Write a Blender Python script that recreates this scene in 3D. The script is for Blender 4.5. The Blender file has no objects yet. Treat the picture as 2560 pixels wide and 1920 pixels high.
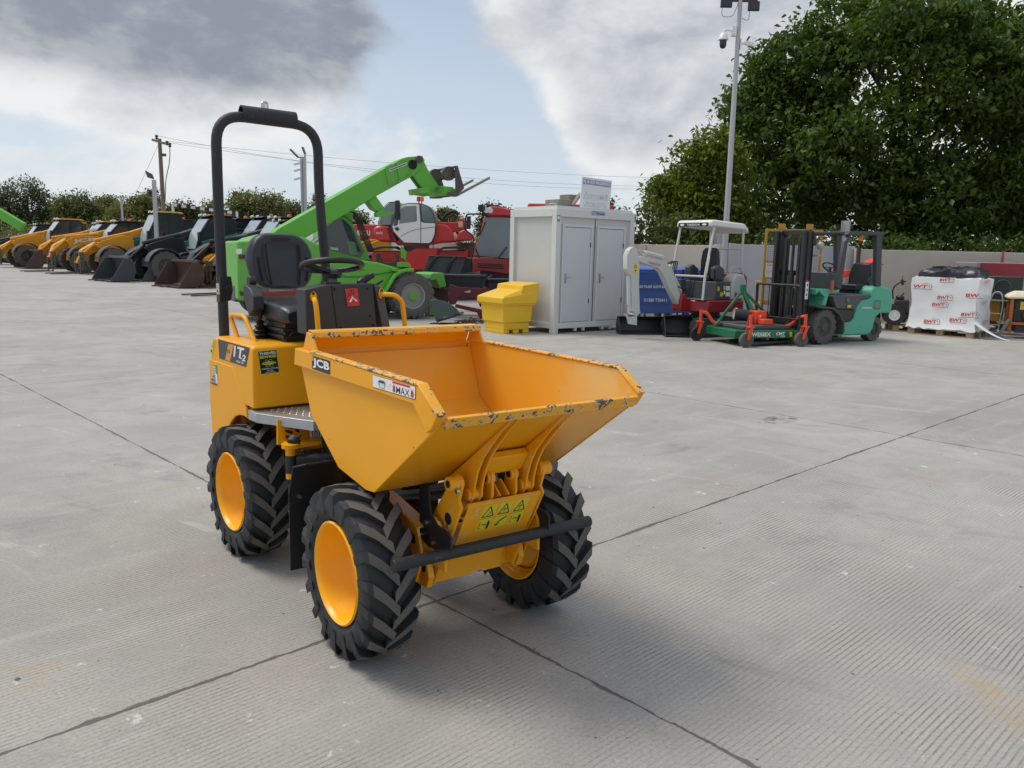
import bpy, bmesh, math, random
from mathutils import Vector as V, Matrix as MX
PI = math.pi
rad = math.radians
rnd = random.Random(11)
SC = bpy.context.scene
COL = SC.collection

# ---------------------------------------------------------------- camera model
PITCH, ROLL, FOC, EYE = rad(9.2124), rad(-1.25744), 2016.66, 1.6
_F = V((0, math.cos(PITCH), -math.sin(PITCH)))
_U = V((0, math.sin(PITCH), math.cos(PITCH)))
_R = V((1, 0, 0))
CR = math.cos(ROLL) * _R - math.sin(ROLL) * _U
CU = math.sin(ROLL) * _R + math.cos(ROLL) * _U
CF = _F
EYEP = V((0, 0, EYE))


def ray(x, y):
    return (x - 1280) / FOC * CR - (y - 960) / FOC * CU + CF


def ground(x, y, z=0.0):
    d = ray(x, y)
    return EYEP + d * ((z - EYE) / d.z)


def at_depth(x, y, dist):
    d = ray(x, y)
    return EYEP + d * (dist / d.y)


class Fr:
    """a local frame standing on the ground: x along the heading, y to its left"""

    def __init__(s, o, ang):
        s.o = V((o[0], o[1], 0.0))
        s.a = ang
        s.fx = V((math.cos(ang), math.sin(ang), 0))
        s.lx = V((-math.sin(ang), math.cos(ang), 0))

    def loc(s, w):
        d = w - s.o
        return V((d.dot(s.fx), d.dot(s.lx), w.z))

    def s(s, x, y, Y=0.0):
        d = ray(x, y)
        t = ((s.o + s.lx * Y) - EYEP).dot(s.lx) / d.dot(s.lx)
        return s.loc(EYEP + d * t)

    def q(s, x, y, X=0.0):
        d = ray(x, y)
        t = ((s.o + s.fx * X) - EYEP).dot(s.fx) / d.dot(s.fx)
        return s.loc(EYEP + d * t)

    def t(s, x, y, z=0.0):
        return s.loc(ground(x, y, z))

    def sub(s, x, y, da):
        return Fr(s.o + s.fx * x + s.lx * y, s.a + da)


# ---------------------------------------------------------------- materials
MATS = {}


def mat(name, col, rough=0.5, metal=0.0, var=0.12, scale=5.0, dirt=None, bump=0.0, spec=0.5, trans=0.0, alpha=1.0, coat=0.0):
    """principled surface with mottled colour; dirt = (colour, amount 0..1, scale)"""
    if name in MATS:
        return MATS[name]
    m = bpy.data.materials.new(name)
    m.use_nodes = True
    nt = m.node_tree
    N, L = nt.nodes, nt.links
    b = N['Principled BSDF']
    b.inputs['Roughness'].default_value = rough
    b.inputs['Metallic'].default_value = metal
    b.inputs['Specular IOR Level'].default_value = spec
    b.inputs['Coat Weight'].default_value = coat
    b.inputs['Coat Roughness'].default_value = 0.15
    if trans:
        b.inputs['Transmission Weight'].default_value = trans
        b.inputs['IOR'].default_value = 1.1
    b.inputs['Alpha'].default_value = alpha
    tc = N.new('ShaderNodeTexCoord')
    nz = N.new('ShaderNodeTexNoise')
    nz.inputs['Scale'].default_value = scale
    nz.inputs['Detail'].default_value = 6
    nz.inputs['Roughness'].default_value = 0.65
    L.new(tc.outputs['Object'], nz.inputs['Vector'])
    mx = N.new('ShaderNodeMix')
    mx.data_type = 'RGBA'
    c = V(col)
    mx.inputs[6].default_value = (*(c * (1 - var)), 1)
    mx.inputs[7].default_value = (*(c * (1 + var)), 1)
    L.new(nz.outputs['Fac'], mx.inputs[0])
    out = mx.outputs[2]
    if dirt:
        n2 = N.new('ShaderNodeTexNoise')
        n2.inputs['Scale'].default_value = dirt[2]
        n2.inputs['Detail'].default_value = 9
        n2.inputs['Roughness'].default_value = 0.7
        L.new(tc.outputs['Object'], n2.inputs['Vector'])
        mr = N.new('ShaderNodeMapRange')
        th = 0.72 - 0.5 * dirt[1]
        mr.inputs[1].default_value = th
        mr.inputs[2].default_value = th + 0.14
        L.new(n2.outputs['Fac'], mr.inputs[0])
        m2 = N.new('ShaderNodeMix')
        m2.data_type = 'RGBA'
        L.new(mr.outputs[0], m2.inputs[0])
        L.new(out, m2.inputs[6])
        m2.inputs[7].default_value = (*dirt[0], 1)
        out = m2.outputs[2]
    L.new(out, b.inputs['Base Color'])
    rr = N.new('ShaderNodeMapRange')
    rr.inputs[3].default_value = max(0.03, rough - 0.1)
    rr.inputs[4].default_value = min(1, rough + 0.12)
    L.new(nz.outputs['Fac'], rr.inputs[0])
    L.new(rr.outputs[0], b.inputs['Roughness'])
    if bump:
        bp = N.new('ShaderNodeBump')
        bp.inputs['Strength'].default_value = bump
        bp.inputs['Distance'].default_value = 0.01
        n3 = N.new('ShaderNodeTexNoise')
        n3.inputs['Scale'].default_value = scale * 9
        n3.inputs['Detail'].default_value = 4
        L.new(tc.outputs['Object'], n3.inputs['Vector'])
        L.new(n3.outputs['Fac'], bp.inputs['Height'])
        L.new(bp.outputs[0], b.inputs['Normal'])
    MATS[name] = m
    return m


# ---------------------------------------------------------------- mesh builder
class B:
    DM = None  # shared shape matrix for the thing being built

    def __init__(s):
        s.v, s.f, s.fm, s.mi = [], [], [], 0
        s.M = None

    def vert(s, p):
        p = V(p)
        s.v.append(s.M @ p if s.M else p)
        return len(s.v) - 1

    def face(s, idx):
        s.f.append(tuple(idx))
        s.fm.append(s.mi)

    def poly(s, pts):
        s.face([s.vert(p) for p in pts])

    def box(s, x0, x1, y0, y1, z0, z1):
        i = [s.vert((x, y, z)) for z in (z0, z1) for y in (y0, y1) for x in (x0, x1)]
        for q in ((0, 2, 3, 1), (4, 5, 7, 6), (0, 1, 5, 4), (2, 6, 7, 3), (0, 4, 6, 2), (1, 3, 7, 5)):
            s.face([i[k] for k in q])
        return s

    def obox(s, a, b, w, h, up=(0, 0, 1)):
        """a square bar from a to b, w wide and h high"""
        a, b, up = V(a), V(b), V(up)
        d = (b - a).normalized()
        if abs(d.dot(up)) > 0.99:
            up = V((1, 0, 0))
        sd = d.cross(up).normalized()
        u = sd.cross(d)
        i = [s.vert(p + sd * w / 2 * i_ + u * h / 2 * j_) for p in (a, b) for i_, j_ in ((-1, -1), (1, -1), (1, 1), (-1, 1))]
        for q in ((3, 2, 1, 0), (4, 5, 6, 7), (0, 1, 5, 4), (1, 2, 6, 5), (2, 3, 7, 6), (3, 0, 4, 7)):
            s.face([i[k] for k in q])
        return s

    def prism(s, pts, a, b, ax='y'):
        """a flat outline pushed from a to b along an axis; 3-D points lose that axis"""
        k = 'xyz'.index(ax)
        P2 = []
        for p in pts:
            if len(p) == 3:
                p = [p[i] for i in range(3) if i != k]
            P2.append(p)

        def mk(p, c):
            p = list(p)
            p.insert(k, c)
            return p
        n = len(P2)
        A = [s.vert(mk(p, a)) for p in P2]
        Bq = [s.vert(mk(p, b)) for p in P2]
        s.face(A)
        s.face(Bq[::-1])
        for i in range(n):
            j = (i + 1) % n
            s.face((A[j], A[i], Bq[i], Bq[j]))
        return s

    def plate(s, pts, t):
        """a flat 3-D outline given thickness t along its normal"""
        pts = [V(p) for p in pts]
        n = V((0, 0, 0))
        for i in range(len(pts)):
            n += pts[i].cross(pts[(i + 1) % len(pts)])
        n.normalize()
        A = [s.vert(p) for p in pts]
        Bq = [s.vert(p + n * t) for p in pts]
        s.face(A[::-1])
        s.face(Bq)
        for i in range(len(pts)):
            j = (i + 1) % len(pts)
            s.face((A[i], A[j], Bq[j], Bq[i]))
        return s

    def strip(s, pts, t, a, b, ax='y'):
        """a folded sheet: an open polyline of thickness t pushed from a to b"""
        pts = [V((p[0], p[1])) if len(p) == 2 else V((p[0], p[2])) for p in pts]
        off = []
        for i, p in enumerate(pts):
            d0 = (pts[i] - pts[i - 1]).normalized() if i else None
            d1 = (pts[i + 1] - pts[i]).normalized() if i < len(pts) - 1 else None
            d0 = d0 or d1
            d1 = d1 or d0
            n0, n1 = V((-d0.y, d0.x)), V((-d1.y, d1.x))
            n = (n0 + n1).normalized()
            off.append(p + n * t / max(0.4, n.dot(n0)))
        return s.prism(list(pts) + off[::-1], a, b, ax)

    def cyl(s, a, b, r, r2=None, n=14, cap=True):
        a, b = V(a), V(b)
        r2 = r if r2 is None else r2
        d = (b - a).normalized()
        u = d.orthogonal().normalized()
        w = d.cross(u)
        A, C = [], []
        for i in range(n):
            t = 2 * PI * i / n
            e = u * math.cos(t) + w * math.sin(t)
            A.append(s.vert(a + e * r))
            C.append(s.vert(b + e * r2))
        for i in range(n):
            j = (i + 1) % n
            s.face((A[i], A[j], C[j], C[i]))
        if cap:
            s.face(A[::-1])
            s.face(C)
        return s

    def tube(s, pts, r, n=8, closed=False):
        pts = [V(p) for p in pts]
        m = len(pts)
        rings = []
        u = None
        for i, p in enumerate(pts):
            a = pts[i - 1] if (i or closed) else p
            b = pts[(i + 1) % m] if (i < m - 1 or closed) else p
            d = (b - a).normalized()
            if u is None:
                u = d.orthogonal().normalized()
            u = (u - d * u.dot(d)).normalized()
            w = d.cross(u)
            rr = r[i] if isinstance(r, (list, tuple)) else r
            rings.append([s.vert(p + (u * math.cos(2 * PI * k / n) + w * math.sin(2 * PI * k / n)) * rr) for k in range(n)])
        for i in range(m if closed else m - 1):
            A, C = rings[i], rings[(i + 1) % m]
            for k in range(n):
                j = (k + 1) % n
                s.face((A[k], A[j], C[j], C[k]))
        if not closed:
            s.face(rings[0][::-1])
            s.face(rings[-1])
        return s

    def lathe(s, prof, o=(0, 0, 0), ax='y', n=24, closed=False):
        """prof: (radius, offset along axis)"""
        o = V(o)
        A = {'x': V((1, 0, 0)), 'y': V((0, 1, 0)), 'z': V((0, 0, 1))}[ax]
        e1 = {'x': V((0, 1, 0)), 'y': V((0, 0, 1)), 'z': V((1, 0, 0))}[ax]
        e2 = A.cross(e1)
        rings = []
        for r, h in prof:
            if r < 1e-6:
                rings.append([s.vert(o + A * h)])
            else:
                rings.append([s.vert(o + A * h + (e1 * math.cos(2 * PI * k / n) + e2 * math.sin(2 * PI * k / n)) * r) for k in range(n)])
        seq = list(zip(rings, rings[1:])) + ([(rings[-1], rings[0])] if closed else [])
        for P, Q in seq:
            for k in range(n):
                j = (k + 1) % n
                if len(P) == 1 and len(Q) == 1:
                    continue
                if len(P) == 1:
                    s.face((P[0], Q[j], Q[k]))
                elif len(Q) == 1:
                    s.face((P[k], P[j], Q[0]))
                else:
                    s.face((P[k], P[j], Q[j], Q[k]))
        return s

    def loft(s, secs, cap=True):
        rings = [[s.vert(p) for p in sec] for sec in secs]
        n = len(rings[0])
        for P, Q in zip(rings, rings[1:]):
            for k in range(n):
                j = (k + 1) % n
                s.face((P[k], P[j], Q[j], Q[k]))
        if cap:
            s.face(rings[0][::-1])
            s.face(rings[-1])
        return s

    def sph(s, c, rx, ry=None, rz=None, n=12):
        ry = ry or rx
        rz = rz or rx
        c = V(c)
        m = max(4, n // 2)
        rings = []
        for i in range(m + 1):
            t = PI * i / m
            if i in (0, m):
                rings.append([s.vert(c + V((0, 0, rz * math.cos(t))))])
            else:
                rings.append([s.vert(c + V((rx * math.sin(t) * math.cos(2 * PI * k / n), ry * math.sin(t) * math.sin(2 * PI * k / n), rz * math.cos(t)))) for k in range(n)])
        for P, Q in zip(rings, rings[1:]):
            for k in range(n):
                j = (k + 1) % n
                if len(P) == 1:
                    s.face((P[0], Q[k], Q[j]))
                elif len(Q) == 1:
                    s.face((P[k], Q[0], P[j]))
                else:
                    s.face((P[k], Q[k], Q[j], P[j]))
        return s

    def done(s, name, mats, parent=None, bev=0.0, M=None, smooth=38, fix=True, seg=2):
        M = M or B.DM
        me = bpy.data.meshes.new(name)
        me.from_pydata([tuple(M @ p) if M else tuple(p) for p in s.v], [], s.f)
        mats = mats if isinstance(mats, (list, tuple)) else [mats]
        for m in mats:
            me.materials.append(m)
        if len(mats) > 1:
            me.polygons.foreach_set('material_index', s.fm)
        if fix:
            bm = bmesh.new()
            bm.from_mesh(me)
            bmesh.ops.recalc_face_normals(bm, faces=bm.faces)
            bm.to_mesh(me)
            bm.free()
        if smooth:
            me.shade_smooth()
            me.set_sharp_from_angle(angle=rad(smooth))
        ob = bpy.data.objects.new(name, me)
        COL.objects.link(ob)
        if parent:
            ob.parent = parent
        if bev:
            md = ob.modifiers.new('bevel', 'BEVEL')
            md.width = bev
            md.segments = seg
            md.limit_method = 'ANGLE'
            md.angle_limit = rad(32)
        return ob


def fillet(pts, r, k=4, closed=False):
    """round the corners of a polyline"""
    pts = [V(p) for p in pts]
    out = []
    n = len(pts)
    for i, p in enumerate(pts):
        if not closed and i in (0, n - 1):
            out.append(p)
            continue
        a, b = pts[i - 1], pts[(i + 1) % n]
        da, db = a - p, b - p
        rr = min(r, da.length * 0.49, db.length * 0.49)
        A, C = p + da.normalized() * rr, p + db.normalized() * rr
        for j in range(k + 1):
            t = j / k
            out.append(A * (1 - t) ** 2 + p * 2 * t * (1 - t) + C * t * t)
    return out


# ---------------------------------------------------------------- naming
def tag(o, label=None, cat=None, group=None, kind=None):
    if label:
        o['label'] = label
    if cat:
        o['category'] = cat
    if group:
        o['group'] = group
    if kind:
        o['kind'] = kind
    return o


def thing(name, label, cat, fr=None, group=None, loc=None, rz=0.0):
    o = bpy.data.objects.new(name, None)
    o.empty_display_size = 0.2
    COL.objects.link(o)
    if fr is not None:
        loc, rz = fr.o, fr.a
    o.location = loc or (0, 0, 0)
    o.rotation_euler = (0, 0, rz)
    return tag(o, label, cat, group)


def copy_tree(o, parent=None):
    c = o.copy()
    COL.objects.link(c)
    c.parent = parent
    for ch in list(o.children):
        copy_tree(ch, c)
    return c


# ---------------------------------------------------------------- lettering and stickers
_TX = {}


def glyphs(txt, bold=0.0, space=1.0):
    key = (txt, bold, space)
    if key not in _TX:
        cu = bpy.data.curves.new('lettering', 'FONT')
        cu.body = txt
        cu.offset = bold
        cu.space_character = space
        cu.resolution_u = 3
        ob = bpy.data.objects.new('lettering', cu)
        COL.objects.link(ob)
        dg = bpy.context.evaluated_depsgraph_get()
        me = bpy.data.meshes.new_from_object(ob.evaluated_get(dg))
        vs = [(v.co.x, v.co.y) for v in me.vertices]
        fs = [tuple(p.vertices) for p in me.polygons]
        bpy.data.objects.remove(ob)
        bpy.data.curves.remove(cu)
        x0, x1 = min(v[0] for v in vs), max(v[0] for v in vs)
        y0, y1 = min(v[1] for v in vs), max(v[1] for v in vs)
        _TX[key] = ([((v[0] - x0) / (x1 - x0), (v[1] - y0) / (y1 - y0)) for v in vs], fs)
        bpy.data.meshes.remove(me)
    return _TX[key]


class Sticker:
    """flat printed sheet on a quad (top-left, top-right, bottom-right, bottom-left)"""

    def __init__(s, quad, bg=None, off=0.0008, M=None):
        s.q = [V(p) for p in quad]
        tl, tr, br, bl = s.q
        s.n = -((tr - tl).cross(bl - tl)).normalized()
        s.b = B()
        s.mats = []
        s.o = off
        s.step = off
        s.M = M
        if bg:
            s.shape([(0, 0), (1, 0), (1, 1), (0, 1)], bg)

    def P(s, u, v):
        tl, tr, br, bl = s.q
        return (tl * (1 - u) + tr * u) * (1 - v) + (bl * (1 - u) + br * u) * v + s.n * s.o

    def use(s, m):
        if m not in s.mats:
            s.mats.append(m)
        s.b.mi = s.mats.index(m)

    def shape(s, uv, m):
        s.use(m)
        s.b.poly([s.P(u, v) for u, v in uv])
        s.o += s.step * 0.5
        return s

    def oval(s, cu, cv, ru, rv, m, n=20):
        return s.shape([(cu + ru * math.cos(2 * PI * k / n), cv + rv * math.sin(2 * PI * k / n)) for k in range(n)], m)

    def line(s, pts, w, m, asp=1.0):
        """thin stroke in uv; w is its width in v units"""
        s.use(m)
        for (u0, v0), (u1, v1) in zip(pts, pts[1:]):
            du, dv = (u1 - u0) * asp, v1 - v0
            L = math.hypot(du, dv) or 1
            nu, nv = -dv / L * w / 2 / asp, du / L * w / 2
            s.b.poly([s.P(u0 + nu, v0 + nv), s.P(u1 + nu, v1 + nv), s.P(u1 - nu, v1 - nv), s.P(u0 - nu, v0 - nv)])
        s.o += s.step * 0.3
        return s

    def text(s, t, u0, v0, u1, v1, m, bold=0.02, slant=0.0):
        s.use(m)
        vs, fs = glyphs(t, bold)
        ids = [s.b.vert(s.P(u0 + (u1 - u0) * (x + slant * y), v1 + (v0 - v1) * y)) for x, y in vs]
        for f in fs:
            s.b.face([ids[i] for i in f])
        s.o += s.step * 0.5
        return s

    def done(s, name, parent):
        return s.b.done(name, s.mats, parent, M=s.M, smooth=0, fix=False)
# ---------------------------------------------------------------- camera
cam = bpy.data.cameras.new('camera')
camo = bpy.data.objects.new('camera', cam)
COL.objects.link(camo)
cam.sensor_width = 36
cam.lens = FOC / 2560 * 36
cam.clip_start = 0.05
cam.clip_end = 4000
mw = MX((CR, CU, -CF)).transposed().to_4x4()
mw.translation = EYEP
camo.matrix_world = mw
SC.camera = camo
SC.view_settings.view_transform = 'Standard'
SC.view_settings.look = 'None'
SC.view_settings.exposure = 0.44
SC.view_settings.gamma = 1.0
SC.cycles.max_bounces = 6
SC.cycles.transparent_max_bounces = 12

# ---------------------------------------------------------------- node shorthand


class NT:
    def __init__(s, tree):
        s.t, s.N, s.L = tree, tree.nodes, tree.links

    def put(s, sock, v):
        if hasattr(v, 'is_output'):
            s.L.new(v, sock)
        else:
            sock.default_value = v

    def m(s, op, a, b=0.0, c=0.0, clamp=False):
        n = s.N.new('ShaderNodeMath')
        n.operation = op
        n.use_clamp = clamp
        for k, v in enumerate((a, b, c)):
            s.put(n.inputs[k], v)
        return n.outputs[0]

    def vm(s, op, a, b=(0, 0, 0), out=0):
        n = s.N.new('ShaderNodeVectorMath')
        n.operation = op
        s.put(n.inputs[0], a)
        s.put(n.inputs[1], b)
        return n.outputs['Value'] if op in ('DOT_PRODUCT', 'LENGTH', 'DISTANCE') else n.outputs[0]

    def noise(s, vec, scale, detail=5, rough=0.6, dist=0.0, w=None):
        n = s.N.new('ShaderNodeTexNoise')
        n.inputs['Scale'].default_value = scale
        n.inputs['Detail'].default_value = detail
        n.inputs['Roughness'].default_value = rough
        n.inputs['Distortion'].default_value = dist
        s.L.new(vec, n.inputs['Vector'])
        return n.outputs['Fac']

    def ss(s, v, a, b, lo=0.0, hi=1.0):
        n = s.N.new('ShaderNodeMapRange')
        n.interpolation_type = 'SMOOTHSTEP'
        s.put(n.inputs[0], v)
        for k, x in enumerate((a, b, lo, hi)):
            n.inputs[k + 1].default_value = x
        return n.outputs[0]

    def mix(s, f, a, b, mode='MIX'):
        n = s.N.new('ShaderNodeMix')
        n.data_type = 'RGBA'
        n.blend_type = mode
        s.put(n.inputs[0], f)
        for k, v in ((6, a), (7, b)):
            s.put(n.inputs[k], (*v, 1) if isinstance(v, tuple) and len(v) == 3 else v)
        return n.outputs[2]

    def comb(s, x, y, z):
        n = s.N.new('ShaderNodeCombineXYZ')
        for k, v in enumerate((x, y, z)):
            s.put(n.inputs[k], v)
        return n.outputs[0]

    def sep(s, v):
        n = s.N.new('ShaderNodeSeparateXYZ')
        s.L.new(v, n.inputs[0])
        return n.outputs


# ---------------------------------------------------------------- sky and sun
SUN = V((-0.48, 0.16, 0.86)).normalized()
w = bpy.data.worlds.new('World')
SC.world = w
w.use_nodes = True
w.node_tree.nodes.clear()
n = NT(w.node_tree)
out = n.N.new('ShaderNodeOutputWorld')
sky = n.N.new('ShaderNodeTexSky')
sky.sky_type = 'NISHITA'
sky.sun_disc = False
sky.sun_elevation = math.asin(SUN.z)
sky.sun_rotation = math.atan2(SUN.x, SUN.y)
sky.dust_density = 2.0
sky.ozone_density = 1.0
bg1 = n.N.new('ShaderNodeBackground')
bg1.inputs[1].default_value = 0.088
tc = n.N.new('ShaderNodeTexCoord')
d = tc.outputs['Generated']
sx, sy, sz = n.sep(d)
lowmix = n.ss(sz, -0.02, 0.40, 0.80, 0.30)
skyc = n.mix(lowmix, sky.outputs[0], (5.9, 6.6, 7.4))
n.L.new(skyc, bg1.inputs[0])
uv = n.comb(sx, sy, n.m('MULTIPLY', sz, 1.75))
warp = n.vm('MULTIPLY', n.vm('SUBTRACT', uv, (0.5, 0.5, 0.5)), (1.0, 1.0, 1.0))
f1 = n.noise(uv, 4.2, 11, 0.57, 0.25)
f2 = n.noise(n.vm('ADD', uv, (3.1, 1.7, 0.4)), 12.0, 9, 0.6, 0.3)
LOFF = V((-0.030, 0.0, 0.052))
g1 = n.noise(n.vm('ADD', uv, tuple(LOFF)), 4.2, 7, 0.57, 0.25)
g2 = n.noise(n.vm('ADD', uv, tuple(V((3.1, 1.7, 0.4)) + LOFF * 0.45)), 12.0, 5, 0.6, 0.3)
field = n.m('ADD', n.m('MULTIPLY', n.m('SUBTRACT', f1, 0.5), 1.55), n.m('MULTIPLY', n.m('SUBTRACT', f2, 0.5), 0.42))
emb = n.m('ADD', n.m('MULTIPLY', n.m('SUBTRACT', f1, g1), 2.6), n.m('MULTIPLY', n.m('SUBTRACT', f2, g2), 1.5))
# the cloud masses as they stood that day, each a patch of sky round a direction (px of the view it was surveyed from, radii, weight)
BLOBS = [((360, 40), (0.40, 0.075), 0.80), ((800, 50), (0.16, 0.06), 0.35), ((1130, 190), (0.17, 0.15), -0.95), ((620, 40), (0.2, 0.06), 0.45), ((1060, 60), (0.14, 0.09), -0.6),
         ((1560, 170), (0.20, 0.10), 0.55), ((1480, 20), (0.26, 0.08), 0.6), ((1330, 40), (0.09, 0.07), 0.4), ((2100, 60), (0.3, 0.15), 0.25),
         ((300, 240), (0.22, 0.025), 0.12), ((1050, 350), (0.30, 0.05), 0.22), ((450, 420), (0.35, 0.09), 0.12), ((700, 320), (0.3, 0.06), 0.22), ((180, 330), (0.2, 0.05), -0.3),
         ((1330, 300), (0.06, 0.1), -0.5), ((1650, 330), (0.26, 0.05), 0.35), ((400, 240), (0.05, 0.02), 0.4), ((240, 280), (0.07, 0.022), 0.35)]
dark = None
for k, (p, (ra, rb), wt) in enumerate(BLOBS):
    c = ray(*p).normalized()
    e1 = V((c.y, -c.x, 0)).normalized()
    e2 = e1.cross(c)
    a = n.m('DIVIDE', n.vm('DOT_PRODUCT', d, tuple(e1)), ra)
    b = n.m('DIVIDE', n.vm('DOT_PRODUCT', d, tuple(e2)), rb)
    fr = n.m('GREATER_THAN', n.vm('DOT_PRODUCT', d, tuple(c)), 0.0)
    g = n.m('POWER', 2.718, n.m('MULTIPLY', n.m('ADD', n.m('MULTIPLY', a, a), n.m('MULTIPLY', b, b)), -1.0))
    g = n.m('MULTIPLY', n.m('MULTIPLY', g, fr), wt)
    field = n.m('ADD', field, g)
    if k in (0, 1, 3):
        dark = g if dark is None else n.m('ADD', dark, g)
mask = n.ss(field, -0.06, 0.26)
thick = n.ss(field, 0.12, 0.85)
shade = n.m('SUBTRACT', n.m('MULTIPLY', thick, 0.62), n.m('MULTIPLY', emb, 0.75), clamp=True)
bg2 = n.N.new('ShaderNodeBackground')
ccol = n.mix(shade, (0.655, 0.66, 0.66), (0.335, 0.36, 0.405))
ccol = n.mix(n.m('MULTIPLY', n.ss(dark, 0.18, 0.75), n.ss(emb, -0.25, 0.35, 1.0, 0.72)), ccol, (0.205, 0.225, 0.265))
ccol = n.mix(n.ss(sz, -0.02, 0.20, 0.62, 0.0), ccol, (0.53, 0.565, 0.585))
up = n.ss(sz, 0.46, 0.85, 1.0, 1.9)  # clouds overhead brightened, added to throw more light on the ground
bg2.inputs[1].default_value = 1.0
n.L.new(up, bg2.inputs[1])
n.L.new(ccol, bg2.inputs[0])
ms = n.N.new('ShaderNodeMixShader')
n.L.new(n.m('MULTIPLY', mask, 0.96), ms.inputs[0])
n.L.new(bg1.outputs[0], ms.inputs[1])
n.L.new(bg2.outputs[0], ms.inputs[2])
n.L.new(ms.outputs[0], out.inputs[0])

sl = bpy.data.lights.new('sun', 'SUN')
sl.energy = 1.5
sl.angle = rad(24)
sl.color = (1.0, 0.95, 0.87)
so = bpy.data.objects.new('sun', sl)
COL.objects.link(so)
so.rotation_euler = SUN.to_track_quat('Z', 'Y').to_euler()

# ---------------------------------------------------------------- ground: one sheet of brushed concrete
GA = rad(43.66)
AX, BX = V((math.cos(GA), math.sin(GA), 0)), V((-math.sin(GA), math.cos(GA), 0))
bA = sum(ground(*p).dot(BX) for p in ((435, 1726), (822, 1594), (1560, 1334), (1944, 1210))) / 4
aB = sum(ground(*p).dot(AX) for p in ((298, 1103), (540, 1221), (1060, 1472), (1530, 1708))) / 4
aC = sum(ground(*p).dot(AX) for p in ((1632, 980), (2003, 1047), (2288, 1095))) / 3
gm = bpy.data.materials.new('brushed concrete')
gm.use_nodes = True
n = NT(gm.node_tree)
bs = n.N['Principled BSDF']
tc = n.N.new('ShaderNodeTexCoord')
P = tc.outputs['Object']
wob = n.m('MULTIPLY', n.m('SUBTRACT', n.noise(P, 9, 4, 0.7), 0.5), 0.035)
a = n.vm('DOT_PRODUCT', P, tuple(AX))
b = n.vm('DOT_PRODUCT', P, tuple(BX))
aw, bw = n.m('ADD', a, wob), n.m('ADD', b, wob)
PER = abs(aC - aB)


def joint(coord, pos, per):
    t = n.m('SUBTRACT', coord, pos - per * 40)
    t = n.m('MODULO', t, per)
    return n.m('MINIMUM', t, n.m('SUBTRACT', per, t))


ja = joint(aw, aB, PER)
jb = joint(bw, bA, 7.6)
jn = n.noise(P, 3.1, 3, 0.6)
wid = n.ss(jn, 0.3, 0.7, 0.003, 0.013)
jd = n.m('MINIMUM', n.m('ADD', ja, 0.002), jb)
jm = n.m('SUBTRACT', 1.0, n.m('DIVIDE', jd, n.m('MULTIPLY', wid, 1.5)), clamp=True)
jm = n.ss(jm, 0.0, 0.5)
big = n.noise(P, 0.45, 7, 0.6, 0.4)
mid = n.noise(P, 2.1, 8, 0.65, 0.6)
st = n.comb(n.m('MULTIPLY', a, 0.5), n.m('MULTIPLY', b, 5.0), 0.0)
streak = n.noise(st, 1.2, 6, 0.65)
fine = n.noise(P, 70, 3, 0.7)
spk = n.noise(P, 150, 2, 0.5)
gw = n.m('ADD', b, n.m('MULTIPLY', n.m('SUBTRACT', n.noise(P, 1.6, 3, 0.5), 0.5), 0.03))
wave = n.m('SINE', n.m('MULTIPLY', gw, 2 * PI / 0.0235))
gk = n.ss(wave, 0.35, 0.98)
worn = n.ss(n.m('ADD', n.m('MULTIPLY', big, 0.6), n.m('MULTIPLY', mid, 0.55)), 0.46, 0.66)
near = n.ss(n.vm('LENGTH', P), 8.0, 18.0, 1.0, 0.25)
gk = n.m('MULTIPLY', n.m('MULTIPLY', gk, n.m('SUBTRACT', 1.0, n.m('MULTIPLY', worn, 0.85))), near)
gk = n.m('MULTIPLY', n.m('MULTIPLY', gk, n.ss(fine, 0.3, 0.6, 0.55, 1.0)), n.ss(n.noise(P, 0.9, 5, 0.65, 0.3), 0.34, 0.62, 0.25, 1.0))
col = n.mix(n.ss(big, 0.3, 0.7), (0.365, 0.345, 0.305), (0.47, 0.447, 0.40))
col = n.mix(n.ss(mid, 0.30, 0.75, 0.0, 0.75), col, (0.30, 0.288, 0.266))
col = n.mix(n.ss(streak, 0.52, 0.75, 0.0, 0.6), col, (0.47, 0.455, 0.42))
col = n.mix(n.ss(fine, 0.42, 0.75, 0.0, 0.55), col, (0.22, 0.215, 0.205))
col = n.mix(n.ss(spk, 0.62, 0.72, 0.0, 0.5), col, (0.60, 0.58, 0.54))
col = n.mix(n.m('MULTIPLY', gk, 0.80), col, (0.14, 0.132, 0.12))
st1 = n.noise(n.vm('ADD', P, (7.3, 2.2, 0)), 1.3, 5, 0.7, 0.5)
col = n.mix(n.ss(st1, 0.62, 0.74, 0.0, 0.5), col, (0.40, 0.30, 0.17))
st2 = n.noise(n.vm('ADD', P, (1.3, 9.2, 0)), 0.9, 7, 0.72, 0.4)
col = n.mix(n.ss(st2, 0.56, 0.72, 0.0, 0.55), col, (0.20, 0.192, 0.178))
st5 = n.noise(n.comb(n.m('ADD', n.m('MULTIPLY', a, 2.2), n.m('MULTIPLY', b, 0.5)), n.m('MULTIPLY', b, 0.35), 3.0), 1.0, 8, 0.7, 0.8)
col = n.mix(n.ss(st5, 0.60, 0.70, 0.0, 0.42), col, (0.17, 0.163, 0.152))
col = n.mix(n.ss(st5, 0.40, 0.30, 0.0, 0.5), col, (0.55, 0.53, 0.485))
st3 = n.noise(n.vm('ADD', P, (4.3, 5.2, 0)), 6.5, 4, 0.7)
col = n.mix(n.ss(st3, 0.655, 0.70, 0.0, 0.75), col, (0.62, 0.61, 0.57))
st4 = n.noise(n.vm('ADD', P, (14.3, 3.2, 0)), 11.0, 3, 0.6)
col = n.mix(n.ss(st4, 0.715, 0.735, 0.0, 0.8), col, (0.07, 0.062, 0.055))
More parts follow.
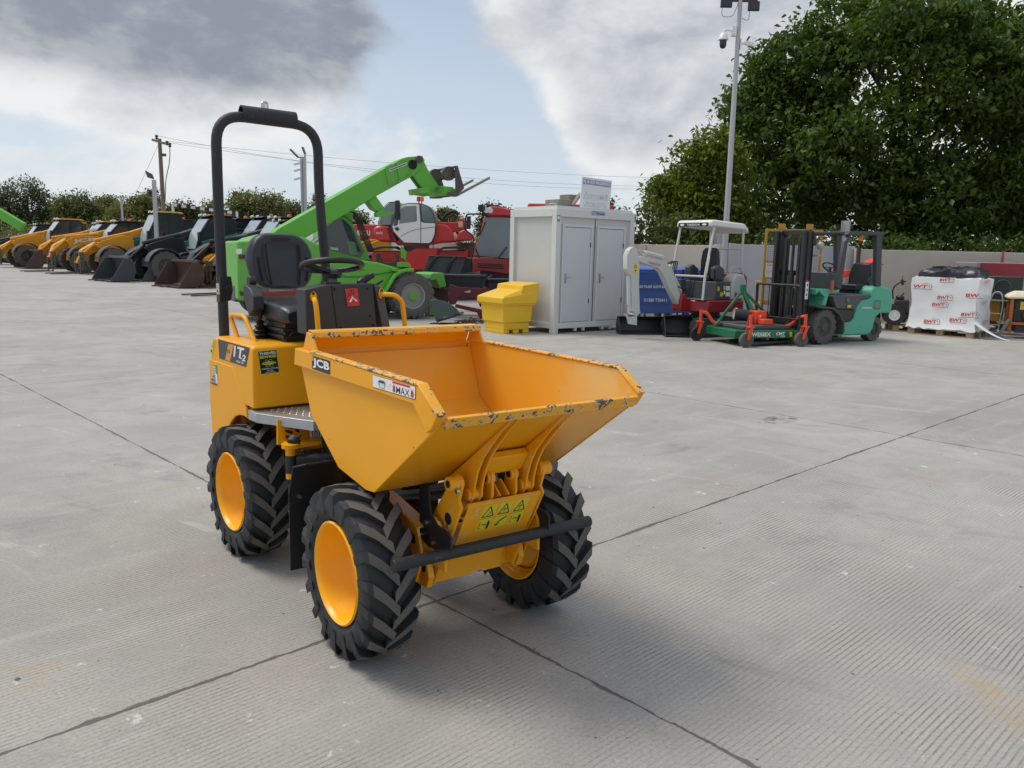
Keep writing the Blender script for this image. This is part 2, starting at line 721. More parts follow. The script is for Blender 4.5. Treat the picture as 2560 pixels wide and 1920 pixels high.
# an oily trickle beside the far joint
oc = ground(1985, 1049)
od = n.vm('SUBTRACT', P, tuple(oc))
oa, ob_ = n.vm('DOT_PRODUCT', od, tuple(AX)), n.vm('DOT_PRODUCT', od, tuple(BX))
oe = n.m('ADD', n.m('POWER', n.m('DIVIDE', n.m('ADD', oa, n.m('MULTIPLY', n.noise(P, 5, 4, 0.7), 0.3)), 0.34), 2), n.m('POWER', n.m('DIVIDE', n.m('SUBTRACT', ob_, 0.1), 0.16), 2))
col = n.mix(n.m('MULTIPLY', n.ss(oe, 0.4, 1.0, 0.9, 0.0), n.ss(n.noise(P, 7, 5, 0.7), 0.45, 0.62, 0.0, 1.0)), col, (0.055, 0.045, 0.038))
col = n.mix(n.m('MULTIPLY', jm, 0.82), col, (0.085, 0.074, 0.062))
n.L.new(col, bs.inputs['Base Color'])
bs.inputs['Roughness'].default_value = 0.82
bs.inputs['Specular IOR Level'].default_value = 0.35
hgt = n.m('SUBTRACT', n.m('ADD', n.m('MULTIPLY', fine, 0.35), n.m('MULTIPLY', mid, 0.4)), n.m('ADD', n.m('MULTIPLY', gk, 0.9), n.m('MULTIPLY', jm, 2.2)))
bp = n.N.new('ShaderNodeBump')
bp.inputs['Strength'].default_value = 0.55
bp.inputs['Distance'].default_value = 0.006
n.L.new(hgt, bp.inputs['Height'])
n.L.new(bp.outputs[0], bs.inputs['Normal'])
g = B()
g.poly([(-1500, -60, 0), (1500, -60, 0), (1500, 2500, 0), (-1500, 2500, 0)])
tag(g.done('ground', gm, smooth=0), kind='structure')
# ================================================================ the site dumper
YEL = (0.87, 0.385, 0.008)


def chipped(name, base, amt=0.5, scale=28.0, rough=0.4):
    """paint knocked off along an edge: cream primer, then brown steel"""
    if name in MATS:
        return MATS[name]
    m = bpy.data.materials.new(name)
    m.use_nodes = True
    n = NT(m.node_tree)
    b = n.N['Principled BSDF']
    P = n.N.new('ShaderNodeTexCoord').outputs['Object']
    f = n.noise(P, scale, 6, 0.62, 0.5)
    g = n.noise(n.vm('ADD', P, (3, 1, 2)), scale * 0.22, 3, 0.5)
    v = n.m('ADD', n.m('MULTIPLY', f, 0.75), n.m('MULTIPLY', g, 0.5))
    t = 0.80 - 0.36 * amt
    c = n.mix(n.noise(P, 6, 4), tuple(V(base) * 0.92), tuple(V(base) * 1.08))
    c = n.mix(n.ss(v, t - 0.035, t - 0.02), c, (0.70, 0.47, 0.19))
    k = n.ss(v, t + 0.015, t + 0.035)
    c = n.mix(k, c, (0.125, 0.075, 0.055))
    n.L.new(c, b.inputs['Base Color'])
    n.L.new(n.m('ADD', n.m('MULTIPLY', k, 0.3), rough), b.inputs['Roughness'])
    bp = n.N.new('ShaderNodeBump')
    bp.inputs['Strength'].default_value = 0.4
    bp.inputs['Distance'].default_value = 0.002
    n.L.new(n.m('SUBTRACT', 1.0, k), bp.inputs['Height'])
    n.L.new(bp.outputs[0], b.inputs['Normal'])
    MATS[name] = m
    return m


def scuffed(name, base):
    """skip paint: rubbed pale towards the tipping end, dark scratches"""
    m = bpy.data.materials.new(name)
    m.use_nodes = True
    n = NT(m.node_tree)
    b = n.N['Principled BSDF']
    P = n.N.new('ShaderNodeTexCoord').outputs['Object']
    x, y, z = n.sep(P)
    c = n.mix(n.noise(P, 3, 5), tuple(V(base) * 0.93), tuple(V(base) * 1.06))
    rub = n.m('MULTIPLY', n.ss(x, -0.15, 0.30), n.ss(n.noise(P, 3.5, 7, 0.7), 0.36, 0.56))
    ins = n.ss(n.m('ABSOLUTE', y), 0.4335, 0.4300)
    nz_ = n.sep(n.N.new('ShaderNodeNewGeometry').outputs['Normal'])[2]
    ins = n.m('MULTIPLY', ins, n.ss(nz_, -0.25, -0.05))
    c = n.mix(n.m('MULTIPLY', ins, n.ss(n.noise(P, 5.5, 6, 0.65), 0.3, 0.7, 0.15, 0.6)), c, (0.74, 0.42, 0.085))
    inn = n.m('MULTIPLY', rub, ins)
    c = n.mix(n.m('MULTIPLY', inn, 0.9), c, (0.74, 0.53, 0.22))
    wv = n.noise(n.comb(n.m('MULTIPLY', n.m('ADD', x, z), 26), n.m('MULTIPLY', n.m('SUBTRACT', x, z), 9), n.m('MULTIPLY', y, 20)), 1.0, 7, 0.75, 1.2)
    c = n.mix(n.m('MULTIPLY', n.ss(wv, 0.665, 0.70), n.m('ADD', n.m('MULTIPLY', inn, 0.9), 0.06)), c, (0.10, 0.06, 0.035))
    sp = n.noise(P, 38, 2, 0.5)
    c = n.mix(n.ss(sp, 0.775, 0.79, 0, 0.8), c, (0.14, 0.07, 0.03))
    n.L.new(c, b.inputs['Base Color'])
    n.L.new(n.m('ADD', n.m('MULTIPLY', n.noise(P, 7, 4), 0.22), 0.26), b.inputs['Roughness'])
    b.inputs['Specular IOR Level'].default_value = 0.32
    MATS[name] = m
    return m


m_yel = mat('yellow machine paint', YEL, 0.38, var=0.05, scale=4, spec=0.32, dirt=((0.50, 0.24, 0.03), 0.02, 9))
m_skip = scuffed('scuffed yellow skip paint', YEL)
m_chip = chipped('chipped yellow paint', YEL, 0.38, 64)
m_chip2 = chipped('lightly chipped yellow paint', YEL, 0.12, 20)
m_rim = chipped('yellow wheel paint', (0.98, 0.46, 0.010), 0.02, 22, 0.32)
m_blk = mat('black satin paint', (0.018, 0.018, 0.02), 0.42, var=0.3)
m_blk2 = mat('worn black steel', (0.022, 0.023, 0.026), 0.55, var=0.5, scale=14, dirt=((0.10, 0.10, 0.10), 0.22, 34), bump=0.3)
m_vinyl = mat('black seat vinyl', (0.022, 0.024, 0.028), 0.36, var=0.25, scale=9, bump=0.12)
m_rub = mat('black tyre rubber', (0.020, 0.021, 0.023), 0.62, var=0.35, scale=9, bump=0.25)
m_lug = mat('dusty worn tread rubber', (0.115, 0.11, 0.096), 0.9, var=0.4, scale=24)
m_plas = mat('charcoal plastic panel', (0.030, 0.032, 0.036), 0.5, var=0.25, scale=5)
m_plas2 = mat('mid grey plastic panel', (0.085, 0.087, 0.092), 0.5, var=0.2, scale=5)
m_galv = mat('galvanised steel', (0.47, 0.49, 0.51), 0.42, metal=0.7, var=0.2, scale=22, dirt=((0.20, 0.13, 0.08), 0.16, 10))
m_steel = mat('bright steel', (0.55, 0.56, 0.58), 0.28, metal=0.9, var=0.15)
m_hose = mat('black rubber hose', (0.012, 0.012, 0.013), 0.45)
m_belt = mat('faded red seat belt webbing', (0.42, 0.07, 0.045), 0.7, var=0.12, scale=30)
m_dark = mat('dark cavity', (0.008, 0.007, 0.006), 0.8)
p_blk = mat('black print', (0.012, 0.012, 0.014), 0.4, var=0.1)
p_grey = mat('charcoal print', (0.045, 0.045, 0.047), 0.4, var=0.1)
p_wht = mat('white print', (0.82, 0.82, 0.80), 0.4, var=0.03)
p_yel = mat('warning yellow print', (0.72, 0.58, 0.03), 0.4, var=0.06)
p_lime = mat('lime print', (0.60, 0.72, 0.06), 0.4, var=0.04)
p_red = mat('red print', (0.55, 0.03, 0.035), 0.4, var=0.06)
p_org = mat('orange print', (0.72, 0.30, 0.03), 0.4, var=0.06)
p_grn = mat('green print', (0.10, 0.34, 0.14), 0.5, var=0.3, scale=30)

D = Fr((-0.15169713, 3.16412988), rad(35.90388920184042 - 90))
RF = D.sub(-0.75, 0, rad(3.0))
MR = MX.Translation((-0.75, 0, 0)) @ MX.Rotation(rad(3.0), 4, 'Z')
DS, DQ, DT, RS, RQ, RT = D.s, D.q, D.t, RF.s, RF.q, RF.t
dm = thing('site_dumper', 'small yellow site dumper with black roll bar and empty chipped skip on the open concrete', 'dumper', D)


def ag_tyre(R, W, nl=18, bead=0.205, side=-1, hand=1, lh=0.024, lw=0.150):
    """tractor-pattern tyre, axle along y; side = which way is outside"""
    b = B()
    h = W / 2
    rc = R - lh
    pf = [(bead, -0.80 * h), (bead + 0.02, -0.93 * h), (bead + 0.30 * (rc - bead), -1.0 * h), (bead + 0.66 * (rc - bead), -1.02 * h), (rc - 0.016, -0.90 * h), (rc - 0.004, -0.62 * h), (rc, -0.25 * h)]
    pf = pf + [(r, -y) for r, y in pf[::-1]]
    b.lathe(pf, n=56)
    sec = [(1.05, bead + 0.60 * (rc - bead), 0.60), (1.04, R - 0.024, 0.85), (0.90, R - 0.005, 1.0), (0.45, R, 1.0), (-0.10, R, 1.0)]

    def base(t):
        t = abs(t)
        return rc - 0.010 - 0.022 * max(0, t - 0.6) / 0.4 - (0.05 if t > 1.0 else 0)
    for sd in (1, -1):
        for k in range(nl):
            p0 = 2 * PI * (k + (0.5 if sd > 0 else 0)) / nl
            rings = []
            for j, (t, rt, wk) in enumerate(sec):
                y = sd * t * h
                ph = p0 + hand * 0.30 * (1.0 - t) * (0.75 + 0.25 * (1 - t))
                rb = min(base(t), rt - 0.006)
                q = []
                for r, w_ in ((rb, lw * 0.56 * wk), (rt, lw * 0.44 * wk)):
                    q.append((r, w_))
                pts = [(q[0][0], ph - q[0][1]), (q[1][0], ph - q[1][1]), (q[1][0], ph + q[1][1]), (q[0][0], ph + q[0][1])]
                rings.append([b.vert((r * math.sin(f), y, r * math.cos(f))) for r, f in pts])
            for j in range(len(rings) - 1):
                A, C = rings[j], rings[j + 1]
                for k2 in range(3):
                    b.mi = 1 if (k2 == 1 and j >= 2) else 0
                    b.face((A[k2], A[k2 + 1], C[k2 + 1], C[k2]))
            b.mi = 0
            b.face(rings[0])
            b.face(rings[-1][::-1])
    return b


def dumper_wheel(c, side, M=None):
    T = MX.Translation(c)
    if M:
        T = M @ T
    r = B()
    s = -side  # profile written with the outside at negative offset
    pf = [(0.207, -0.094), (0.200, -0.100), (0.194, -0.094), (0.188, -0.074), (0.186, -0.035), (0.172, -0.012), (0.168, 0.030), (0.150, 0.052), (0.105, 0.062), (0.075, 0.056), (0.070, 0.030), (0.0, 0.028)]
    r.lathe([(a, -y * side) for a, y in pf], n=56)
    pf2 = [(0.207, -0.094), (0.190, -0.05), (0.172, 0.0), (0.176, 0.05), (0.192, 0.085), (0.207, 0.094), (0.200, 0.094), (0.170, 0.04)]
    r.lathe([(a, -y * side) for a, y in pf2], n=56)
    for k in range(5):
        t = 2 * PI * k / 5
        p = V((0.1 * math.cos(t), -0.062 * side, 0.1 * math.sin(t)))
        r.cyl(p, p + V((0, 0.02 * side, 0)), 0.012, n=6)
    w_ = r.done('wheel', m_rim, dm, M=T)
    t = ag_tyre(0.345, 0.208).done('tyre', [m_rub, m_lug], w_, M=T, smooth=32)


dumper_wheel((-0.177, -0.425, 0.345), -1)
dumper_wheel((-0.177, 0.425, 0.345), 1)
dumper_wheel((-0.752, -0.405, 0.345), -1, MR)
dumper_wheel((-0.752, 0.405, 0.345), 1, MR)

# ---- skip
sk = B()
sk.strip([(-0.700, 1.140), (-0.602, 0.899), (-0.323, 0.729), (-0.071, 0.700), (0.0, 0.708), (0.462, 1.045)], 0.008, -0.4285, 0.4285)
for s in (-1, 1):
    sk.prism([(-0.715, 1.172), (-0.722, 1.12), (-0.604, 0.897), (-0.325, 0.726), (-0.071, 0.697), (0.0, 0.705), (0.462, 1.042), (0.488, 1.078), (0.378, 1.163), (-0.555, 1.170)], s * 0.4285, s * 0.4375)
    sk.prism([(-0.735, 1.099), (-0.722, 1.173), (0.366, 1.163), (0.487, 1.079), (0.455, 1.036), (0.425, 1.018), (0.334, 1.099)], s * 0.4375, s * 0.459)
    sk.prism([(-0.712, 1.165), (-0.668, 1.246), (-0.612, 1.244), (-0.556, 1.1705)], s * 0.4165, s * 0.4265)
sk.box(-0.7385, -0.722, -0.437, 0.437, 1.10, 1.172)
sk.strip([(-0.703, 1.135), (-0.7145, 1.166), (-0.668, 1.248), (-0.612, 1.246)], 0.007, -0.4165, 0.4165)
skip = sk.done('skip', m_skip, dm, bev=0.004)
lp = B()
for s in (-1, 1):
    lp.strip([(-0.556, 1.1715), (0.368, 1.1645), (0.489, 1.0805)], 0.009, s * 0.4225, s * 0.461)
lp.prism([(0.452, 1.052), (0.486, 1.0795), (0.500, 1.074), (0.479, 1.036), (0.462, 1.046)], -0.4215, 0.4215)
lp.prism([(-0.618, 1.2475), (-0.600, 1.2505), (-0.594, 1.228), (-0.603, 1.222)], -0.427, 0.427)
lp.done('rim_edge', m_chip, skip, bev=0.003)
for s in (-1, 1):
    rb = B()
    out = [(0.455, 1.036), (0.40, 0.985), (0.335, 0.918), (0.285, 0.862), (0.25, 0.80), (0.232, 0.745), (0.226, 0.705), (0.205, 0.67), (0.17, 0.67), (0.15, 0.70), (0.10, 0.735), (0.02, 0.706), (0.0, 0.7005), (0.2, 0.845)]
    for y in (0.100, 0.134):
        rb.prism(out, s * y, s * (y + 0.008))
    rb.cyl((0.192, s * 0.09, 0.702), (0.192, s * 0.152, 0.702), 0.024)
    rb.done('hinge_rib', m_chip2, skip, bev=0.002)
cm = B()
cm.prism([(0.115, 0.78), (0.195, 0.765), (0.248, 0.842), (0.222, 0.862)], -0.0995, 0.0995)
cm.done('cross_member', m_yel, skip, bev=0.006)

# ---- front frame under the skip
ff = B()
tower = [(0.228, 0.748), (0.222, 0.772), (0.205, 0.786), (0.182, 0.788), (0.162, 0.775), (0.10, 0.690), (0.03, 0.60), (-0.03, 0.50), (-0.04, 0.32), (0.03, 0.30), (0.11, 0.46), (0.17, 0.56), (0.226, 0.665), (0.208, 0.690)]
for y in (-0.190, 0.190):
    ff.prism(tower, y - 0.006, y + 0.006)
inner = [(0.228, 0.690), (0.226, 0.772), (0.205, 0.788), (0.180, 0.786), (0.162, 0.770), (0.14, 0.68), (0.17, 0.60), (0.20, 0.64)]
for y in (-0.055, 0.055):
    ff.prism(inner, y - 0.005, y + 0.005)
    ff.cyl((0.195, y - 0.016, 0.756), (0.195, y + 0.016, 0.756), 0.026)
for s in (-1, 1):
    ff.cyl((0.195, s * 0.178, 0.756), (0.195, s * 0.235, 0.756), 0.028)
    ff.prism([(0.06, 0.60), (0.115, 0.585), (0.155, 0.535), (0.165, 0.50), (0.165, 0.40), (0.05, 0.40)], s * 0.215, s * 0.226)
    ff.prism([(-0.60, 0.36), (-0.60, 0.50), (-0.30, 0.60), (0.02, 0.545), (0.06, 0.43), (0.0, 0.30), (-0.30, 0.30)], s * 0.255, s * 0.267)
    ff.prism([(-0.60, 0.50), (-0.30, 0.600), (0.02, 0.545), (0.02, 0.537), (-0.30, 0.592), (-0.60, 0.492)], s * 0.20, s * 0.267)
    ff.prism([(-0.03, 0.43), (0.03, 0.415), (0.055, 0.34), (0.035, 0.292), (-0.03, 0.29)], s * 0.205, s * 0.232)
    ff.cyl((-0.177, s * 0.25, 0.345), (-0.177, s * 0.38, 0.345), 0.075, n=18)
ff.strip([(0.232, 0.676), (0.122, 0.475), (-0.01, 0.46), (-0.03, 0.288), (-0.10, 0.288)], 0.010, -0.168, 0.168)
ff.box(-0.035, -0.0205, -0.236, 0.236, 0.290, 0.455)
ff.prism([(0.236, 0.675), (0.230, 0.68), (0.14, 0.61), (0.15, 0.60)], -0.168, 0.168)
for y in (-0.02, 0.02):
    ff.prism([(0.23, 0.687), (0.17, 0.735), (0.10, 0.72), (0.10, 0.62)], y - 0.004, y + 0.004)
ff.box(-0.30, -0.06, -0.24, 0.24, 0.30, 0.40)
ff.cyl((-0.177, -0.26, 0.345), (-0.177, 0.26, 0.345), 0.06, n=18)
frame = ff.done('front_frame', m_chip2, dm, bev=0.0025)
for x, z, r, y in ((0.195, 0.756, 0.0145, -0.2345), (0.195, 0.756, 0.0145, -0.0705), (0.195, 0.756, 0.0145, 0.0395), (0.135, 0.600, 0.024, -0.1955), (0.012, 0.37, 0.018, -0.2315), (0.012, 0.37, 0.018, 0.2055), (-0.01, 0.49, 0.020, -0.2665)):
    B().cyl((x, y, z), (x, y - 0.002, z), r, n=16).done('pin_hole', m_dark, frame)
B().cyl((0.225, -0.207, 0.735), (0.225, -0.218, 0.733), 0.010, n=10).done('pin_bolt', m_steel, frame)
B().cyl((0.195, 0.23, 0.756), (0.195, 0.240, 0.756), 0.011, n=10).done('pin_bolt', m_steel, frame)
lc = B()
lc.cyl((-0.45, 0, 0.50), (0.05, 0.0, 0.70), 0.034)
lc.cyl((-0.45, -0.09, 0.52), (0.0, -0.09, 0.66), 0.022)
lc.done('tipping_ram', m_blk, dm)
rd = B()
rd.cyl((0.05, 0, 0.70), (0.15, 0, 0.738), 0.020)
rd.done('ram_rod', m_steel, dm)

# bumper bar on two flat brackets
bb = B()
bb.tube([(0.197, -0.462, 0.489), (0.197, 0.462, 0.489)], 0.0235, n=18)
bar = bb.done('bumper_bar', m_blk2, dm, bev=0.003)
for s in (-1, 1):
    bk = B()
    bq = [DS(x, y, -0.2345) for x, y in ((1048, 1222), (1052, 1212), (1061, 1209), (1072, 1218), (1075, 1278), (1090, 1312), (1118, 1330), (1127, 1345), (1127, 1392), (1108, 1388), (1068, 1364), (1049, 1342))]
    bk.prism([(p.x, p.z) for p in bq], s * 0.2265, s * 0.2345)
    k = bk.done('bracket', m_blk, dm, bev=0.0015)
    for x, z in [(p.x, p.z) for p in (DS(1068, 1305, -0.2345), DS(1053, 1335, -0.2345), DS(1085, 1357, -0.2345))]:
        B().cyl((x, s * 0.2345, z), (x, s * 0.2425, z), 0.0085, n=6).done('bolt', m_steel, k)

# mudguards behind the front wheels
for s in (-1, 1):
    mg = B()
    mg.strip([(-0.60, 0.215), (-0.60, 0.560), (-0.545, 0.690), (-0.40, 0.735)], 0.006, s * 0.305, s * 0.545)
    mg.box(-0.606, -0.600, s * 0.305, s * 0.545, 0.565, 0.60)
    g_ = mg.done('mudguard', m_blk, dm, bev=0.0015)
    for y in (0.35, 0.50):
        B().cyl((-0.600, s * y, 0.545), (-0.586, s * y, 0.545), 0.009, n=8).done('bolt', m_steel, g_)

# ---- rear body (turned three degrees on the centre joint)
cv = B()
top = [(-1.16, -0.40), (-1.14, -0.418), (-0.592, -0.418), (-0.586, -0.40), (-0.586, 0.40), (-0.592, 0.418), (-1.14, 0.418), (-1.16, 0.40)]
cv.loft([[(x - (0.07 if x < -1 else 0.010), y, 0.80) for x, y in top], [(x - (0.08 if x < -1 else 0.010), y, 0.99) for x, y in top], [(x - 0.010 * (x > -1), y, 1.100) for x, y in top], [(x - (0.022 if x > -1 else -0.012), y * 0.965, 1.115) for x, y in top]])
cover = cv.done('engine_cover', m_yel, dm, bev=0.006, M=MR)
sp = B()
px = [(523, 897), (581, 916.5), (614.5, 1021), (618.5, 1046.5), (610, 1040), (599, 1037.5), (588, 1041), (578, 1054), (570, 1075), (556, 1110), (546, 1150), (536, 1161), (525.5, 1005)]
pts = [RS(x, y, -0.42) for x, y in px]
for s in (-1, 1):
    sp = B()
    sp.prism([(p.x, p.z) for p in pts], s * 0.404, s * 0.4205)
    sp.done('side_panel', m_yel, dm, bev=0.004, M=MR)
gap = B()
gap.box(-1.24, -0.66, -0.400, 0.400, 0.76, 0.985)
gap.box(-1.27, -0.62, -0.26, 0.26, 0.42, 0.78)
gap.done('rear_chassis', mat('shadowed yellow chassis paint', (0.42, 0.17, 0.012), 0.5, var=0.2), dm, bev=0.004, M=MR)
bc = B()
bc.prism([(-1.285, 0.38), (-1.285, 0.74), (-1.262, 0.76), (-1.245, 0.38)], -0.40, 0.40)
bc.done('rear_bumper', m_yel, dm, bev=0.006, M=MR)
axl = B()
axl.cyl((-0.752, -0.34, 0.345), (-0.752, 0.34, 0.345), 0.06)
axl.done('rear_axle', m_yel, dm, M=MR)

# step
st = B()
a_, b_, c_ = RT(620, 1025, 0.787), RT(641, 1033.5, 0.787), RT(783, 1053, 0.787)
pl = [(a_.x, a_.y), (b_.x, b_.y), (c_.x, c_.y), (c_.x, -c_.y), (b_.x, -b_.y), (a_.x, -a_.y)]
st.prism(pl, 0.780, 0.787, 'z')
for p, q in zip(pl, pl[1:]):
    st.plate([(*p, 0.780), (*q, 0.780), (*q, 0.738), (*p, 0.738)], 0.005)
step = st.done('step_plate', m_galv, dm, M=MR, bev=0.003)
bp_ = B()
for i in range(9):
    for j in range(5):
        x, y = -0.60 + i * 0.036, -0.36 + j * 0.036 + (i % 2) * 0.018
        if y > -0.385 + max(0, (x + 0.57)) * 0.62 and y < 0.0:
            for s in (1, -1):
                bp_.cyl((x, s * y, 0.787), (x, s * y, 0.7895), 0.0075, 0.005, n=8)
bp_.done('grip_stud', m_steel, step, M=MR)

# engine bay front: louvred plate, steering post, hoses
gp = B()
q1 = [RQ(x, y, -0.40) for x, y in ((694, 1050), (818, 1066), (818, 1122), (694, 1112))]
gp.plate(q1, 0.012)
gp.done('louvre_plate', m_yel, dm, M=MR)
lv = B()
for x, y in ((713, 1061), (713, 1074), (714, 1088), (737, 1062), (738, 1071)):
    w_ = 19 if x < 730 else 10
    lv.plate([RQ(x, y, -0.386), RQ(x + w_, y + 5, -0.386), RQ(x + w_ + 1, y + 12, -0.386), RQ(x + 1, y + 6.5, -0.386)], 0.002)
lv.done('louvre_slot', m_dark, dm, M=MR)
po = B()
c0 = RQ(726, 1115, -0.30)
po.cyl((c0.x, c0.y, c0.z + 0.012), (c0.x, c0.y, c0.z - 0.008), 0.042, n=20)
po.box(c0.x - 0.10, c0.x + 0.02, c0.y, c0.y + 0.30, c0.z - 0.010, c0.z + 0.008)
po.cyl((c0.x, c0.y, c0.z - 0.008), (c0.x, c0.y, c0.z - 0.045), 0.024, n=16)
po.cyl((c0.x, c0.y, c0.z - 0.132), (c0.x, c0.y, c0.z - 0.16), 0.024, n=16)
po.done('steering_post', m_yel, dm, M=MR)
po = B()
po.cyl((c0.x, c0.y, c0.z - 0.045), (c0.x, c0.y, c0.z - 0.132), 0.026, n=16)
po.cyl(RQ(740, 1150, -0.28), RQ(860, 1142, -0.20), 0.026)
po.cyl((c0.x, c0.y + 0.01, c0.z + 0.012), (c0.x - 0.01, c0.y + 0.03, c0.z + 0.03), 0.03)
po.cyl((c0.x, c0.y + 0.03, c0.z + 0.02), (c0.x, c0.y + 0.055, c0.z + 0.05), 0.006, n=6)
po.done('steering_ram', m_blk2, dm, M=MR)
hs = B()
hs.tube(fillet([RQ(812, 1138, -0.26), RQ(756, 1126, -0.26), RQ(752, 1137, -0.26), RQ(812, 1147, -0.26)], 0.02), 0.006)
hs.tube([RQ(808, 1080, -0.27), RQ(813, 1150, -0.27)], 0.011)
hs.tube([RQ(812, 1120, -0.268), RQ(815, 1148, -0.268)], 0.019)
hs.done('hydraulic_hose', m_hose, dm, M=MR)
mid = B()
mid.box(-0.42, -0.05, -0.24, 0.24, 0.36, 0.60)
mid.box(-0.10, 0.30, -0.10, 0.10, 0.36, 0.56)
mid.done('centre_joint', m_blk, dm, bev=0.01, M=MR)

# ---- roll bar
rp = B()
path = [(-1.30, -0.309, 1.02), (-1.30, -0.318, 1.90), (-1.295, -0.318, 2.318), (-1.295, 0.283, 2.312), (-1.30, 0.286, 1.94), (-1.305, 0.36, 1.05)]
rp.tube(fillet(path, 0.16, 8), 0.0285, n=14)
rops = rp.done('roll_bar', m_blk2, dm, M=MR)
pd = B()
arc = [(-1.295 + 0.045 * math.cos(t), 2.336 + 0.045 * math.sin(t)) for t in [PI * (-0.22 + 1.44 * k / 14) for k in range(15)]]
pd.strip(arc, 0.007, -0.176, 0.140)
pd.done('bar_sleeve', m_blk2, rops, M=MR)
hk = B()
hk.tube(fillet([(-1.295, -0.055, 2.38), (-1.295, -0.052, 2.412), (-1.295, -0.022, 2.414), (-1.295, -0.022, 2.38)], 0.012), 0.006)
hk.box(-1.300, -1.290, -0.056, -0.034, 2.378, 2.408)
hk.done('lifting_eye', m_steel, rops, M=MR)
kn = B()
kn.prism([(-0.335, 1.44), (-0.27, 1.435), (-0.262, 1.36), (-0.275, 1.30), (-0.34, 1.29)], -1.325, -1.268, 'x')
kn.cyl((-1.268, -0.292, 1.37), (-1.255, -0.292, 1.37), 0.018, n=12)
kn.done('hinge_knuckle', m_blk, rops, M=MR, bev=0.004)
x0 = -1.2655
Sticker([RQ(540, 708, x0), RQ(547, 708, x0), RQ(549, 736, x0), RQ(541, 736, x0)], p_wht, M=MR).shape([(0.3, 0.6), (0.6, 0.62), (0.55, 0.85), (0.3, 0.8)], p_grey).done('sticker', rops)

# ---- seat
cy = -0.045


def ring(x, hw, z0, z1, k=14, r=0.5):
    """rounded upright outline in the y-z plane"""
    pts = []
    for i in range(4 * k):
        t = 2 * PI * i / (4 * k)
        c, s_ = math.cos(t), math.sin(t)
        e = 0.45
        pts.append((x, cy + hw * math.copysign(abs(c) ** e, c), (z0 + z1) / 2 + (z1 - z0) / 2 * math.copysign(abs(s_) ** e, s_)))
    return pts


se = B()


def back(x, g):
    o = []
    for i in range(44):
        t = 2 * PI * i / 44
        c, s_ = math.cos(t), math.sin(t)
        u = math.copysign(abs(s_) ** 0.62, s_)
        z = 1.525 + 0.158 * u * g
        hw = (0.188 - 0.030 * max(0, u) ** 1.6 - 0.022 * max(0, -u)) * g
        y = cy + hw * math.copysign(abs(c) ** 0.5, c)
        o.append((x - (z - 1.38) * 0.16, y, z))
    return o


se.loft([back(-1.145, 0.90), back(-1.135, 0.98), back(-1.10, 1.0), back(-1.065, 0.985), back(-1.050, 0.93), back(-1.046, 0.84), back(-1.056, 0.70), back(-1.062, 0.3)])
seat = se.done('seat', m_vinyl, dm, M=MR)
fl = B()
for s in (-1, 1):
    for z0, z1, y0, y1 in ((1.62, 1.40, 0.098, 0.082), (1.55, 1.42, 0.142, 0.128)):
        fl = B()
        fl.tube([(-1.040 - (z - 1.38) * 0.16 + 0.000, cy + s * (y0 + (y1 - y0) * t * t), z) for t, z in [(k / 6, z0 + (z1 - z0) * k / 6) for k in range(7)]], 0.0045, n=6)
        fl.done('seat_crease', m_dark, seat, M=MR)
cu = B()
secs = []
for x, g, z0, z1 in ((-1.07, 0.84, 1.235, 1.335), (-1.05, 0.94, 1.22, 1.345), (-0.90, 0.99, 1.205, 1.325), (-0.72, 1.0, 1.20, 1.315), (-0.655, 0.97, 1.205, 1.30), (-0.632, 0.90, 1.22, 1.28)):
    secs.append(ring(x, 0.185 * g, z0, z1))
cu.loft(secs)
cu.done('seat_cushion', m_vinyl, dm, M=MR)
su = B()
for z0, z1, hw, x0_, x1_ in ((1.113, 1.135, 0.15, -1.04, -0.70), (1.135, 1.150, 0.17, -1.05, -0.69), (1.152, 1.168, 0.155, -1.04, -0.70), (1.170, 1.185, 0.172, -1.05, -0.69), (1.188, 1.212, 0.16, -1.04, -0.69)):
    su.box(x0_, x1_, cy - hw, cy + hw, z0, z1)
su.tube(fillet([(-0.80, cy - 0.13, 1.118), (-0.70, cy - 0.15, 1.125), (-0.69, cy - 0.12, 1.17), (-0.68, cy + 0.1, 1.17)], 0.03), 0.008)
su.done('seat_suspension', m_blk, dm, M=MR, bev=0.004)
ab = B()
ab.prism([(-1.02, 1.32), (-1.02, 1.405), (-0.93, 1.385), (-0.88, 1.345), (-0.88, 1.275), (-0.95, 1.235)], cy - 0.252, cy - 0.192)
ab.cyl((-1.03, cy - 0.22, 1.42), (-1.03, cy - 0.18, 1.42), 0.028)
ab.done('belt_retractor', m_plas, dm, M=MR, bev=0.006)
be = B()
be.plate([RQ(637, 731, -0.93), RQ(763, 724, -0.93), RQ(766, 737, -0.93), RQ(642, 742.5, -0.93)], 0.003)
be.done('seat_belt', m_belt, dm, M=MR)

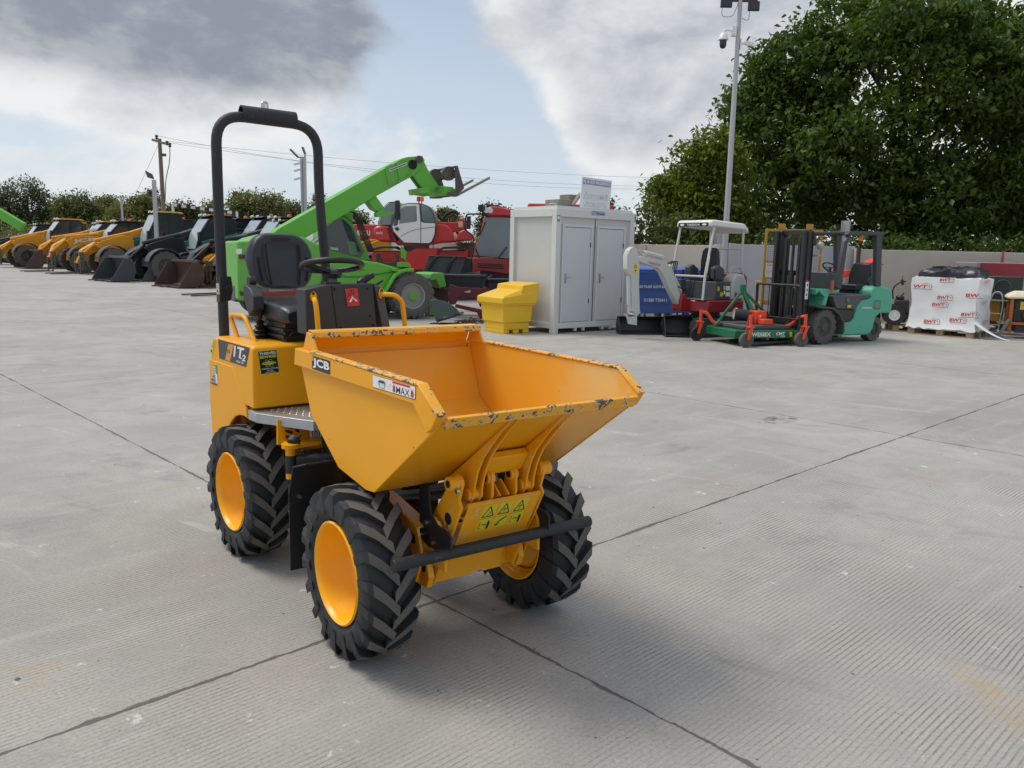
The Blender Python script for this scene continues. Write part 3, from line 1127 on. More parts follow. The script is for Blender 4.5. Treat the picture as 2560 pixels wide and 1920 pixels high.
# ---- levers, hand rails
for x, y, zk in ((-0.935, -0.243, 1.318), (-0.955, -0.186, 1.322)):
    lv = B()
    pf = []
    for k in range(9):
        pf.append((0.047 - k * 0.0035 + (0.006 if k % 2 == 0 else -0.006), k * 0.0115))
    lv.lathe([(0.0, 0)] + pf + [(0.010, 0.105), (0.009, 0.13)], (x, y, 1.113), 'z', 16)
    lv.lathe([(0.0, 0.0), (0.014, 0.0), (0.020, 0.03), (0.021, 0.065), (0.015, 0.085), (0, 0.09)], (x, y, zk - 0.09), 'z', 12)
    lv.done('control_lever', m_hose, dm, M=MR)
for s in (-1, 1):
    hr = B()
    pts = [RS(x, y, -0.327) for x, y in ((596, 853), (577, 795), (582, 786), (612, 790), (640, 864))]
    hr.tube(fillet([(p.x, s * 0.327, max(1.10, p.z) if i in (0, 4) else p.z) for i, p in enumerate(pts)], 0.045, 5), 0.0125, n=10)
    hr.done('grab_rail', m_yel, dm, M=MR)

# ---- console
co = B()
pp = [RQ(x, y, -0.33) for x, y in ((763, 724), (817, 712.5), (932, 707.5))]
hw_ = 0.5
co.prism([(p.y, p.z) for p in pp] + [(pp[2].y + 0.022, 1.21), (-0.02, 0.80), (-0.10, 0.80), (-0.10, 1.18), (pp[0].y + 0.004, 1.19)], -0.44, -0.33, 'x')
con = co.done('console', m_plas, dm, M=MR, bev=0.006)
cs = B()
pr = [RQ(x, y, -0.345) for x, y in ((935, 708.5), (957, 720), (978, 830), (960, 830))]
cs.prism([(p.y, p.z) for p in pr[:3]] + [(pr[3].y, pr[3].z - 0.02)], -0.43, -0.345, 'x')
cs.done('console_side', m_plas2, dm, M=MR, bev=0.004)
sm = B()
sm.plate([RQ(827.5, 713, -0.3285), RQ(829.5, 713, -0.3285), RQ(845, 832, -0.3285), RQ(843, 832, -0.3285)], 0.001)
for x, y in ((836, 723), (918, 722), (925, 790), (851, 819), (933, 813)):
    p = RQ(x, y, -0.33)
    sm.cyl(p, p + V((0.004, 0, 0)), 0.006, n=8)
sm.done('panel_seam', m_dark, con, M=MR)
X0 = -0.327
sk_ = Sticker([RQ(862, 722, X0), RQ(893, 720, X0), RQ(899.5, 763.5, X0), RQ(869, 766, X0)], p_red, M=MR)
sk_.line([(0.33, 0.12), (0.62, 0.10), (0.70, 0.22), (0.60, 0.30)], 0.05, p_blk).line([(0.4, 0.17), (0.55, 0.28), (0.72, 0.33)], 0.04, p_blk).shape([(0.15, 0.26), (0.42, 0.24), (0.45, 0.42), (0.2, 0.44)], mat('dull maroon print', (0.25, 0.03, 0.03), 0.5))
sk_.shape([(0.45, 0.40), (0.56, 0.56), (0.42, 0.56)], p_wht).shape([(0.44, 0.5), (0.54, 0.5), (0.34, 0.76), (0.22, 0.78), (0.17, 0.72), (0.24, 0.68)], p_wht).shape([(0.47, 0.5), (0.55, 0.52), (0.74, 0.66), (0.85, 0.70), (0.82, 0.76), (0.68, 0.74)], p_wht)
sk_.done('sticker', con)
for pts_, s in (((783, 738), 0), ((953, 730), 1)):
    p = RQ(*pts_, -0.33)
    hr = B()
    ov = [(p.y + 0.0165 * math.cos(t) , p.z - 0.008 + 0.026 * math.sin(t)) for t in [2 * PI * k / 18 for k in range(18)]]
    hr.prism(ov, -0.33, -0.324, 'x')
    if s == 0:
        e = [(-0.325, p.y, p.z - 0.018), (-0.285, p.y - 0.012, p.z - 0.020), (-0.275, p.y - 0.010, p.z - 0.06), (-0.275, p.y + 0.005, 1.10)]
    else:
        e = [(-0.325, p.y, p.z - 0.012), (-0.28, p.y + 0.05, p.z - 0.012), (-0.275, p.y + 0.092, p.z - 0.045), (-0.275, p.y + 0.12, 1.10)]
    hr.tube(fillet(e, 0.05, 5), 0.0125, n=10)
    h_ = hr.done('hand_rail', m_yel, dm, M=MR, bev=0.001)
    B().cyl((-0.324, p.y - 0.003, p.z + 0.009), (-0.318, p.y - 0.003, p.z + 0.009), 0.007, n=8).done('bolt', m_blk, h_, M=MR)
    B().cyl((-0.324, p.y + 0.005, p.z - 0.028), (-0.3215, p.y + 0.005, p.z - 0.028), 0.005, n=8).done('bolt', m_blk, h_, M=MR)
sw = B()
c = RQ(830, 664, -0.52)
nrm = V((-0.20, 0.05, 0.98)).normalized()
e1 = V((1, 0, 0.2)).normalized()
e2 = nrm.cross(e1).normalized()
e1 = e2.cross(nrm)
sw.tube([c + (e1 * math.cos(t) + e2 * math.sin(t)) * 0.150 for t in [2 * PI * k / 40 for k in range(40)]], 0.0155, n=12, closed=True)
for t in (PI * 0.5, PI * 1.5, PI * 1.0):
    d_ = e1 * math.cos(t) + e2 * math.sin(t)
    sd = nrm.cross(d_)
    hb_ = c - nrm * 0.045
    sw.loft([[hb_ + d_ * 0.02 + sd * q + nrm * h for q, h in ((-0.03, 0), (0.03, 0), (0.03, 0.018), (-0.03, 0.018))], [c + d_ * 0.145 + sd * q + nrm * h for q, h in ((-0.016, -0.008), (0.016, -0.008), (0.016, 0.006), (-0.016, 0.006))]])
sw.lathe([(0, 0), (0.045, 0.0), (0.05, 0.02), (0.034, 0.04), (0, 0.045)], c - V((0, 0, 0.062)), 'z', 18)
wheel_s = sw.done('steering_wheel', m_hose, dm, M=MR)
cl = B()
cl.cyl(c - nrm * 0.06, c - nrm * 0.20 + V((0.02, 0, 0)), 0.022)
cl.done('steering_column', m_plas2, dm, M=MR)
gr = B()
gr.cyl(RQ(905, 704, -0.40), RQ(932, 687, -0.40), 0.0165)
gr.cyl(RQ(899, 709, -0.40), RQ(908, 700, -0.40), 0.021, 0.018)
B().cyl(RQ(938, 713, -0.40), RQ(957, 701, -0.40), 0.009, 0.006).done('light_switch', m_hose, dm, M=MR)
B().box(-0.42, -0.36, pp[1].y + 0.01, pp[1].y + 0.09, pp[1].z - 0.002, pp[1].z + 0.012).done('dash_pod', m_hose, dm, M=MR)
gr.done('speed_lever', m_hose, dm, M=MR)

# ---- printing on the dumper
Y0 = -0.4187
s1 = Sticker([RS(545.6, 847.5, Y0), RS(624.4, 869.2, Y0), RS(615, 917.6, Y0), RS(548.5, 896, Y0)], p_grey, M=MR)
s1.shape([(0.345, 0.10), (0.525, 0.07), (0.42, 0.97), (0.235, 0.97)], p_org).text('JCB', 0.30, 0.40, 0.42, 0.62, p_blk)
s1.text('1T', 0.545, 0.10, 0.86, 0.66, p_wht, 0.03).text('-2', 0.77, 0.42, 0.955, 0.74, p_wht, 0.03).text('HIGH TIP', 0.66, 0.80, 0.92, 0.90, p_wht)
s1.done('sticker', cover)
s1 = Sticker([RS(532.5, 846, Y0), RS(539, 848, Y0), RS(531, 886, Y0), RS(524, 883.5, Y0)], p_yel, M=MR)
s1.line([(0, 0.49), (1, 0.5)], 0.03, p_blk).oval(0.5, 0.8, 0.25, 0.08, p_blk).line([(0.4, 0.15), (0.7, 0.4)], 0.05, p_blk)
s1.done('sticker', cover)
Y0 = -0.4212
s1 = Sticker([RS(533.5, 910, Y0), RS(542, 912, Y0), RS(544.5, 963.5, Y0), RS(528, 958, Y0)], p_wht, M=MR)
s1.shape([(0.0, 0.02), (1, 0.0), (1, 0.10), (0, 0.12)], p_grn).shape([(0.62, 0.1), (1, 0.1), (1, 0.45), (0.72, 0.45)], p_grn)
for v_ in (0.16, 0.28, 0.40):
    s1.text('DATA', 0.08, v_, 0.58, v_ + 0.09, p_grey)
s1.text('SAFE', 0.05, 0.52, 0.7, 0.68, p_blk).text('MARK', 0.05, 0.70, 0.8, 0.86, p_blk).shape([(0, 0.93), (1, 0.93), (1, 1), (0, 1)], p_blk).line([(0.1, 0.88), (0.8, 0.9)], 0.02, p_blk)
s1.done('sticker', dm)
X0 = -0.5945
q = [(642.5, 877.9), (691.7, 872.8), (699.6, 931.4), (651.2, 937.2)]
s1 = Sticker([RQ(*p, X0) for p in q], p_lime, M=MR)
s1.shape([(0.035, 0.03), (0.965, 0.03), (0.965, 0.97), (0.035, 0.97)], p_blk)
s1.text('THIEVES', 0.08, 0.07, 0.92, 0.185, p_wht, 0.03).text('BEWARE', 0.08, 0.21, 0.92, 0.33, p_lime, 0.03)
for k in range(3):
    t = PI * k / 3
    el = [(0.5 + 0.30 * math.cos(f) * math.cos(t) - 0.11 * math.sin(f) * math.sin(t), 0.55 + 0.155 * (math.cos(f) * math.sin(t) * 1.1 + 0.4 * math.sin(f) * math.cos(t))) for f in [2 * PI * j / 24 for j in range(25)]]
    s1.line(el, 0.008, p_wht, 0.8)
s1.oval(0.5, 0.55, 0.36, 0.065, p_lime).text('SMARTWATER', 0.24, 0.525, 0.78, 0.575, p_blk)
s1.text('FORENSIC SYSTEMS', 0.09, 0.745, 0.93, 0.80, p_wht, 0.01).text('IN USE', 0.36, 0.825, 0.65, 0.875, p_wht, 0.01).line([(0.3, 0.91), (0.72, 0.91)], 0.008, p_wht).line([(0.22, 0.935), (0.8, 0.935)], 0.008, p_wht)
s1.done('sticker', cover)
X0 = -0.384
s1 = Sticker([RQ(773.5, 1066, X0), RQ(812, 1071, X0), RQ(812, 1103, X0), RQ(774.5, 1098, X0)], p_wht, M=MR)
s1.text('101', 0.17, 0.24, 0.66, 0.86, p_blk, 0.02).text('dB', 0.69, 0.62, 0.93, 0.86, p_blk)
s1.done('sticker', dm)
Y0 = -0.4594
s1 = Sticker([DS(779.8, 888.5, Y0), DS(825.4, 902.5, Y0), DS(825.4, 937, Y0), DS(780.5, 921.3, Y0)], p_blk)
s1.text('JCB', 0.06, 0.12, 0.97, 0.90, p_wht, 0.035).shape([(0, 0.02), (0.11, 0.05), (0.10, 0.40), (0.0, 0.36)], p_org)
s1.done('sticker', skip)
s1 = Sticker([DS(931.6, 936.8, Y0), DS(1040, 967, Y0), DS(1038.7, 999.7, Y0), DS(932.5, 968.2, Y0)], p_blk)
s1.shape([(0.006, 0.02), (0.992, 0.02), (0.992, 0.955), (0.006, 0.955)], p_wht)
s1.text('MAX', 0.575, 0.36, 0.875, 0.90, p_blk, 0.005).shape([(0.49, 0.05), (0.885, 0.05), (0.885, 0.20), (0.49, 0.20)], p_red)
for u in (0.525, 0.935):
    s1.line([(u, 0.86), (u, 0.42)], 0.05, p_red).shape([(u - 0.022, 0.50), (u, 0.24), (u + 0.022, 0.50)], p_red)
s1.line([(0.16, 0.45), (0.19, 0.80), (0.30, 0.86), (0.31, 0.45)], 0.03, p_grey, 3).shape([(0.14, 0.44), (0.20, 0.24), (0.30, 0.24), (0.33, 0.44)], p_grey).line([(0.26, 0.8), (0.26, 1.0)], 0.02, p_org, 3).line([(0.36, 0.6), (0.43, 0.55), (0.47, 0.3)], 0.03, p_org, 3)
s1.done('sticker', skip)
zt, zb, xt, xb = 0.662, 0.540, 0.2345, 0.1678
for k in range(3):
    y0_, y1_ = -0.098 + k * 0.074, -0.098 + k * 0.074 + 0.068
    s1 = Sticker([(xt, y0_, zt), (xt, y1_, zt), (xb, y1_, zb), (xb, y0_, zb)], p_blk)
    s1.shape([(0.03, 0.015), (0.97, 0.015), (0.97, 0.985), (0.03, 0.985)], p_yel)
    s1.line([(0.5, 0.08), (0.88, 0.46), (0.12, 0.46), (0.5, 0.08), (0.88, 0.46)], 0.035, p_blk, 0.55)
    s1.line([(0, 0.53), (1, 0.53)], 0.012, p_blk)
    if k == 0:
        s1.line([(0.4, 0.4), (0.62, 0.36), (0.6, 0.28)], 0.02, p_blk, 0.55)
    else:
        s1.line([(0.5, 0.22), (0.5, 0.42)], 0.02, p_blk, 0.55).line([(0.38, 0.3), (0.62, 0.27)], 0.02, p_blk, 0.55)
    if k == 1:
        s1.line([(0.2, 0.9), (0.4, 0.75), (0.85, 0.6)], 0.04, p_blk, 0.55).line([(0.25, 0.92), (0.5, 0.84)], 0.02, p_blk, 0.55)
    else:
        s1.line([(0.15, 0.62), (0.15, 0.9), (0.32, 0.9)], 0.015, p_blk, 0.55).line([(0.32, 0.76), (0.6, 0.76)], 0.03, p_blk, 0.55).oval(0.74, 0.68, 0.07, 0.04, p_blk).shape([(0.68, 0.72), (0.84, 0.72), (0.80, 0.95), (0.68, 0.95)], p_blk)
    s1.done('sticker', frame)
for y0_ in (-0.215, 0.06):
    s1 = Sticker([(-0.0178, y0_, 0.40), (-0.0178, y0_ + 0.045, 0.40), (-0.0178, y0_ + 0.045, 0.325), (-0.0178, y0_, 0.325)], p_blk)
    s1.shape([(0.04, 0.03), (0.96, 0.03), (0.96, 0.97), (0.04, 0.97)], p_wht).line([(0.3, 0.2), (0.7, 0.3), (0.4, 0.5), (0.65, 0.6), (0.5, 0.8), (0.25, 0.6)], 0.05, p_blk, 0.6)
    s1.done('sticker', frame)
# ================================================================ helpers for the yard


def zoomer(ox, oy, sc):
    return lambda X_, Y_: (ox + X_ / sc, oy + Y_ / sc)


z3 = zoomer(1200, 420, 3.7712)
z4 = zoomer(1500, 540, 4.8087)
z6 = zoomer(1880, 560, 5.3526)
z5 = zoomer(2200, 600, 6.1444)
zm = zoomer(580, 360, 3.0722)
zr = zoomer(880, 360, 6.1444)
zb = zoomer(860, 580, 5.53)


def side(F, z, Y, pts):
    """outline points surveyed on the plane y = Y of a frame, as (x, z)"""
    return [(q.x, q.z) for q in (F.s(*z(*p), Y) for p in pts)]


def face(F, z, X_, pts):
    return [(q.y, q.z) for q in (F.q(*z(*p), X_) for p in pts)]


m_cab = mat('grey white cabin steel', (0.66, 0.66, 0.63), 0.5, var=0.05, scale=2, dirt=((0.42, 0.36, 0.26), 0.10, 5))
m_cabd = mat('pale grey door panel', (0.60, 0.62, 0.63), 0.42, var=0.03, scale=2)
m_cabs = mat('cabin wall panel', (0.57, 0.575, 0.55), 0.5, var=0.05, scale=3, dirt=((0.44, 0.40, 0.32), 0.12, 3))
m_bin = mat('yellow grit bin plastic', (0.80, 0.48, 0.02), 0.42, var=0.07, scale=3, dirt=((0.35, 0.27, 0.08), 0.08, 8))
m_wood = mat('weathered timber', (0.26, 0.23, 0.19), 0.85, var=0.35, scale=9)
m_pal = mat('pallet timber', (0.40, 0.30, 0.19), 0.85, var=0.35, scale=8)
m_conc = mat('stained concrete wall panel', (0.52, 0.48, 0.405), 0.9, var=0.16, scale=0.9, dirt=((0.33, 0.30, 0.25), 0.20, 1.4), bump=0.3)
m_post = mat('galvanised column steel', (0.46, 0.465, 0.47), 0.5, metal=0.35, var=0.12, scale=3)
m_sheet = mat('grey steel sheet panel', (0.45, 0.465, 0.48), 0.55, metal=0.05, var=0.10, scale=1.1)
m_blue = mat('blue bin plastic', (0.045, 0.11, 0.36), 0.5, var=0.12, scale=4, dirt=((0.25, 0.30, 0.42), 0.08, 18))
m_blued = mat('blue bin lid plastic', (0.08, 0.14, 0.40), 0.45, var=0.1)
m_exg = mat('light grey excavator paint', (0.56, 0.57, 0.55), 0.38, var=0.05, coat=0.15)
m_red = mat('dark red machine paint', (0.30, 0.014, 0.022), 0.35, var=0.12, coat=0.15)
m_red2 = mat('bright red machine paint', (0.52, 0.028, 0.028), 0.35, var=0.10, coat=0.15)
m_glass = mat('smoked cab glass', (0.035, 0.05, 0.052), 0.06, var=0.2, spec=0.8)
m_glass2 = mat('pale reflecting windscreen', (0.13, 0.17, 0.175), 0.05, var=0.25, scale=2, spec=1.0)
m_gry = mat('dark grey machine plastic', (0.075, 0.078, 0.083), 0.5, var=0.2)
m_trk = mat('dusty rubber track', (0.05, 0.05, 0.048), 0.85, var=0.4, scale=12)
m_mgn = mat('deep green mower paint', (0.012, 0.15, 0.065), 0.35, var=0.12, coat=0.2)
m_mor = mat('orange red mower paint', (0.72, 0.075, 0.025), 0.4, var=0.08)
m_fgn = mat('turquoise forklift paint', (0.085, 0.42, 0.265), 0.42, var=0.10, scale=3, dirt=((0.13, 0.22, 0.16), 0.14, 5))
m_mast = mat('grimy black mast steel', (0.028, 0.027, 0.026), 0.55, var=0.5, scale=6, dirt=((0.10, 0.085, 0.065), 0.22, 5))
m_tyr = mat('dusty grey tyre', (0.10, 0.098, 0.088), 0.9, var=0.4, scale=7)
m_hub = mat('muddy wheel disc', (0.085, 0.08, 0.07), 0.8, var=0.4, scale=9)
m_cage = mat('ochre yellow cage paint', (0.52, 0.27, 0.03), 0.5, var=0.15, dirt=((0.2, 0.11, 0.05), 0.15, 6))
m_white = mat('white enamel', (0.78, 0.78, 0.76), 0.4, var=0.04)
m_wrap = mat('white pallet wrap film', (0.84, 0.84, 0.84), 0.32, var=0.04, scale=3, bump=0.25)
m_tarp = mat('black plastic sheet', (0.018, 0.018, 0.024), 0.28, var=0.3)
m_rust = mat('rusty brown steel', (0.085, 0.048, 0.032), 0.8, var=0.4, scale=5, dirt=((0.16, 0.09, 0.05), 0.3, 7))
m_org = mat('orange beacon lens', (0.85, 0.22, 0.03), 0.2, var=0.05)
m_pur = mat('faded purple print', (0.33, 0.30, 0.52), 0.5, var=0.2, scale=9)
m_fade = mat('almost vanished grey print', (0.60, 0.61, 0.66), 0.5, var=0.05)

# ================================================================ toilet cabin
C = Fr((0.813, 16.311), rad(39.7))
cb = thing('toilet_cabin', 'pale grey steel portable cabin with two doors behind the yellow grit bin', 'cabin', C)
L_, W_, H_ = 2.30, 1.45, 2.50
b = B()
b.box(0.06, L_ - 0.06, 0.06, W_ - 0.06, 0.16, 2.42)
b.done('wall', m_cabs, cb)
b = B()
for x in (0.0, L_ - 0.13):
    for y in (0.0, W_ - 0.13):
        b.box(x, x + 0.13, y, y + 0.13, 0.0, 2.34)
b.box(0.0, L_, 0.002, 0.128, 2.341, H_)
b.box(0.0, L_, W_ - 0.128, W_ - 0.002, 2.341, H_)
b.box(0.002, 0.128, 0.13, W_ - 0.13, 2.342, H_ - 0.002)
b.box(L_ - 0.128, L_ - 0.002, 0.13, W_ - 0.13, 2.342, H_ - 0.002)
b.box(0.13, L_ - 0.13, 0.004, 0.10, 0.10, 0.215)
b.box(0.004, 0.10, 0.13, W_ - 0.13, 0.10, 0.215)
for x in (0.62, 0.85, 1.42, 1.65):
    b.box(x, x + 0.05, 0.01, 0.09, 0.03, 0.099)
b.done('frame', m_cab, cb, bev=0.006)
b = B()
b.box(0.05, L_ - 0.05, 0.05, W_ - 0.05, H_ + 0.001, H_ + 0.055)
b.tube(fillet([(0.06, 0.3, 2.5), (0.06, 0.3, 2.60), (0.06, 0.12, 2.60), (0.06, 0.12, 2.5)], 0.02), 0.006)
b.done('roof', m_cab, cb, bev=0.008)
for x0, x1, hx in ((0.25, 1.00, 0.33), (1.24, 1.99, 1.33)):
    dr = B()
    dr.box(x0, x1, 0.030, 0.060, 0.235, 2.14)
    d_ = dr.done('door', m_cabd, cb, bev=0.004)
    f_ = B()
    for a in ((x0 - 0.05, x0 - 0.008, 0.215, 2.20), (x1 + 0.008, x1 + 0.05, 0.215, 2.20), (x0 - 0.008, x1 + 0.008, 2.148, 2.20)):
        f_.box(a[0], a[1], 0.018, 0.062, a[2], a[3])
    f_.done('door_frame', m_cab, d_, bev=0.004)
    dk = B()
    dk.box(x0 - 0.006, x0, 0.034, 0.058, 0.235, 2.14)
    dk.box(x0, x1, 0.034, 0.058, 2.141, 2.147)
    dk.done('door_gap', m_dark, d_)
    h_ = B()
    h_.box(x0 + 0.045, x0 + 0.08, 0.020, 0.0295, 1.02, 1.22)
    h_.tube(fillet([(x0 + 0.062, 0.02, 1.14), (x0 + 0.062, -0.025, 1.14), (x0 + 0.19, -0.025, 1.14)], 0.02), 0.011)
    h_.done('door_handle', m_steel, d_)
    for z in (0.6, 1.75):
        B().box(x1 - 0.012, x1 + 0.004, 0.012, 0.0295, z, z + 0.10).done('hinge', m_gry, d_)
B().box(L_ / 2 - 0.012, L_ / 2 + 0.0, 0.052, 0.0595, 0.215, 2.34).done('panel_joint', m_dark, cb)
Sticker([C.s(1479, 526.5, -0.001), C.s(1513, 529.5, -0.001), C.s(1513, 540, -0.001), C.s(1479, 538, -0.001)], mat('pale blue plate', (0.36, 0.39, 0.48), 0.5)).shape([(0.1, 0.15), (0.5, 0.2), (0.5, 0.3), (0.1, 0.25)], mat('blue print', (0.10, 0.13, 0.42), 0.5)).shape([(0.35, 0.45), (0.95, 0.5), (0.95, 0.85), (0.35, 0.75)], MATS['blue print']).done('sticker', cb)
Sticker([C.s(1393, 538, -0.001), C.s(1401, 537, -0.001), C.s(1400, 554, -0.001), C.s(1392.5, 553.5, -0.001)], p_grn).shape([(0.15, 0.2), (0.8, 0.2), (0.8, 0.6), (0.15, 0.6)], p_wht).done('sticker', cb)
b = B()
q = [C.s(*p, 0.22) for p in ((1454.5, 441.5), (1528, 452), (1522, 524), (1448.5, 519))]
zf = H_ + 0.056
q[2].z = q[3].z = zf
b.plate([q[3], q[2], q[1], q[0]], 0.02)
sb = b.done('sign_board', m_white, None)
sb.matrix_world = MX.Translation(C.o) @ MX.Rotation(C.a, 4, 'Z')
tag(sb, 'faded white toilet sign board standing on the roof of the pale cabin', 'sign')
st_ = Sticker([p + V((0, -0.021, 0)) for p in q], None)
st_.shape([(0.03, 0.06), (0.98, 0.07), (0.97, 0.24), (0.03, 0.23)], m_pur).text('RJ & KD McLEAN', 0.05, 0.09, 0.86, 0.21, p_wht, 0.02).text('LTD', 0.88, 0.10, 0.96, 0.17, p_wht)
st_.text('CUSTOMER', 0.10, 0.54, 0.92, 0.70, m_fade, 0.01).text('TOILETS', 0.16, 0.80, 0.84, 0.95, m_fade, 0.01)
for u, v in ((0.16, 0.50), (0.86, 0.52), (0.14, 0.91), (0.86, 0.92)):
    st_.oval(u, v, 0.012, 0.014, p_grey, 8)
st_.done('lettering', sb)
b = B()
r0, r1 = C.s(1387, 505, 0.45), C.s(1427, 505, 0.45)
b.box(r0.x, r1.x, 0.35, 0.75, zf, zf + 0.15)
o = b.done('timber_block', m_wood, None, bev=0.008)
o.matrix_world = sb.matrix_world
tag(o, 'low weathered timber block lying on the cabin roof beside the sign', 'block')
b = B()
r2, r3 = C.s(1415, 495, 0.5), C.s(1437, 495, 0.5)
b.box(r2.x, r3.x, 0.40, 0.70, zf + 0.151, zf + 0.27)
o = b.done('timber_block', m_wood, None, bev=0.008)
o.matrix_world = sb.matrix_world
tag(o, 'short timber block stacked on top of the longer block behind the sign', 'block')
b = B()
k0, k1 = C.s(1431, 510, 0.3), C.s(1452, 487, 0.3)
b.obox((k0.x, 0.3, zf + 0.05), (k1.x, 0.3, zf + 0.30), 0.1, 0.035)
o = b.done('timber_prop', m_wood, None)
o.matrix_world = sb.matrix_world
tag(o, 'slanting timber prop holding up the sign board on the cabin roof', 'prop')

# ================================================================ grit bin
GB = Fr(ground(1259, 835), rad(35))
gb = thing('grit_bin', 'yellow plastic grit bin with a sloping lid against the grey cabin', 'grit bin', GB)
fd, fw = 0.62, 0.72
b = B()


def tap(i, z):
    return [(i, i, z), (fd - i, i, z), (fd - i, fw - i, z), (i, fw - i, z)]


b.loft([tap(0.0, 0.075), tap(0.0, 0.22), tap(-0.03, 0.225), tap(-0.05, 0.56), tap(-0.085, 0.565), tap(-0.09, 0.66)])
for x0, x1 in ((0, 0.14), (0.24, 0.38), (0.48, fd)):
    b.box(x0, x1, 0.001, fw - 0.001, 0, 0.0745)
bin_b = b.done('body', m_bin, gb, bev=0.012)
b = B()
i = 0.115
b.loft([[(-i, -i, 0.60), (fd + 0.10, -i, 0.60), (fd + 0.10, fw + i, 0.60), (-i, fw + i, 0.60)], [(-i, -i, 0.72), (fd + 0.12, -i, 0.84), (fd + 0.12, fw + i, 0.84), (-i, fw + i, 0.72)], [(-i + 0.06, -i + 0.05, 0.755), (fd * 0.62, -i + 0.07, 0.89), (fd * 0.62, fw + i - 0.07, 0.89), (-i + 0.06, fw + i - 0.05, 0.755)]])
b.prism([(0.34, 0.80), (fd + 0.13, 0.66), (fd + 0.17, 1.02), (fd * 0.62, 0.97)], -0.10, fw + 0.10)
b.done('lid', m_bin, gb, bev=0.015)

# ================================================================ boundary walls


def wall(name, label, A, C_, h, m, panel=2.4, th=0.12, post=None, lean=0):
    A, C_ = V((*A, 0)), V((*C_, 0))
    d = C_ - A
    F = Fr(A, math.atan2(d.y, d.x))
    t = thing(name, label, 'wall', F)
    n_ = max(1, round(d.length / panel))
    w_ = d.length / n_
    for k in range(n_):
        B().box(k * w_ + 0.09, (k + 1) * w_ - 0.0905, -th / 2, th / 2, 0, h).done('panel', m, t, bev=0.01)
    for k in range(n_ + 1):
        B().box(k * w_ - 0.09, k * w_ + 0.09, -th / 2 - 0.03, th / 2 + 0.03, 0, h + 0.02).done('post', post or m_conc, t, bev=0.008)
    return t


wall('concrete_wall', 'concrete panel wall running from behind the red machine to the grey steel sheets', (-3.0, 29.9), (5.35, 21.55), 1.92, m_conc, 2.4)
wall('sheet_fence', 'plain grey steel sheet fence between the two concrete walls', (5.75, 21.7), (9.0, 21.95), 1.96, m_sheet, 3.2, 0.06, m_post)
wall('concrete_wall', 'long stained concrete wall behind the white wrapped pallet and red baler', (9.15, 21.85), (34.0, 21.3), 1.90, m_conc, 12)
b = B()
b.box(-0.04, 0.04, -0.04, 0.04, 0, 1.95)
o = b.done('rust_post', m_rust, None)
o.location = (9.03, 21.5, 0)
tag(o, 'rusty brown post at the start of the long concrete wall', 'post')
for px, x_, y_, h, lb in ((1791, None, 21.9, 2.50, 'tall grey steel column beside the lamp post'), (2108, None, 21.4, 2.62, 'tall grey steel column rising behind the forklift')):
    p = at_depth(px, 640, y_)
    b = B()
    for y0, y1, x0, x1 in ((-0.10, -0.088, -0.1, 0.1), (0.088, 0.10, -0.1, 0.1), (-0.088, 0.088, -0.005, 0.005)):
        b.box(x0, x1, y0, y1, 0, h)
    o = b.done('steel_column', m_post, None)
    o.location = (p.x, y_, 0)
    o.rotation_euler.z = rad(60)
    tag(o, lb, 'column', 'steel columns along the boundary')

# ================================================================ lamp post with cameras
pb = at_depth(1803, 760, 21.0)
lp_ = thing('lamp_post', 'tall tapering metal lamp post with floodlights and security cameras before the oak', 'lamp post', None, None, (pb.x, 21.0, 0))
B().cyl((0, 0, 0), (0, 0, 8.05), 0.085, 0.052, n=16).done('pole', m_post, lp_)


def zpx(y, x=1840, dist=21.0):
    return at_depth(x, y, dist).z


zt_ = zpx(2)
B().box(-0.42, 0.42, -0.03, 0.03, zt_ - 0.02, zt_ + 0.05).done('cross_bar', m_rust, lp_)
for sx_, yy in ((-0.35, 12), (0.32, 19)):
    z = zpx(yy)
    f_ = B()
    f_.plate([(sx_ - 0.14, -0.03, z + 0.12), (sx_ + 0.14, -0.03, z + 0.12), (sx_ + 0.12, -0.11, z - 0.11), (sx_ - 0.16, -0.11, z - 0.11)], -0.06)
    f_ = f_.done('floodlight', m_blk, lp_, bev=0.006)
    g = B()
    g.plate([(sx_ - 0.115, -0.042, z + 0.096), (sx_ + 0.115, -0.042, z + 0.096), (sx_ + 0.097, -0.108, z - 0.088), (sx_ - 0.133, -0.108, z - 0.088)], 0.012)
    g.done('lamp_glass', mat('floodlight glass', (0.42, 0.42, 0.36), 0.2), f_)
    t = B()
    s_ = 1 if sx_ > 0 else -1
    t.tube(fillet([(sx_ - 0.1, -0.08, z - 0.1), (sx_ - 0.10, -0.06, z - 0.30), (sx_ - s_ * 0.18, -0.05, z - 0.30), (0.0 + s_ * 0.06, -0.03, z + 0.02 if s_ < 0 else z - 0.25)], 0.12, 5), 0.006, n=6)
    t.done('cable', m_hose, f_)
z = zpx(80)
b = B()
b.box(-0.17, -0.055, -0.06, 0.06, z - 0.10, z + 0.12)
b.tube(fillet([(-0.17, 0, z + 0.04), (-0.36, 0, z + 0.04), (-0.36, 0, z - 0.07)], 0.08, 5), 0.03)
pc = b.done('camera_arm', m_white, lp_)
b = B()
b.lathe([(0, 0.08), (0.05, 0.075), (0.085, 0.03), (0.12, -0.06), (0.125, -0.09), (0.10, -0.10), (0, -0.10)], (-0.36, 0, z - 0.10), 'z', 18)
b.done('camera_housing', m_white, pc)
b = B()
b.lathe([(0.085, 0.0), (0.085, -0.10), (0.07, -0.16), (0.04, -0.19), (0, -0.195)], (-0.36, 0, z - 0.20), 'z', 18)
b.done('camera_dome', mat('dark camera dome', (0.02, 0.02, 0.03), 0.1), pc)
z = zpx(113, 1860)
b = B()
b.box(0.055, 0.085, -0.05, 0.05, z - 0.09, z + 0.14)
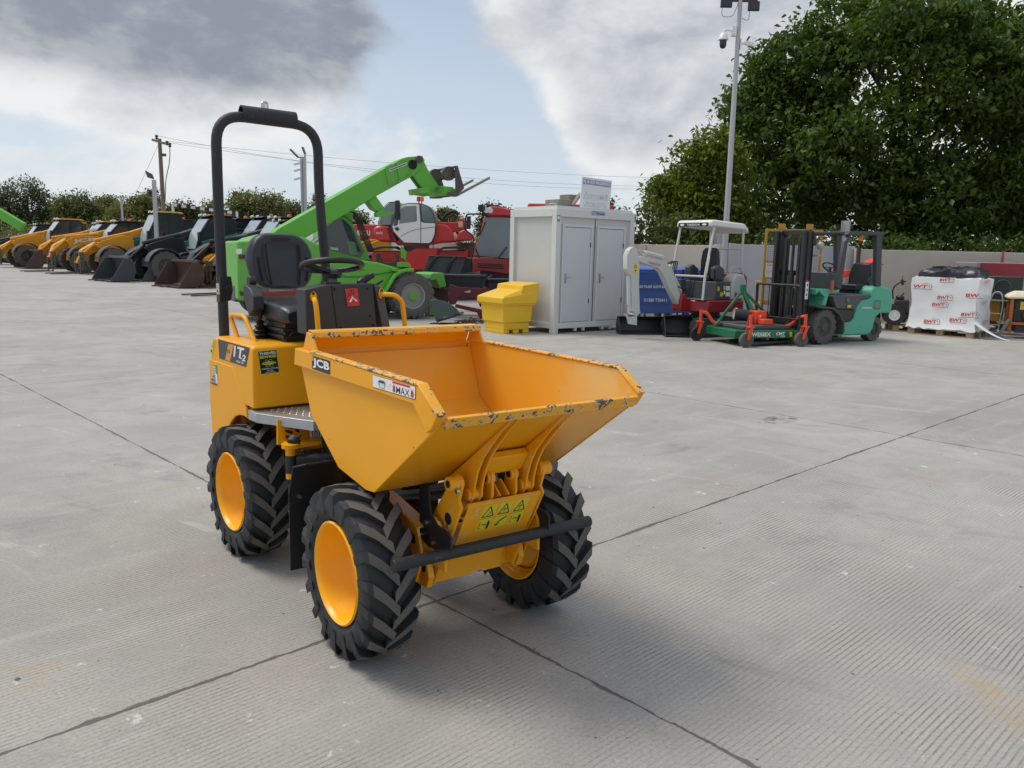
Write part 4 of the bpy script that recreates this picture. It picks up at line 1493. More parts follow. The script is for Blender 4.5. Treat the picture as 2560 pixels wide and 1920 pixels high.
b.obox((0.085, 0, z + 0.03), (0.19, 0, z + 0.045), 0.04, 0.04)
b.obox((0.18, 0, z + 0.06), (0.40, -0.05, z + 0.00), 0.09, 0.085)
b.done('bullet_camera', m_white, lp_)

# ================================================================ mini excavator
EX = Fr((4.02, 16.95), rad(214))
ex = thing('mini_excavator', 'small light grey and red tracked excavator with canopy parked beside the green mower', 'excavator', EX)
# visible side is +y (the driver's left); tracks
B.DM = MX.Diagonal((0.84, 1, 1, 1))
for s in (-1, 1):
    b = B()
    n_ = 11
    loop = [(-0.72 + 0.19 * math.cos(t), 0.19 + 0.185 * math.sin(t)) for t in [PI / 2 + PI * k / n_ for k in range(n_ + 1)]] + [(0.72 + 0.19 * math.cos(t), 0.19 + 0.185 * math.sin(t)) for t in [-PI / 2 + PI * k / n_ for k in range(n_ + 1)]]
    b.prism(loop, s * 0.30, s * 0.52)
    for k in range(24):
        x = -0.76 + k * 0.066
        b.box(x, x + 0.034, s * 0.292 if s > 0 else -0.526, s * 0.526 if s > 0 else -0.292, 0.369, 0.385)
    for k in range(5):
        t = -PI / 2 + PI * (k + 0.5) / 5
        b.obox((0.72 + 0.185 * math.cos(t), s * 0.292, 0.19 + 0.18 * math.sin(t)), (0.72 + 0.185 * math.cos(t), s * 0.526, 0.19 + 0.18 * math.sin(t)), 0.04, 0.03)
    tr = b.done('track', m_trk, ex, bev=0.006)
    b = B()
    for x, r in ((-0.72, 0.14), (0.72, 0.15), (-0.35, 0.07), (0, 0.07), (0.35, 0.07)):
        b.cyl((x, s * 0.40, 0.19 if r > 0.1 else 0.10), (x, s * 0.535, 0.19 if r > 0.1 else 0.10), r)
    b.done('track_roller', m_gry, tr)
b = B()
b.cyl((0, 0, 0.38), (0, 0, 0.50), 0.32, n=20)
b.box(-0.45, 0.45, -0.30, 0.30, 0.20, 0.40)
b.done('undercarriage', m_gry, ex)
b = B()
b.prism([(-0.78, -0.40), (-0.70, -0.50), (0.55, -0.50), (0.72, -0.30), (0.72, 0.20), (0.55, 0.50), (-0.70, 0.50), (-0.82, 0.25), (-0.84, 0)], 0.50, 0.74, 'z')
b.prism([(0.5, 0.48), (1.02, 0.52), (1.05, 0.72), (0.98, 0.86), (0.86, 0.86), (0.80, 0.76), (0.5, 0.76)], -0.13, 0.13)
b.done('house', m_red, ex, bev=0.025)
b = B()
b.prism([(-0.86, 0.74), (-0.86, 1.20), (-0.75, 1.30), (-0.60, 1.30), (-0.60, 0.74)], -0.46, 0.46)
b.done('counterweight', m_red, ex, bev=0.05)
b = B()
b.prism([(-0.80, 0.745), (-0.80, 1.12), (-0.68, 1.27), (-0.42, 1.29), (-0.28, 1.18), (-0.25, 0.745)], 0.20, 0.485)
w_ = b.done('engine_cover', m_exg, ex, bev=0.05)
Y_ = 0.487
B.DM = MX.Diagonal((0.84, 1, 1, 1))
Sticker([(-0.36, Y_, 0.90), (-0.55, Y_, 0.90), (-0.55, Y_, 0.76), (-0.36, Y_, 0.76)], None).shape([(0, 0), (0.45, 0), (0.45, 1), (0, 1)], p_red).shape([(0.55, 0.1), (0.9, 0.1), (0.9, 0.4), (0.55, 0.4)], p_red).done('sticker', w_)
b = B()
b.box(-0.24, 0.28, -0.44, 0.455, 0.745, 1.12)
bx = b.done('seat_base', m_gry, ex, bev=0.02)
st_ = Sticker([(0.27, 0.4565, 1.06), (-0.23, 0.4565, 1.06), (-0.23, 0.4565, 0.78), (0.27, 0.4565, 0.78)], None)
for u0, v0, u1, v1, m_ in ((0.10, 0.15, 0.25, 0.45, p_yel), (0.30, 0.55, 0.52, 0.85, p_yel), (0.52, 0.08, 0.66, 0.4, p_yel), (0.70, 0.1, 0.98, 0.42, p_wht), (0.70, 0.55, 0.98, 0.85, p_wht), (0.70, 0.50, 0.98, 0.55, p_red), (0.55, 0.45, 0.66, 0.7, p_wht)):
    st_.shape([(u0, v0), (u1, v0), (u1, v1), (u0, v1)], m_)
st_.done('sticker', bx)
b = B()
b.prism([(0.28, 0.745), (0.70, 0.745), (0.70, 0.77), (0.28, 0.77)], -0.45, 0.45)
b.box(0.42, 0.62, -0.48, -0.25, 0.77, 1.14)
b.done('floor_and_console', m_gry, ex, bev=0.02)
b = B()
for sx_ in (-0.05, 0.06):
    b.tube([(0.58, sx_, 0.77), (0.50, sx_, 1.26)], 0.012)
b.tube([(0.42, -0.36, 1.14), (0.42, -0.36, 1.34)], 0.028)
b.tube([(0.25, 0.40, 1.10), (0.28, 0.40, 1.38)], 0.022)
b.done('control_lever', m_hose, ex)
b = B()
b.loft([[(-0.02 - 0.0, y, z) for y, z in ((-0.24, 1.20), (0.24, 1.20), (0.24, 1.12), (-0.24, 1.12))], [(0.28, y, z) for y, z in ((-0.24, 1.23), (0.24, 1.23), (0.24, 1.12), (-0.24, 1.12))]])
b.loft([[(-0.02, y, z) for y, z in ((-0.22, 1.15), (0.22, 1.15), (0.24, 1.50), (0.20, 1.74), (0.12, 1.80), (-0.12, 1.80), (-0.20, 1.74), (-0.24, 1.50))], [(-0.14, y * 0.92, z) for y, z in ((-0.22, 1.15), (0.22, 1.15), (0.24, 1.50), (0.20, 1.74), (0.12, 1.80), (-0.12, 1.80), (-0.20, 1.74), (-0.24, 1.50))]])
b.done('seat', m_vinyl, ex, bev=0.02)
b = B()
b.prism([(0.26, 1.16), (0.30, 1.40), (0.14, 1.46), (-0.05, 1.36), (-0.02, 1.12)], 0.28, 0.43)
b.prism([(0.26, 1.16), (0.30, 1.40), (0.14, 1.46), (-0.05, 1.36), (-0.02, 1.12)], -0.43, -0.28)
b.done('armrest_console', m_gry, ex, bev=0.03)
b = B()
for s in (-1, 1):
    b.tube(fillet([(0.70, s * 0.45, 0.75), (0.68, s * 0.46, 1.25), (0.46, s * 0.46, 2.22)], 0.1), 0.028)
    b.tube(fillet([(-0.70, s * 0.43, 1.25), (-0.62, s * 0.43, 1.40), (-0.60, s * 0.44, 2.18)], 0.1), 0.028)
b.tube([(0.69, -0.45, 1.22), (0.69, 0.45, 1.22)], 0.022)
b.tube([(-0.60, -0.44, 1.78), (-0.60, 0.44, 1.78)], 0.018)
b.tube(fillet([(-0.64, 0.40, 1.28), (-0.60, 0.40, 1.40), (-0.30, 0.40, 1.42), (-0.28, 0.40, 1.28)], 0.04), 0.014)
b.tube(fillet([(0.64, 0.46, 1.25), (0.70, 0.52, 1.30), (0.64, 0.52, 1.62), (0.60, 0.46, 1.62)], 0.04), 0.014)
b.done('canopy_frame', m_exg, ex)
b = B()
b.loft([[(0.60, y, z) for y, z in ((-0.47, 2.20), (0.47, 2.20), (0.46, 2.30), (-0.46, 2.30))], [(0.52, y, z) for y, z in ((-0.50, 2.21), (0.50, 2.21), (0.47, 2.345), (-0.47, 2.345))], [(-0.60, y, z) for y, z in ((-0.50, 2.17), (0.50, 2.17), (0.46, 2.30), (-0.46, 2.30))], [(-0.76, y, z) for y, z in ((-0.48, 2.09), (0.48, 2.09), (0.46, 2.20), (-0.46, 2.20))]])
cn = b.done('canopy', mat('cream white canopy', (0.70, 0.69, 0.64), 0.4, var=0.04), ex, bev=0.03)
st_ = Sticker([(0.606, -0.41, 2.288), (0.606, 0.41, 2.288), (0.606, 0.41, 2.212), (0.606, -0.41, 2.212)], p_blk)
st_.text('TAKEUCHI', 0.29, 0.24, 0.71, 0.78, p_wht, 0.02).oval(0.13, 0.5, 0.075, 0.28, p_wht, 12).oval(0.87, 0.5, 0.075, 0.28, p_wht, 12)
st_.done('sticker', cn)
# digging arm on its swing post
B.DM = None
b = B()
bm_ = side(EX, z4, 0.0, [(1000, 1120), (900, 1050), (790, 830), (720, 680), (660, 620), (560, 590), (440, 550), (425, 500), (470, 480), (620, 520), (730, 540), (800, 590), (860, 700), (920, 900), (960, 1000), (1010, 1070)])
b.prism(bm_, -0.075, 0.075)
bo_ = b.done('boom', m_exg, ex, bev=0.012)
tk = side(EX, z4, 0.0, [(545, 545), (690, 575), (690, 605), (545, 570)])
Sticker([(x, 0.077, z) for x, z in tk], None).text('TAKEUCHI', 0, 0, 1, 1, p_red, 0.02).done('sticker', bo_)
b = B()
sp_ = side(EX, z4, 0.0, [(300, 480), (330, 400), (370, 370), (410, 390), (440, 470), (450, 600), (445, 830), (455, 1140), (420, 1170), (360, 1140), (350, 880), (350, 720), (300, 640)])
b.prism(sp_, -0.065, 0.065)
dp = b.done('dipper_arm', m_exg, ex, bev=0.012)
wq = side(EX, z4, 0.0, [(420, 575), (378, 575), (378, 690), (420, 690)])
Sticker([(x, 0.067, z) for x, z in (wq[1], wq[0], wq[3], wq[2])], p_yel).line([(0.5, 0.1), (0.85, 0.4), (0.15, 0.4), (0.5, 0.1)], 0.05, p_blk, 0.4).oval(0.5, 0.7, 0.2, 0.1, p_blk).done('sticker', dp)
b = B()
a1, a2 = side(EX, z4, 0.0, [(390, 400), (750, 500)])
am = ((a1[0] * 0.6 + a2[0] * 0.4), (a1[1] * 0.6 + a2[1] * 0.4))
b.cyl((a1[0], 0, a1[1]), (am[0], 0, am[1]), 0.02)
b.done('ram_rod', m_steel, ex)
b = B()
b.cyl((am[0], 0, am[1] - 0.0), (a2[0], 0, a2[1]), 0.05)
a3, a4 = side(EX, z4, 0.0, [(810, 600), (965, 900)])
b.cyl((a3[0], 0.02, a3[1]), (a4[0], 0.0, a4[1]), 0.045)
b.cyl((a4[0], 0.0, a4[1]), (a4[0] - 0.08, 0.0, a4[1] - 0.18), 0.02)
a5, a6 = side(EX, z4, 0.0, [(330, 720), (330, 1160)])
b.cyl((a5[0], 0.03, a5[1]), (a6[0], 0.03, a6[1] + 0.15), 0.04)
b.cyl((a6[0], 0.03, a6[1] + 0.15), (a6[0], 0.03, a6[1]), 0.02)
b.done('ram_barrel', m_exg, ex)
b = B()
l1 = side(EX, z4, 0.0, [(300, 1170), (330, 1210), (400, 1140), (470, 1150), (420, 1200), (420, 1310), (360, 1300), (340, 1220)])
b.prism(l1, -0.06, 0.06)
b.done('bucket_link', m_exg, ex, bev=0.006)
b = B()
for k in range(3):
    b.tube(fillet([(a3[0] - 0.05, -0.05 + 0.05 * k, a3[1] + 0.05), (a3[0] - 0.25, -0.05 + 0.05 * k, a3[1] + 0.12), (a3[0] - 0.1, -0.05 + 0.05 * k, a3[1] - 0.35), (a4[0] - 0.15, -0.05 + 0.05 * k, a4[1])], 0.15), 0.012, n=6)
b.done('hydraulic_hose', m_hose, ex)


def bucket(name, label, F, wid, h, dep, parent=None, m=None, tilt=0.0, cat='bucket', teeth=False, group=None):
    """open digging or loading bucket: x forward is its mouth, y across"""
    m = m or m_blk
    root = parent or thing(name, label, cat, F, group)
    pf = [(dep, 0.02), (0.35 * dep, 0.0), (0.08 * dep, 0.10 * h), (0.0, 0.40 * h), (0.06 * dep, 0.80 * h), (0.22 * dep, h)]
    b = B()
    b.strip(pf[::-1], 0.018, -wid / 2, wid / 2)
    for s in (-1, 1):
        b.prism(pf + [(0.40 * dep, 0.97 * h), (0.95 * dep, 0.10 * h)], s * (wid / 2 - 0.0), s * (wid / 2 + 0.018))
    sh = b.done('shell', m, root, bev=0.006)
    b = B()
    for y in (-0.12, 0.0, 0.12):
        b.prism([(0.02, 0.55 * h), (0.12 * dep, 0.98 * h), (-0.02, 1.15 * h), (-0.10, 0.92 * h), (-0.03, 0.6 * h)], y - 0.012, y + 0.012)
    b.done('mounting_ear', m, root, bev=0.004)
    return root


# two buckets standing on the ground at the end of the arm
k1 = bucket('digging_bucket', 'wide black ditching bucket coupled to the grey excavator arm', Fr(ground(1597, 832), rad(278)), 0.98, 0.36, 0.42)
k2 = bucket('digging_bucket', 'black bucket with tall sides standing nearer the excavator tracks', Fr(ground(1690, 838), rad(268)), 0.55, 0.42, 0.48)

# ================================================================ blue waste bins
for (px, py), lb in (((1622, 789), 'blue four wheeled waste bin with white lettering beside the pale cabin'), ((1700, 776), 'blue waste bin half hidden behind the grey excavator seat')):
    g_ = at_depth(px, 760, 20.4)
    F = Fr((g_.x, 20.4 + (0.35 if px > 1650 else 0)), rad(-76))
    t = thing('waste_bin', lb, 'bin', F, 'blue waste bins along the wall')
    hw = 0.62
    b = B()
    b.loft([[(-0.38, -hw + 0.1, 0.20), (0.40, -hw + 0.1, 0.20), (0.40, hw - 0.1, 0.20), (-0.38, hw - 0.1, 0.20)], [(-0.45, -hw, 1.18), (0.50, -hw, 1.18), (0.50, hw, 1.18), (-0.45, hw, 1.18)], [(-0.47, -hw - 0.03, 1.19), (0.53, -hw - 0.03, 1.19), (0.53, hw + 0.03, 1.19), (-0.47, hw + 0.03, 1.19)], [(-0.47, -hw - 0.03, 1.26), (0.53, -hw - 0.03, 1.26), (0.53, hw + 0.03, 1.26), (-0.47, hw + 0.03, 1.26)]])
    body = b.done('body', m_blue, t, bev=0.02)
    b = B()
    for z in (0.45, 0.80, 1.05):
        b.box(0.41 + (z - 0.2) * 0.098, 0.428 + (z - 0.2) * 0.11, -hw + 0.12, hw - 0.12, z, z + 0.03)
    b.done('rib', m_blue, body)
    b = B()
    b.loft([[(-0.47, -hw - 0.02, 1.265), (0.55, -hw - 0.02, 1.265), (0.55, hw + 0.02, 1.265), (-0.47, hw + 0.02, 1.265)], [(-0.40, -hw + 0.02, 1.36), (0.50, -hw + 0.02, 1.31), (0.50, hw - 0.02, 1.31), (-0.40, hw - 0.02, 1.36)]])
    b.done('lid', m_blued, t, bev=0.02)
    for x in (-0.3, 0.3):
        for y in (-0.42, 0.42):
            B().cyl((x, y - 0.03, 0.1), (x, y + 0.03, 0.1), 0.1, n=14).done('castor', m_gry, t)
    q = [(0.487, -0.52, 0.92), (0.487, 0.52, 0.92), (0.455, 0.52, 0.40), (0.455, -0.52, 0.40)]
    Sticker(q, None).text('WILTSHIRE WASTE RECYCLING', 0.03, 0.05, 0.97, 0.22, p_wht, 0.02).text('01380 730411', 0.18, 0.66, 0.76, 0.82, p_wht, 0.01).done('lettering', t)

# ================================================================ finishing mower
MW = Fr((4.22, 14.80), rad(17))
mw_ = thing('finishing_mower', 'green and orange finishing mower on four small wheels in front of the forklift', 'mower', MW)
b = B()
b.prism([(-0.16, 0.02), (0.10, -0.02), (1.12, -0.02), (1.30, 0.06), (1.30, 1.02), (1.05, 1.20), (0.0, 1.20), (-0.16, 1.02)], 0.14, 0.29, 'z')
dk_ = b.done('deck', m_mgn, mw_, bev=0.015)
b = B()
b.prism([(0.10, 0.10), (1.10, 0.10), (1.15, 0.9), (0.9, 1.08), (0.1, 1.08), (0.0, 0.9)], 0.292, 0.37, 'z')
b.done('belt_cover', m_gry, mw_, bev=0.02)
b = B()
b.box(0.48, 0.72, 0.34, 0.62, 0.371, 0.62)
b.cyl((0.50, 0.48, 0.50), (0.60, 0.30, 0.50), 0.055)
b.box(0.52, 0.74, 0.15, 0.33, 0.371, 0.48)
b.done('gearbox', m_mor, mw_, bev=0.02)
b = B()
b.cyl((0.42, 0.48, 0.52), (0.20, 0.62, 0.55), 0.11, n=18)
b.done('drive_shaft_guard', m_blk, mw_)
b = B()
b.lathe([(0.11, 0), (0.115, 0.02), (0.05, 0.03)], (0.20, 0.62, 0.55), 'x', 16)
b.done('guard_ring', mat('cream plastic', (0.62, 0.58, 0.40), 0.5), mw_)
b = B()
ap = V((0.42, 0.75, 1.00))
for q, wd in (((-0.10, 0.80, 0.30), 0.045), ((0.62, 0.35, 0.30), 0.05), ((1.22, 0.70, 0.31), 0.05), ((0.9, 1.05, 0.3), 0.05)):
    b.obox(ap, q, 0.035, wd)
b.box(ap.x - 0.05, ap.x + 0.06, ap.y - 0.03, ap.y + 0.03, ap.z - 0.10, ap.z + 0.10)
b.obox((-0.13, 0.82, 0.29), (-0.02, 0.80, 0.42), 0.10, 0.02)
b.done('hitch_frame', m_mgn, mw_, bev=0.005)
for x, y, ax_, ay in ((0.02, -0.20, 0.22, 0.22), (1.20, -0.18, 1.0, 0.25), (-0.32, 0.98, 0.0, 0.80), (1.42, 1.05, 1.15, 0.85)):
    d_ = V((x - ax_, y - ay, 0))
    b = B()
    b.tube(fillet([(ax_, ay, 0.33), (ax_ + d_.x * 0.35, ay + d_.y * 0.35, 0.36), (ax_ + d_.x * 0.7, ay + d_.y * 0.7, 0.55), (x, y, 0.56)], 0.1), 0.032, n=8)
    b.cyl((x, y, 0.38), (x, y, 0.60), 0.03)
    arm = b.done('castor_arm', m_mor, mw_)
    b = B()
    for s in (-1, 1):
        b.obox((x + 0.0, y + s * 0.065, 0.38), (x - 0.07, y + s * 0.065, 0.14), 0.014, 0.06)
    b.box(x - 0.05, x + 0.05, y - 0.075, y + 0.075, 0.36, 0.385)
    b.done('castor_fork', m_mor, arm, bev=0.004)
    b = B()
    c_ = (x - 0.07, y, 0.135)
    b.lathe([(0.0, -0.03), (0.06, -0.035), (0.10, -0.045), (0.13, -0.042), (0.137, -0.02), (0.137, 0.02), (0.13, 0.042), (0.10, 0.045), (0.06, 0.035), (0, 0.03)], c_, 'y', 22)
    b.done('castor_wheel', m_tyr if y < 0 else m_blk, arm)
Sticker([(0.12, -0.022, 0.265), (1.08, -0.022, 0.265), (1.08, -0.022, 0.155), (0.12, -0.022, 0.155)], None).text('WESSEX', 0.06, 0.12, 0.48, 0.80, p_wht, 0.03).text('CMT', 0.60, 0.10, 0.80, 0.60, p_wht, 0.03).text('150', 0.70, 0.66, 0.80, 0.95, p_wht).shape([(0.90, 0.05), (0.96, 0.05), (0.97, 0.9), (0.91, 0.9)], p_yel).shape([(0.42, 0.5), (0.47, 0.9), (0.43, 0.95)], p_red).done('lettering', mw_)
# ================================================================ forklift
FK = Fr(ground(2060, 862), rad(211.7))
fk = thing('forklift', 'turquoise forklift truck with grimy black mast and dusty grey tyres', 'forklift', FK)


def wheel_plain(name, parent, c, R, W, rr, mt, mh, sd=1, blocks=0, dish=0.05, n=30, hub=None):
    """wheel with its tyre; axle along y, outside at sd"""
    b = B()
    h = W / 2
    b.lathe([(rr * 1.02, h * 0.92 * sd), (rr * 0.93, h * 0.85 * sd), (rr * 0.86, (h - dish) * sd), (rr * 0.42, (h - dish * 0.9) * sd), (rr * 0.36, (h - dish * 0.3) * sd), (0, (h - dish * 0.2) * sd)], c, 'y', n)
    b.lathe([(rr * 1.02, -h * 0.92 * sd), (rr * 0.9, -h * 0.5 * sd), (0, -h * 0.5 * sd)], c, 'y', n)
    for k in range(6):
        t = 2 * PI * k / 6
        p = V(c) + V((rr * 0.62 * math.cos(t), (h - dish) * sd, rr * 0.62 * math.sin(t)))
        b.cyl(p, p + V((0, 0.015 * sd, 0)), rr * 0.07, n=6)
    w_ = b.done(name, mh, parent)
    if hub:
        B().cyl(V(c) + V((0, (h - dish) * sd, 0)), V(c) + V((0, (h - dish * 0.1) * sd, 0)), rr * 0.40, rr * 0.3, n=14).done('hub', hub, w_)
    b = B()
    rc = R * (0.955 if blocks else 1.0)
    b.lathe([(rr, -h * 0.9), (rr * 1.06, -h * 0.98), ((rr + rc) / 2, -h), (rc * 0.97, -h * 0.93), (rc, -h * 0.7), (rc, h * 0.7), (rc * 0.97, h * 0.93), ((rr + rc) / 2, h), (rr * 1.06, h * 0.98), (rr, h * 0.9)], c, 'y', n + 6)
    if blocks:
        for k in range(blocks):
            for s in (-1, 1):
                t = 2 * PI * (k + (0.5 if s > 0 else 0)) / blocks
                u = t + 0.9 * 2 * PI / blocks
                q = []
                for r in (rc * 0.94, R):
                    for f, y in ((t, s * h * 0.98), (t + 0.5 * 2 * PI / blocks, s * h * 0.98), (u + 0.45 * 2 * PI / blocks, s * h * 0.05), (u, s * h * 0.05)):
                        q.append(V(c) + V((r * math.sin(f), y, r * math.cos(f))))
                b.loft([q[:4], q[4:]])
    b.done('tyre', mt, w_, smooth=30)
    return w_


fy0, fy1 = -1.12, 0.0
for y, s in ((-0.14, 1), (-1.0, -1)):
    wheel_plain('wheel', fk, (0, y, 0.335), 0.335, 0.26, 0.20, m_tyr, m_hub, s, 16)
for y, s in ((-0.16, 1), (-0.98, -1)):
    wheel_plain('wheel', fk, (-1.62, y, 0.25), 0.25, 0.17, 0.14, m_tyr, m_hub, s, 14)
cw = side(FK, z6, -0.05, [(1600, 990), (1610, 900), (1650, 835), (1735, 825), (1840, 860), (1885, 930), (1885, 1000), (1870, 1185), (1720, 1195), (1660, 1250), (1620, 1400), (1580, 1485), (1150, 1500), (1225, 1430), (1225, 1310), (1330, 1302), (1360, 1270), (1390, 1170), (1420, 1080), (1480, 1012)])
b = B()
b.prism(cw, -1.07, -0.05)
body = b.done('body', m_fgn, fk, bev=0.035)
hd = side(FK, z6, -0.03, [(1088, 960), (1600, 942), (1606, 985), (1482, 1008), (1420, 1076), (1392, 1150), (1130, 1135)])
b = B()
b.prism(hd, -1.09, -0.035)
b.done('seat_deck', m_gry, fk, bev=0.02)
b = B()
b.prism(side(FK, z6, -0.03, [(1145, 1140), (1390, 1160), (1355, 1265), (1325, 1296), (1225, 1304), (1200, 1240)]), -1.085, -0.04)
b.done('step_well', m_mast, fk)
b = B()
b.prism(side(FK, z6, -0.03, [(830, 1085), (940, 1100), (1080, 1115), (1165, 1190), (1215, 1310), (1220, 1440), (1190, 1480), (1205, 1330), (1150, 1215), (1060, 1140), (900, 1125), (830, 1100)]), -0.30, 0.01)
b.done('mudguard', m_hub, fk, bev=0.006)
b = B()
b.prism(side(FK, z6, -0.1, [(860, 870), (1040, 870), (1040, 905), (990, 1100), (930, 1095), (980, 980), (900, 900), (860, 950)]), -1.02, -0.10)
b.done('front_cowl', m_fgn, fk, bev=0.015)
q = [FK.s(*z6(*p), -0.032) for p in ((1465, 1108), (1600, 1108), (1600, 1134), (1465, 1134))]
Sticker([q[0] + V((0, -0.0, 0)), q[1], q[2], q[3]], None, off=0.012).text('GRENDIA', 0, 0, 1, 1, p_wht, 0.02).done('lettering', fk)
q = [FK.s(*z6(*p), -0.032) for p in ((1630, 1030), (1715, 1020), (1705, 1140), (1622, 1140))]
st_ = Sticker(q, None, off=0.012)
st_.line([(0.12, 0.05), (0.95, 0.05), (0.95, 0.95), (0.08, 0.95), (0.12, 0.05)], 0.06, p_blk, 0.8).text('25', 0.25, 0.50, 0.85, 0.80, p_red, 0.02)
st_.done('sticker', fk)
q = [FK.s(*z6(*p), -0.032) for p in ((1262, 1082), (1328, 1080), (1326, 1118), (1260, 1120))]
Sticker(q, p_blk, off=0.004).shape([(0.2, 0.1), (0.98, 0.05), (0.95, 0.95), (0.15, 0.95)], p_yel).done('sticker', fk)
p = FK.s(*z6(1280, 1020), -0.03)
B().cyl((p.x, -0.034, p.z), (p.x, -0.015, p.z), 0.045, n=12).done('filler_cap', mat('dusty cap plastic', (0.16, 0.15, 0.12), 0.6), fk)
# overhead guard
b = B()
fl_ = side(FK, z6, -0.08, [(1150, 870), (1120, 850), (1225, 240), (1262, 180), (1290, 150), (1300, 190), (1265, 260), (1180, 860)])
rl_ = side(FK, z6, -0.08, [(1652, 145), (1728, 145), (1708, 830), (1640, 830)])
tp = side(FK, z6, -0.08, [(1255, 140), (1300, 96), (1748, 104), (1748, 150), (1310, 152)])
for y in (-0.08, -1.00):
    b.prism(fl_, y - 0.05, y + 0.03)
    b.prism(rl_, y - 0.05, y + 0.03)
    b.prism(tp, y - 0.06, y + 0.04)
tz = FK.s(*z6(1500, 120), -0.08).z
x0, x1 = FK.s(*z6(1745, 120), -0.08).x, FK.s(*z6(1300, 120), -0.08).x
for k in range(6):
    x = x0 + (x1 - x0) * (k + 0.3) / 5.6
    b.box(x, x + 0.04, -0.96, -0.12, tz - 0.03, tz + 0.015)
b.done('overhead_guard', m_plas2 if False else mat('charcoal guard paint', (0.04, 0.043, 0.048), 0.45, var=0.2), fk, bev=0.008)
# seat, steering
b = B()
sc = [-0.36, -0.76]
pf = side(FK, z6, -0.36, [(1195, 800), (1290, 560), (1330, 545), (1470, 552), (1500, 600), (1505, 790)])
bx_ = FK.s(*z6(1480, 800), -0.55).x
zb0 = FK.s(*z6(1300, 850), -0.4).z
b.loft([[(bx_ + 0.02 + (z - zb0) * -0.12, y, z) for y, z in ((-0.80, zb0), (-0.32, zb0), (-0.30, zb0 + 0.25), (-0.37, zb0 + 0.50), (-0.75, zb0 + 0.50), (-0.82, zb0 + 0.25))], [(bx_ + 0.14 + (z - zb0) * -0.12, y, z) for y, z in ((-0.80, zb0), (-0.32, zb0), (-0.30, zb0 + 0.25), (-0.37, zb0 + 0.48), (-0.75, zb0 + 0.48), (-0.82, zb0 + 0.25))]])
b.box(bx_ + 0.05, bx_ + 0.52, -0.80, -0.32, zb0 - 0.06, zb0 + 0.06)
b.prism([(bx_ + 0.02, zb0 + 0.08), (bx_ + 0.10, zb0 + 0.26), (bx_ + 0.25, zb0 + 0.12), (bx_ + 0.18, zb0 + 0.02)], -0.30, -0.26)
b.box(bx_ + 0.05, bx_ + 0.48, -0.75, -0.35, zb0 - 0.17, zb0 - 0.06)
b.done('seat', m_vinyl, fk, bev=0.03)
b = B()
c = FK.s(*z6(1050, 582), -0.55)
e1, e2 = V((0.75, 0, 0.55)).normalized(), V((0, 1, 0))
b.tube([c + (e1 * math.cos(t) + e2 * math.sin(t)) * 0.155 for t in [2 * PI * k / 24 for k in range(24)]], 0.014, n=8, closed=True)
b.obox(c - e2 * 0.14, c + e2 * 0.14, 0.03, 0.012)
b.cyl(c, c + V((0.14, 0, -0.30)), 0.03)
b.done('steering_wheel', m_hose, fk)
b = B()
b.prism(side(FK, z6, -0.5, [(870, 640), (1060, 650), (1080, 760), (1000, 880), (865, 870)]), -0.95, -0.25)
b.done('dashboard', m_gry, fk, bev=0.02)
# mast
b = B()
for y in (-0.24, -0.88):
    for x0_, x1_, y_w in ((0.30, 0.42, 0.035), (0.44, 0.54, 0.03)):
        b.box(x0_, x1_, y - y_w, y + y_w, 0.10, 2.13)
        b.box(x0_, x0_ + 0.015, y - 0.06, y + 0.06, 0.10, 2.12)
for z in (2.06, 1.30, 0.30):
    b.box(0.30, 0.36, -0.88, -0.24, z, z + 0.09)
b.cyl((0.40, -0.56, 0.25), (0.40, -0.56, 1.35), 0.06)
b.cyl((0.40, -0.56, 1.35), (0.40, -0.56, 2.0), 0.03)
for y in (-0.40, -0.72):
    b.cyl((0.36, y, 0.2), (0.36, y, 1.95), 0.035)
    b.box(0.42, 0.44, y - 0.03, y + 0.03, 0.5, 2.0)
mt_ = b.done('mast', m_mast, fk, bev=0.004)
q = [(0.545, -0.19, 1.12), (0.545, -0.10, 1.12)]
Sticker([(0.31, -0.202, 1.22), (0.40, -0.202, 1.22), (0.40, -0.202, 0.88), (0.31, -0.202, 0.88)][::1], None)
st_ = Sticker([(0.41, -0.2035, 1.22), (0.32, -0.2035, 1.22), (0.32, -0.2035, 0.86), (0.41, -0.2035, 0.86)], p_wht)
st_.shape([(0, 0), (1, 0), (1, 0.1), (0, 0.1)], p_red)
for v in (0.2, 0.45, 0.7):
    st_.shape([(0.35, v), (0.7, v), (0.7, v + 0.13), (0.35, v + 0.13)], p_grey)
st_.done('sticker', mt_)
b = B()
b.box(0.22, 0.30, -0.32, -0.06, 1.66, 1.70)
b.lathe([(0, 0), (0.07, 0.0), (0.075, 0.05), (0.03, 0.09), (0, 0.09)], (0.16, -0.12, 1.86), 'x', 14)
b.done('work_lamp', mat('lamp lens grey', (0.30, 0.32, 0.27), 0.3), fk)
b = B()
for k in range(8):
    y = -1.06 + k * 0.135
    b.tube([(0.72, y, 0.42), (0.72, y, 1.10)], 0.009, n=6)
b.tube(fillet([(0.66, -1.10, 0.16), (0.72, -1.10, 1.12), (0.72, -0.06, 1.12), (0.66, -0.06, 0.16)], 0.06), 0.024, n=8)
b.tube([(0.72, -1.1, 0.50), (0.72, -0.06, 0.50)], 0.014)
b.box(0.60, 0.66, -1.06, -0.10, 0.12, 0.20)
b.box(0.60, 0.66, -1.06, -0.10, 0.40, 0.48)
lb = b.done('load_backrest', m_mast, fk)
for y in (-0.86, -0.30):
    b = B()
    b.strip([(0.67, 0.55), (0.67, 0.05), (1.70, 0.035)], 0.04, y - 0.06, y + 0.06)
    b.done('fork', m_mast, lb, bev=0.004)
p = FK.s(*z6(1045, 840), -0.08)
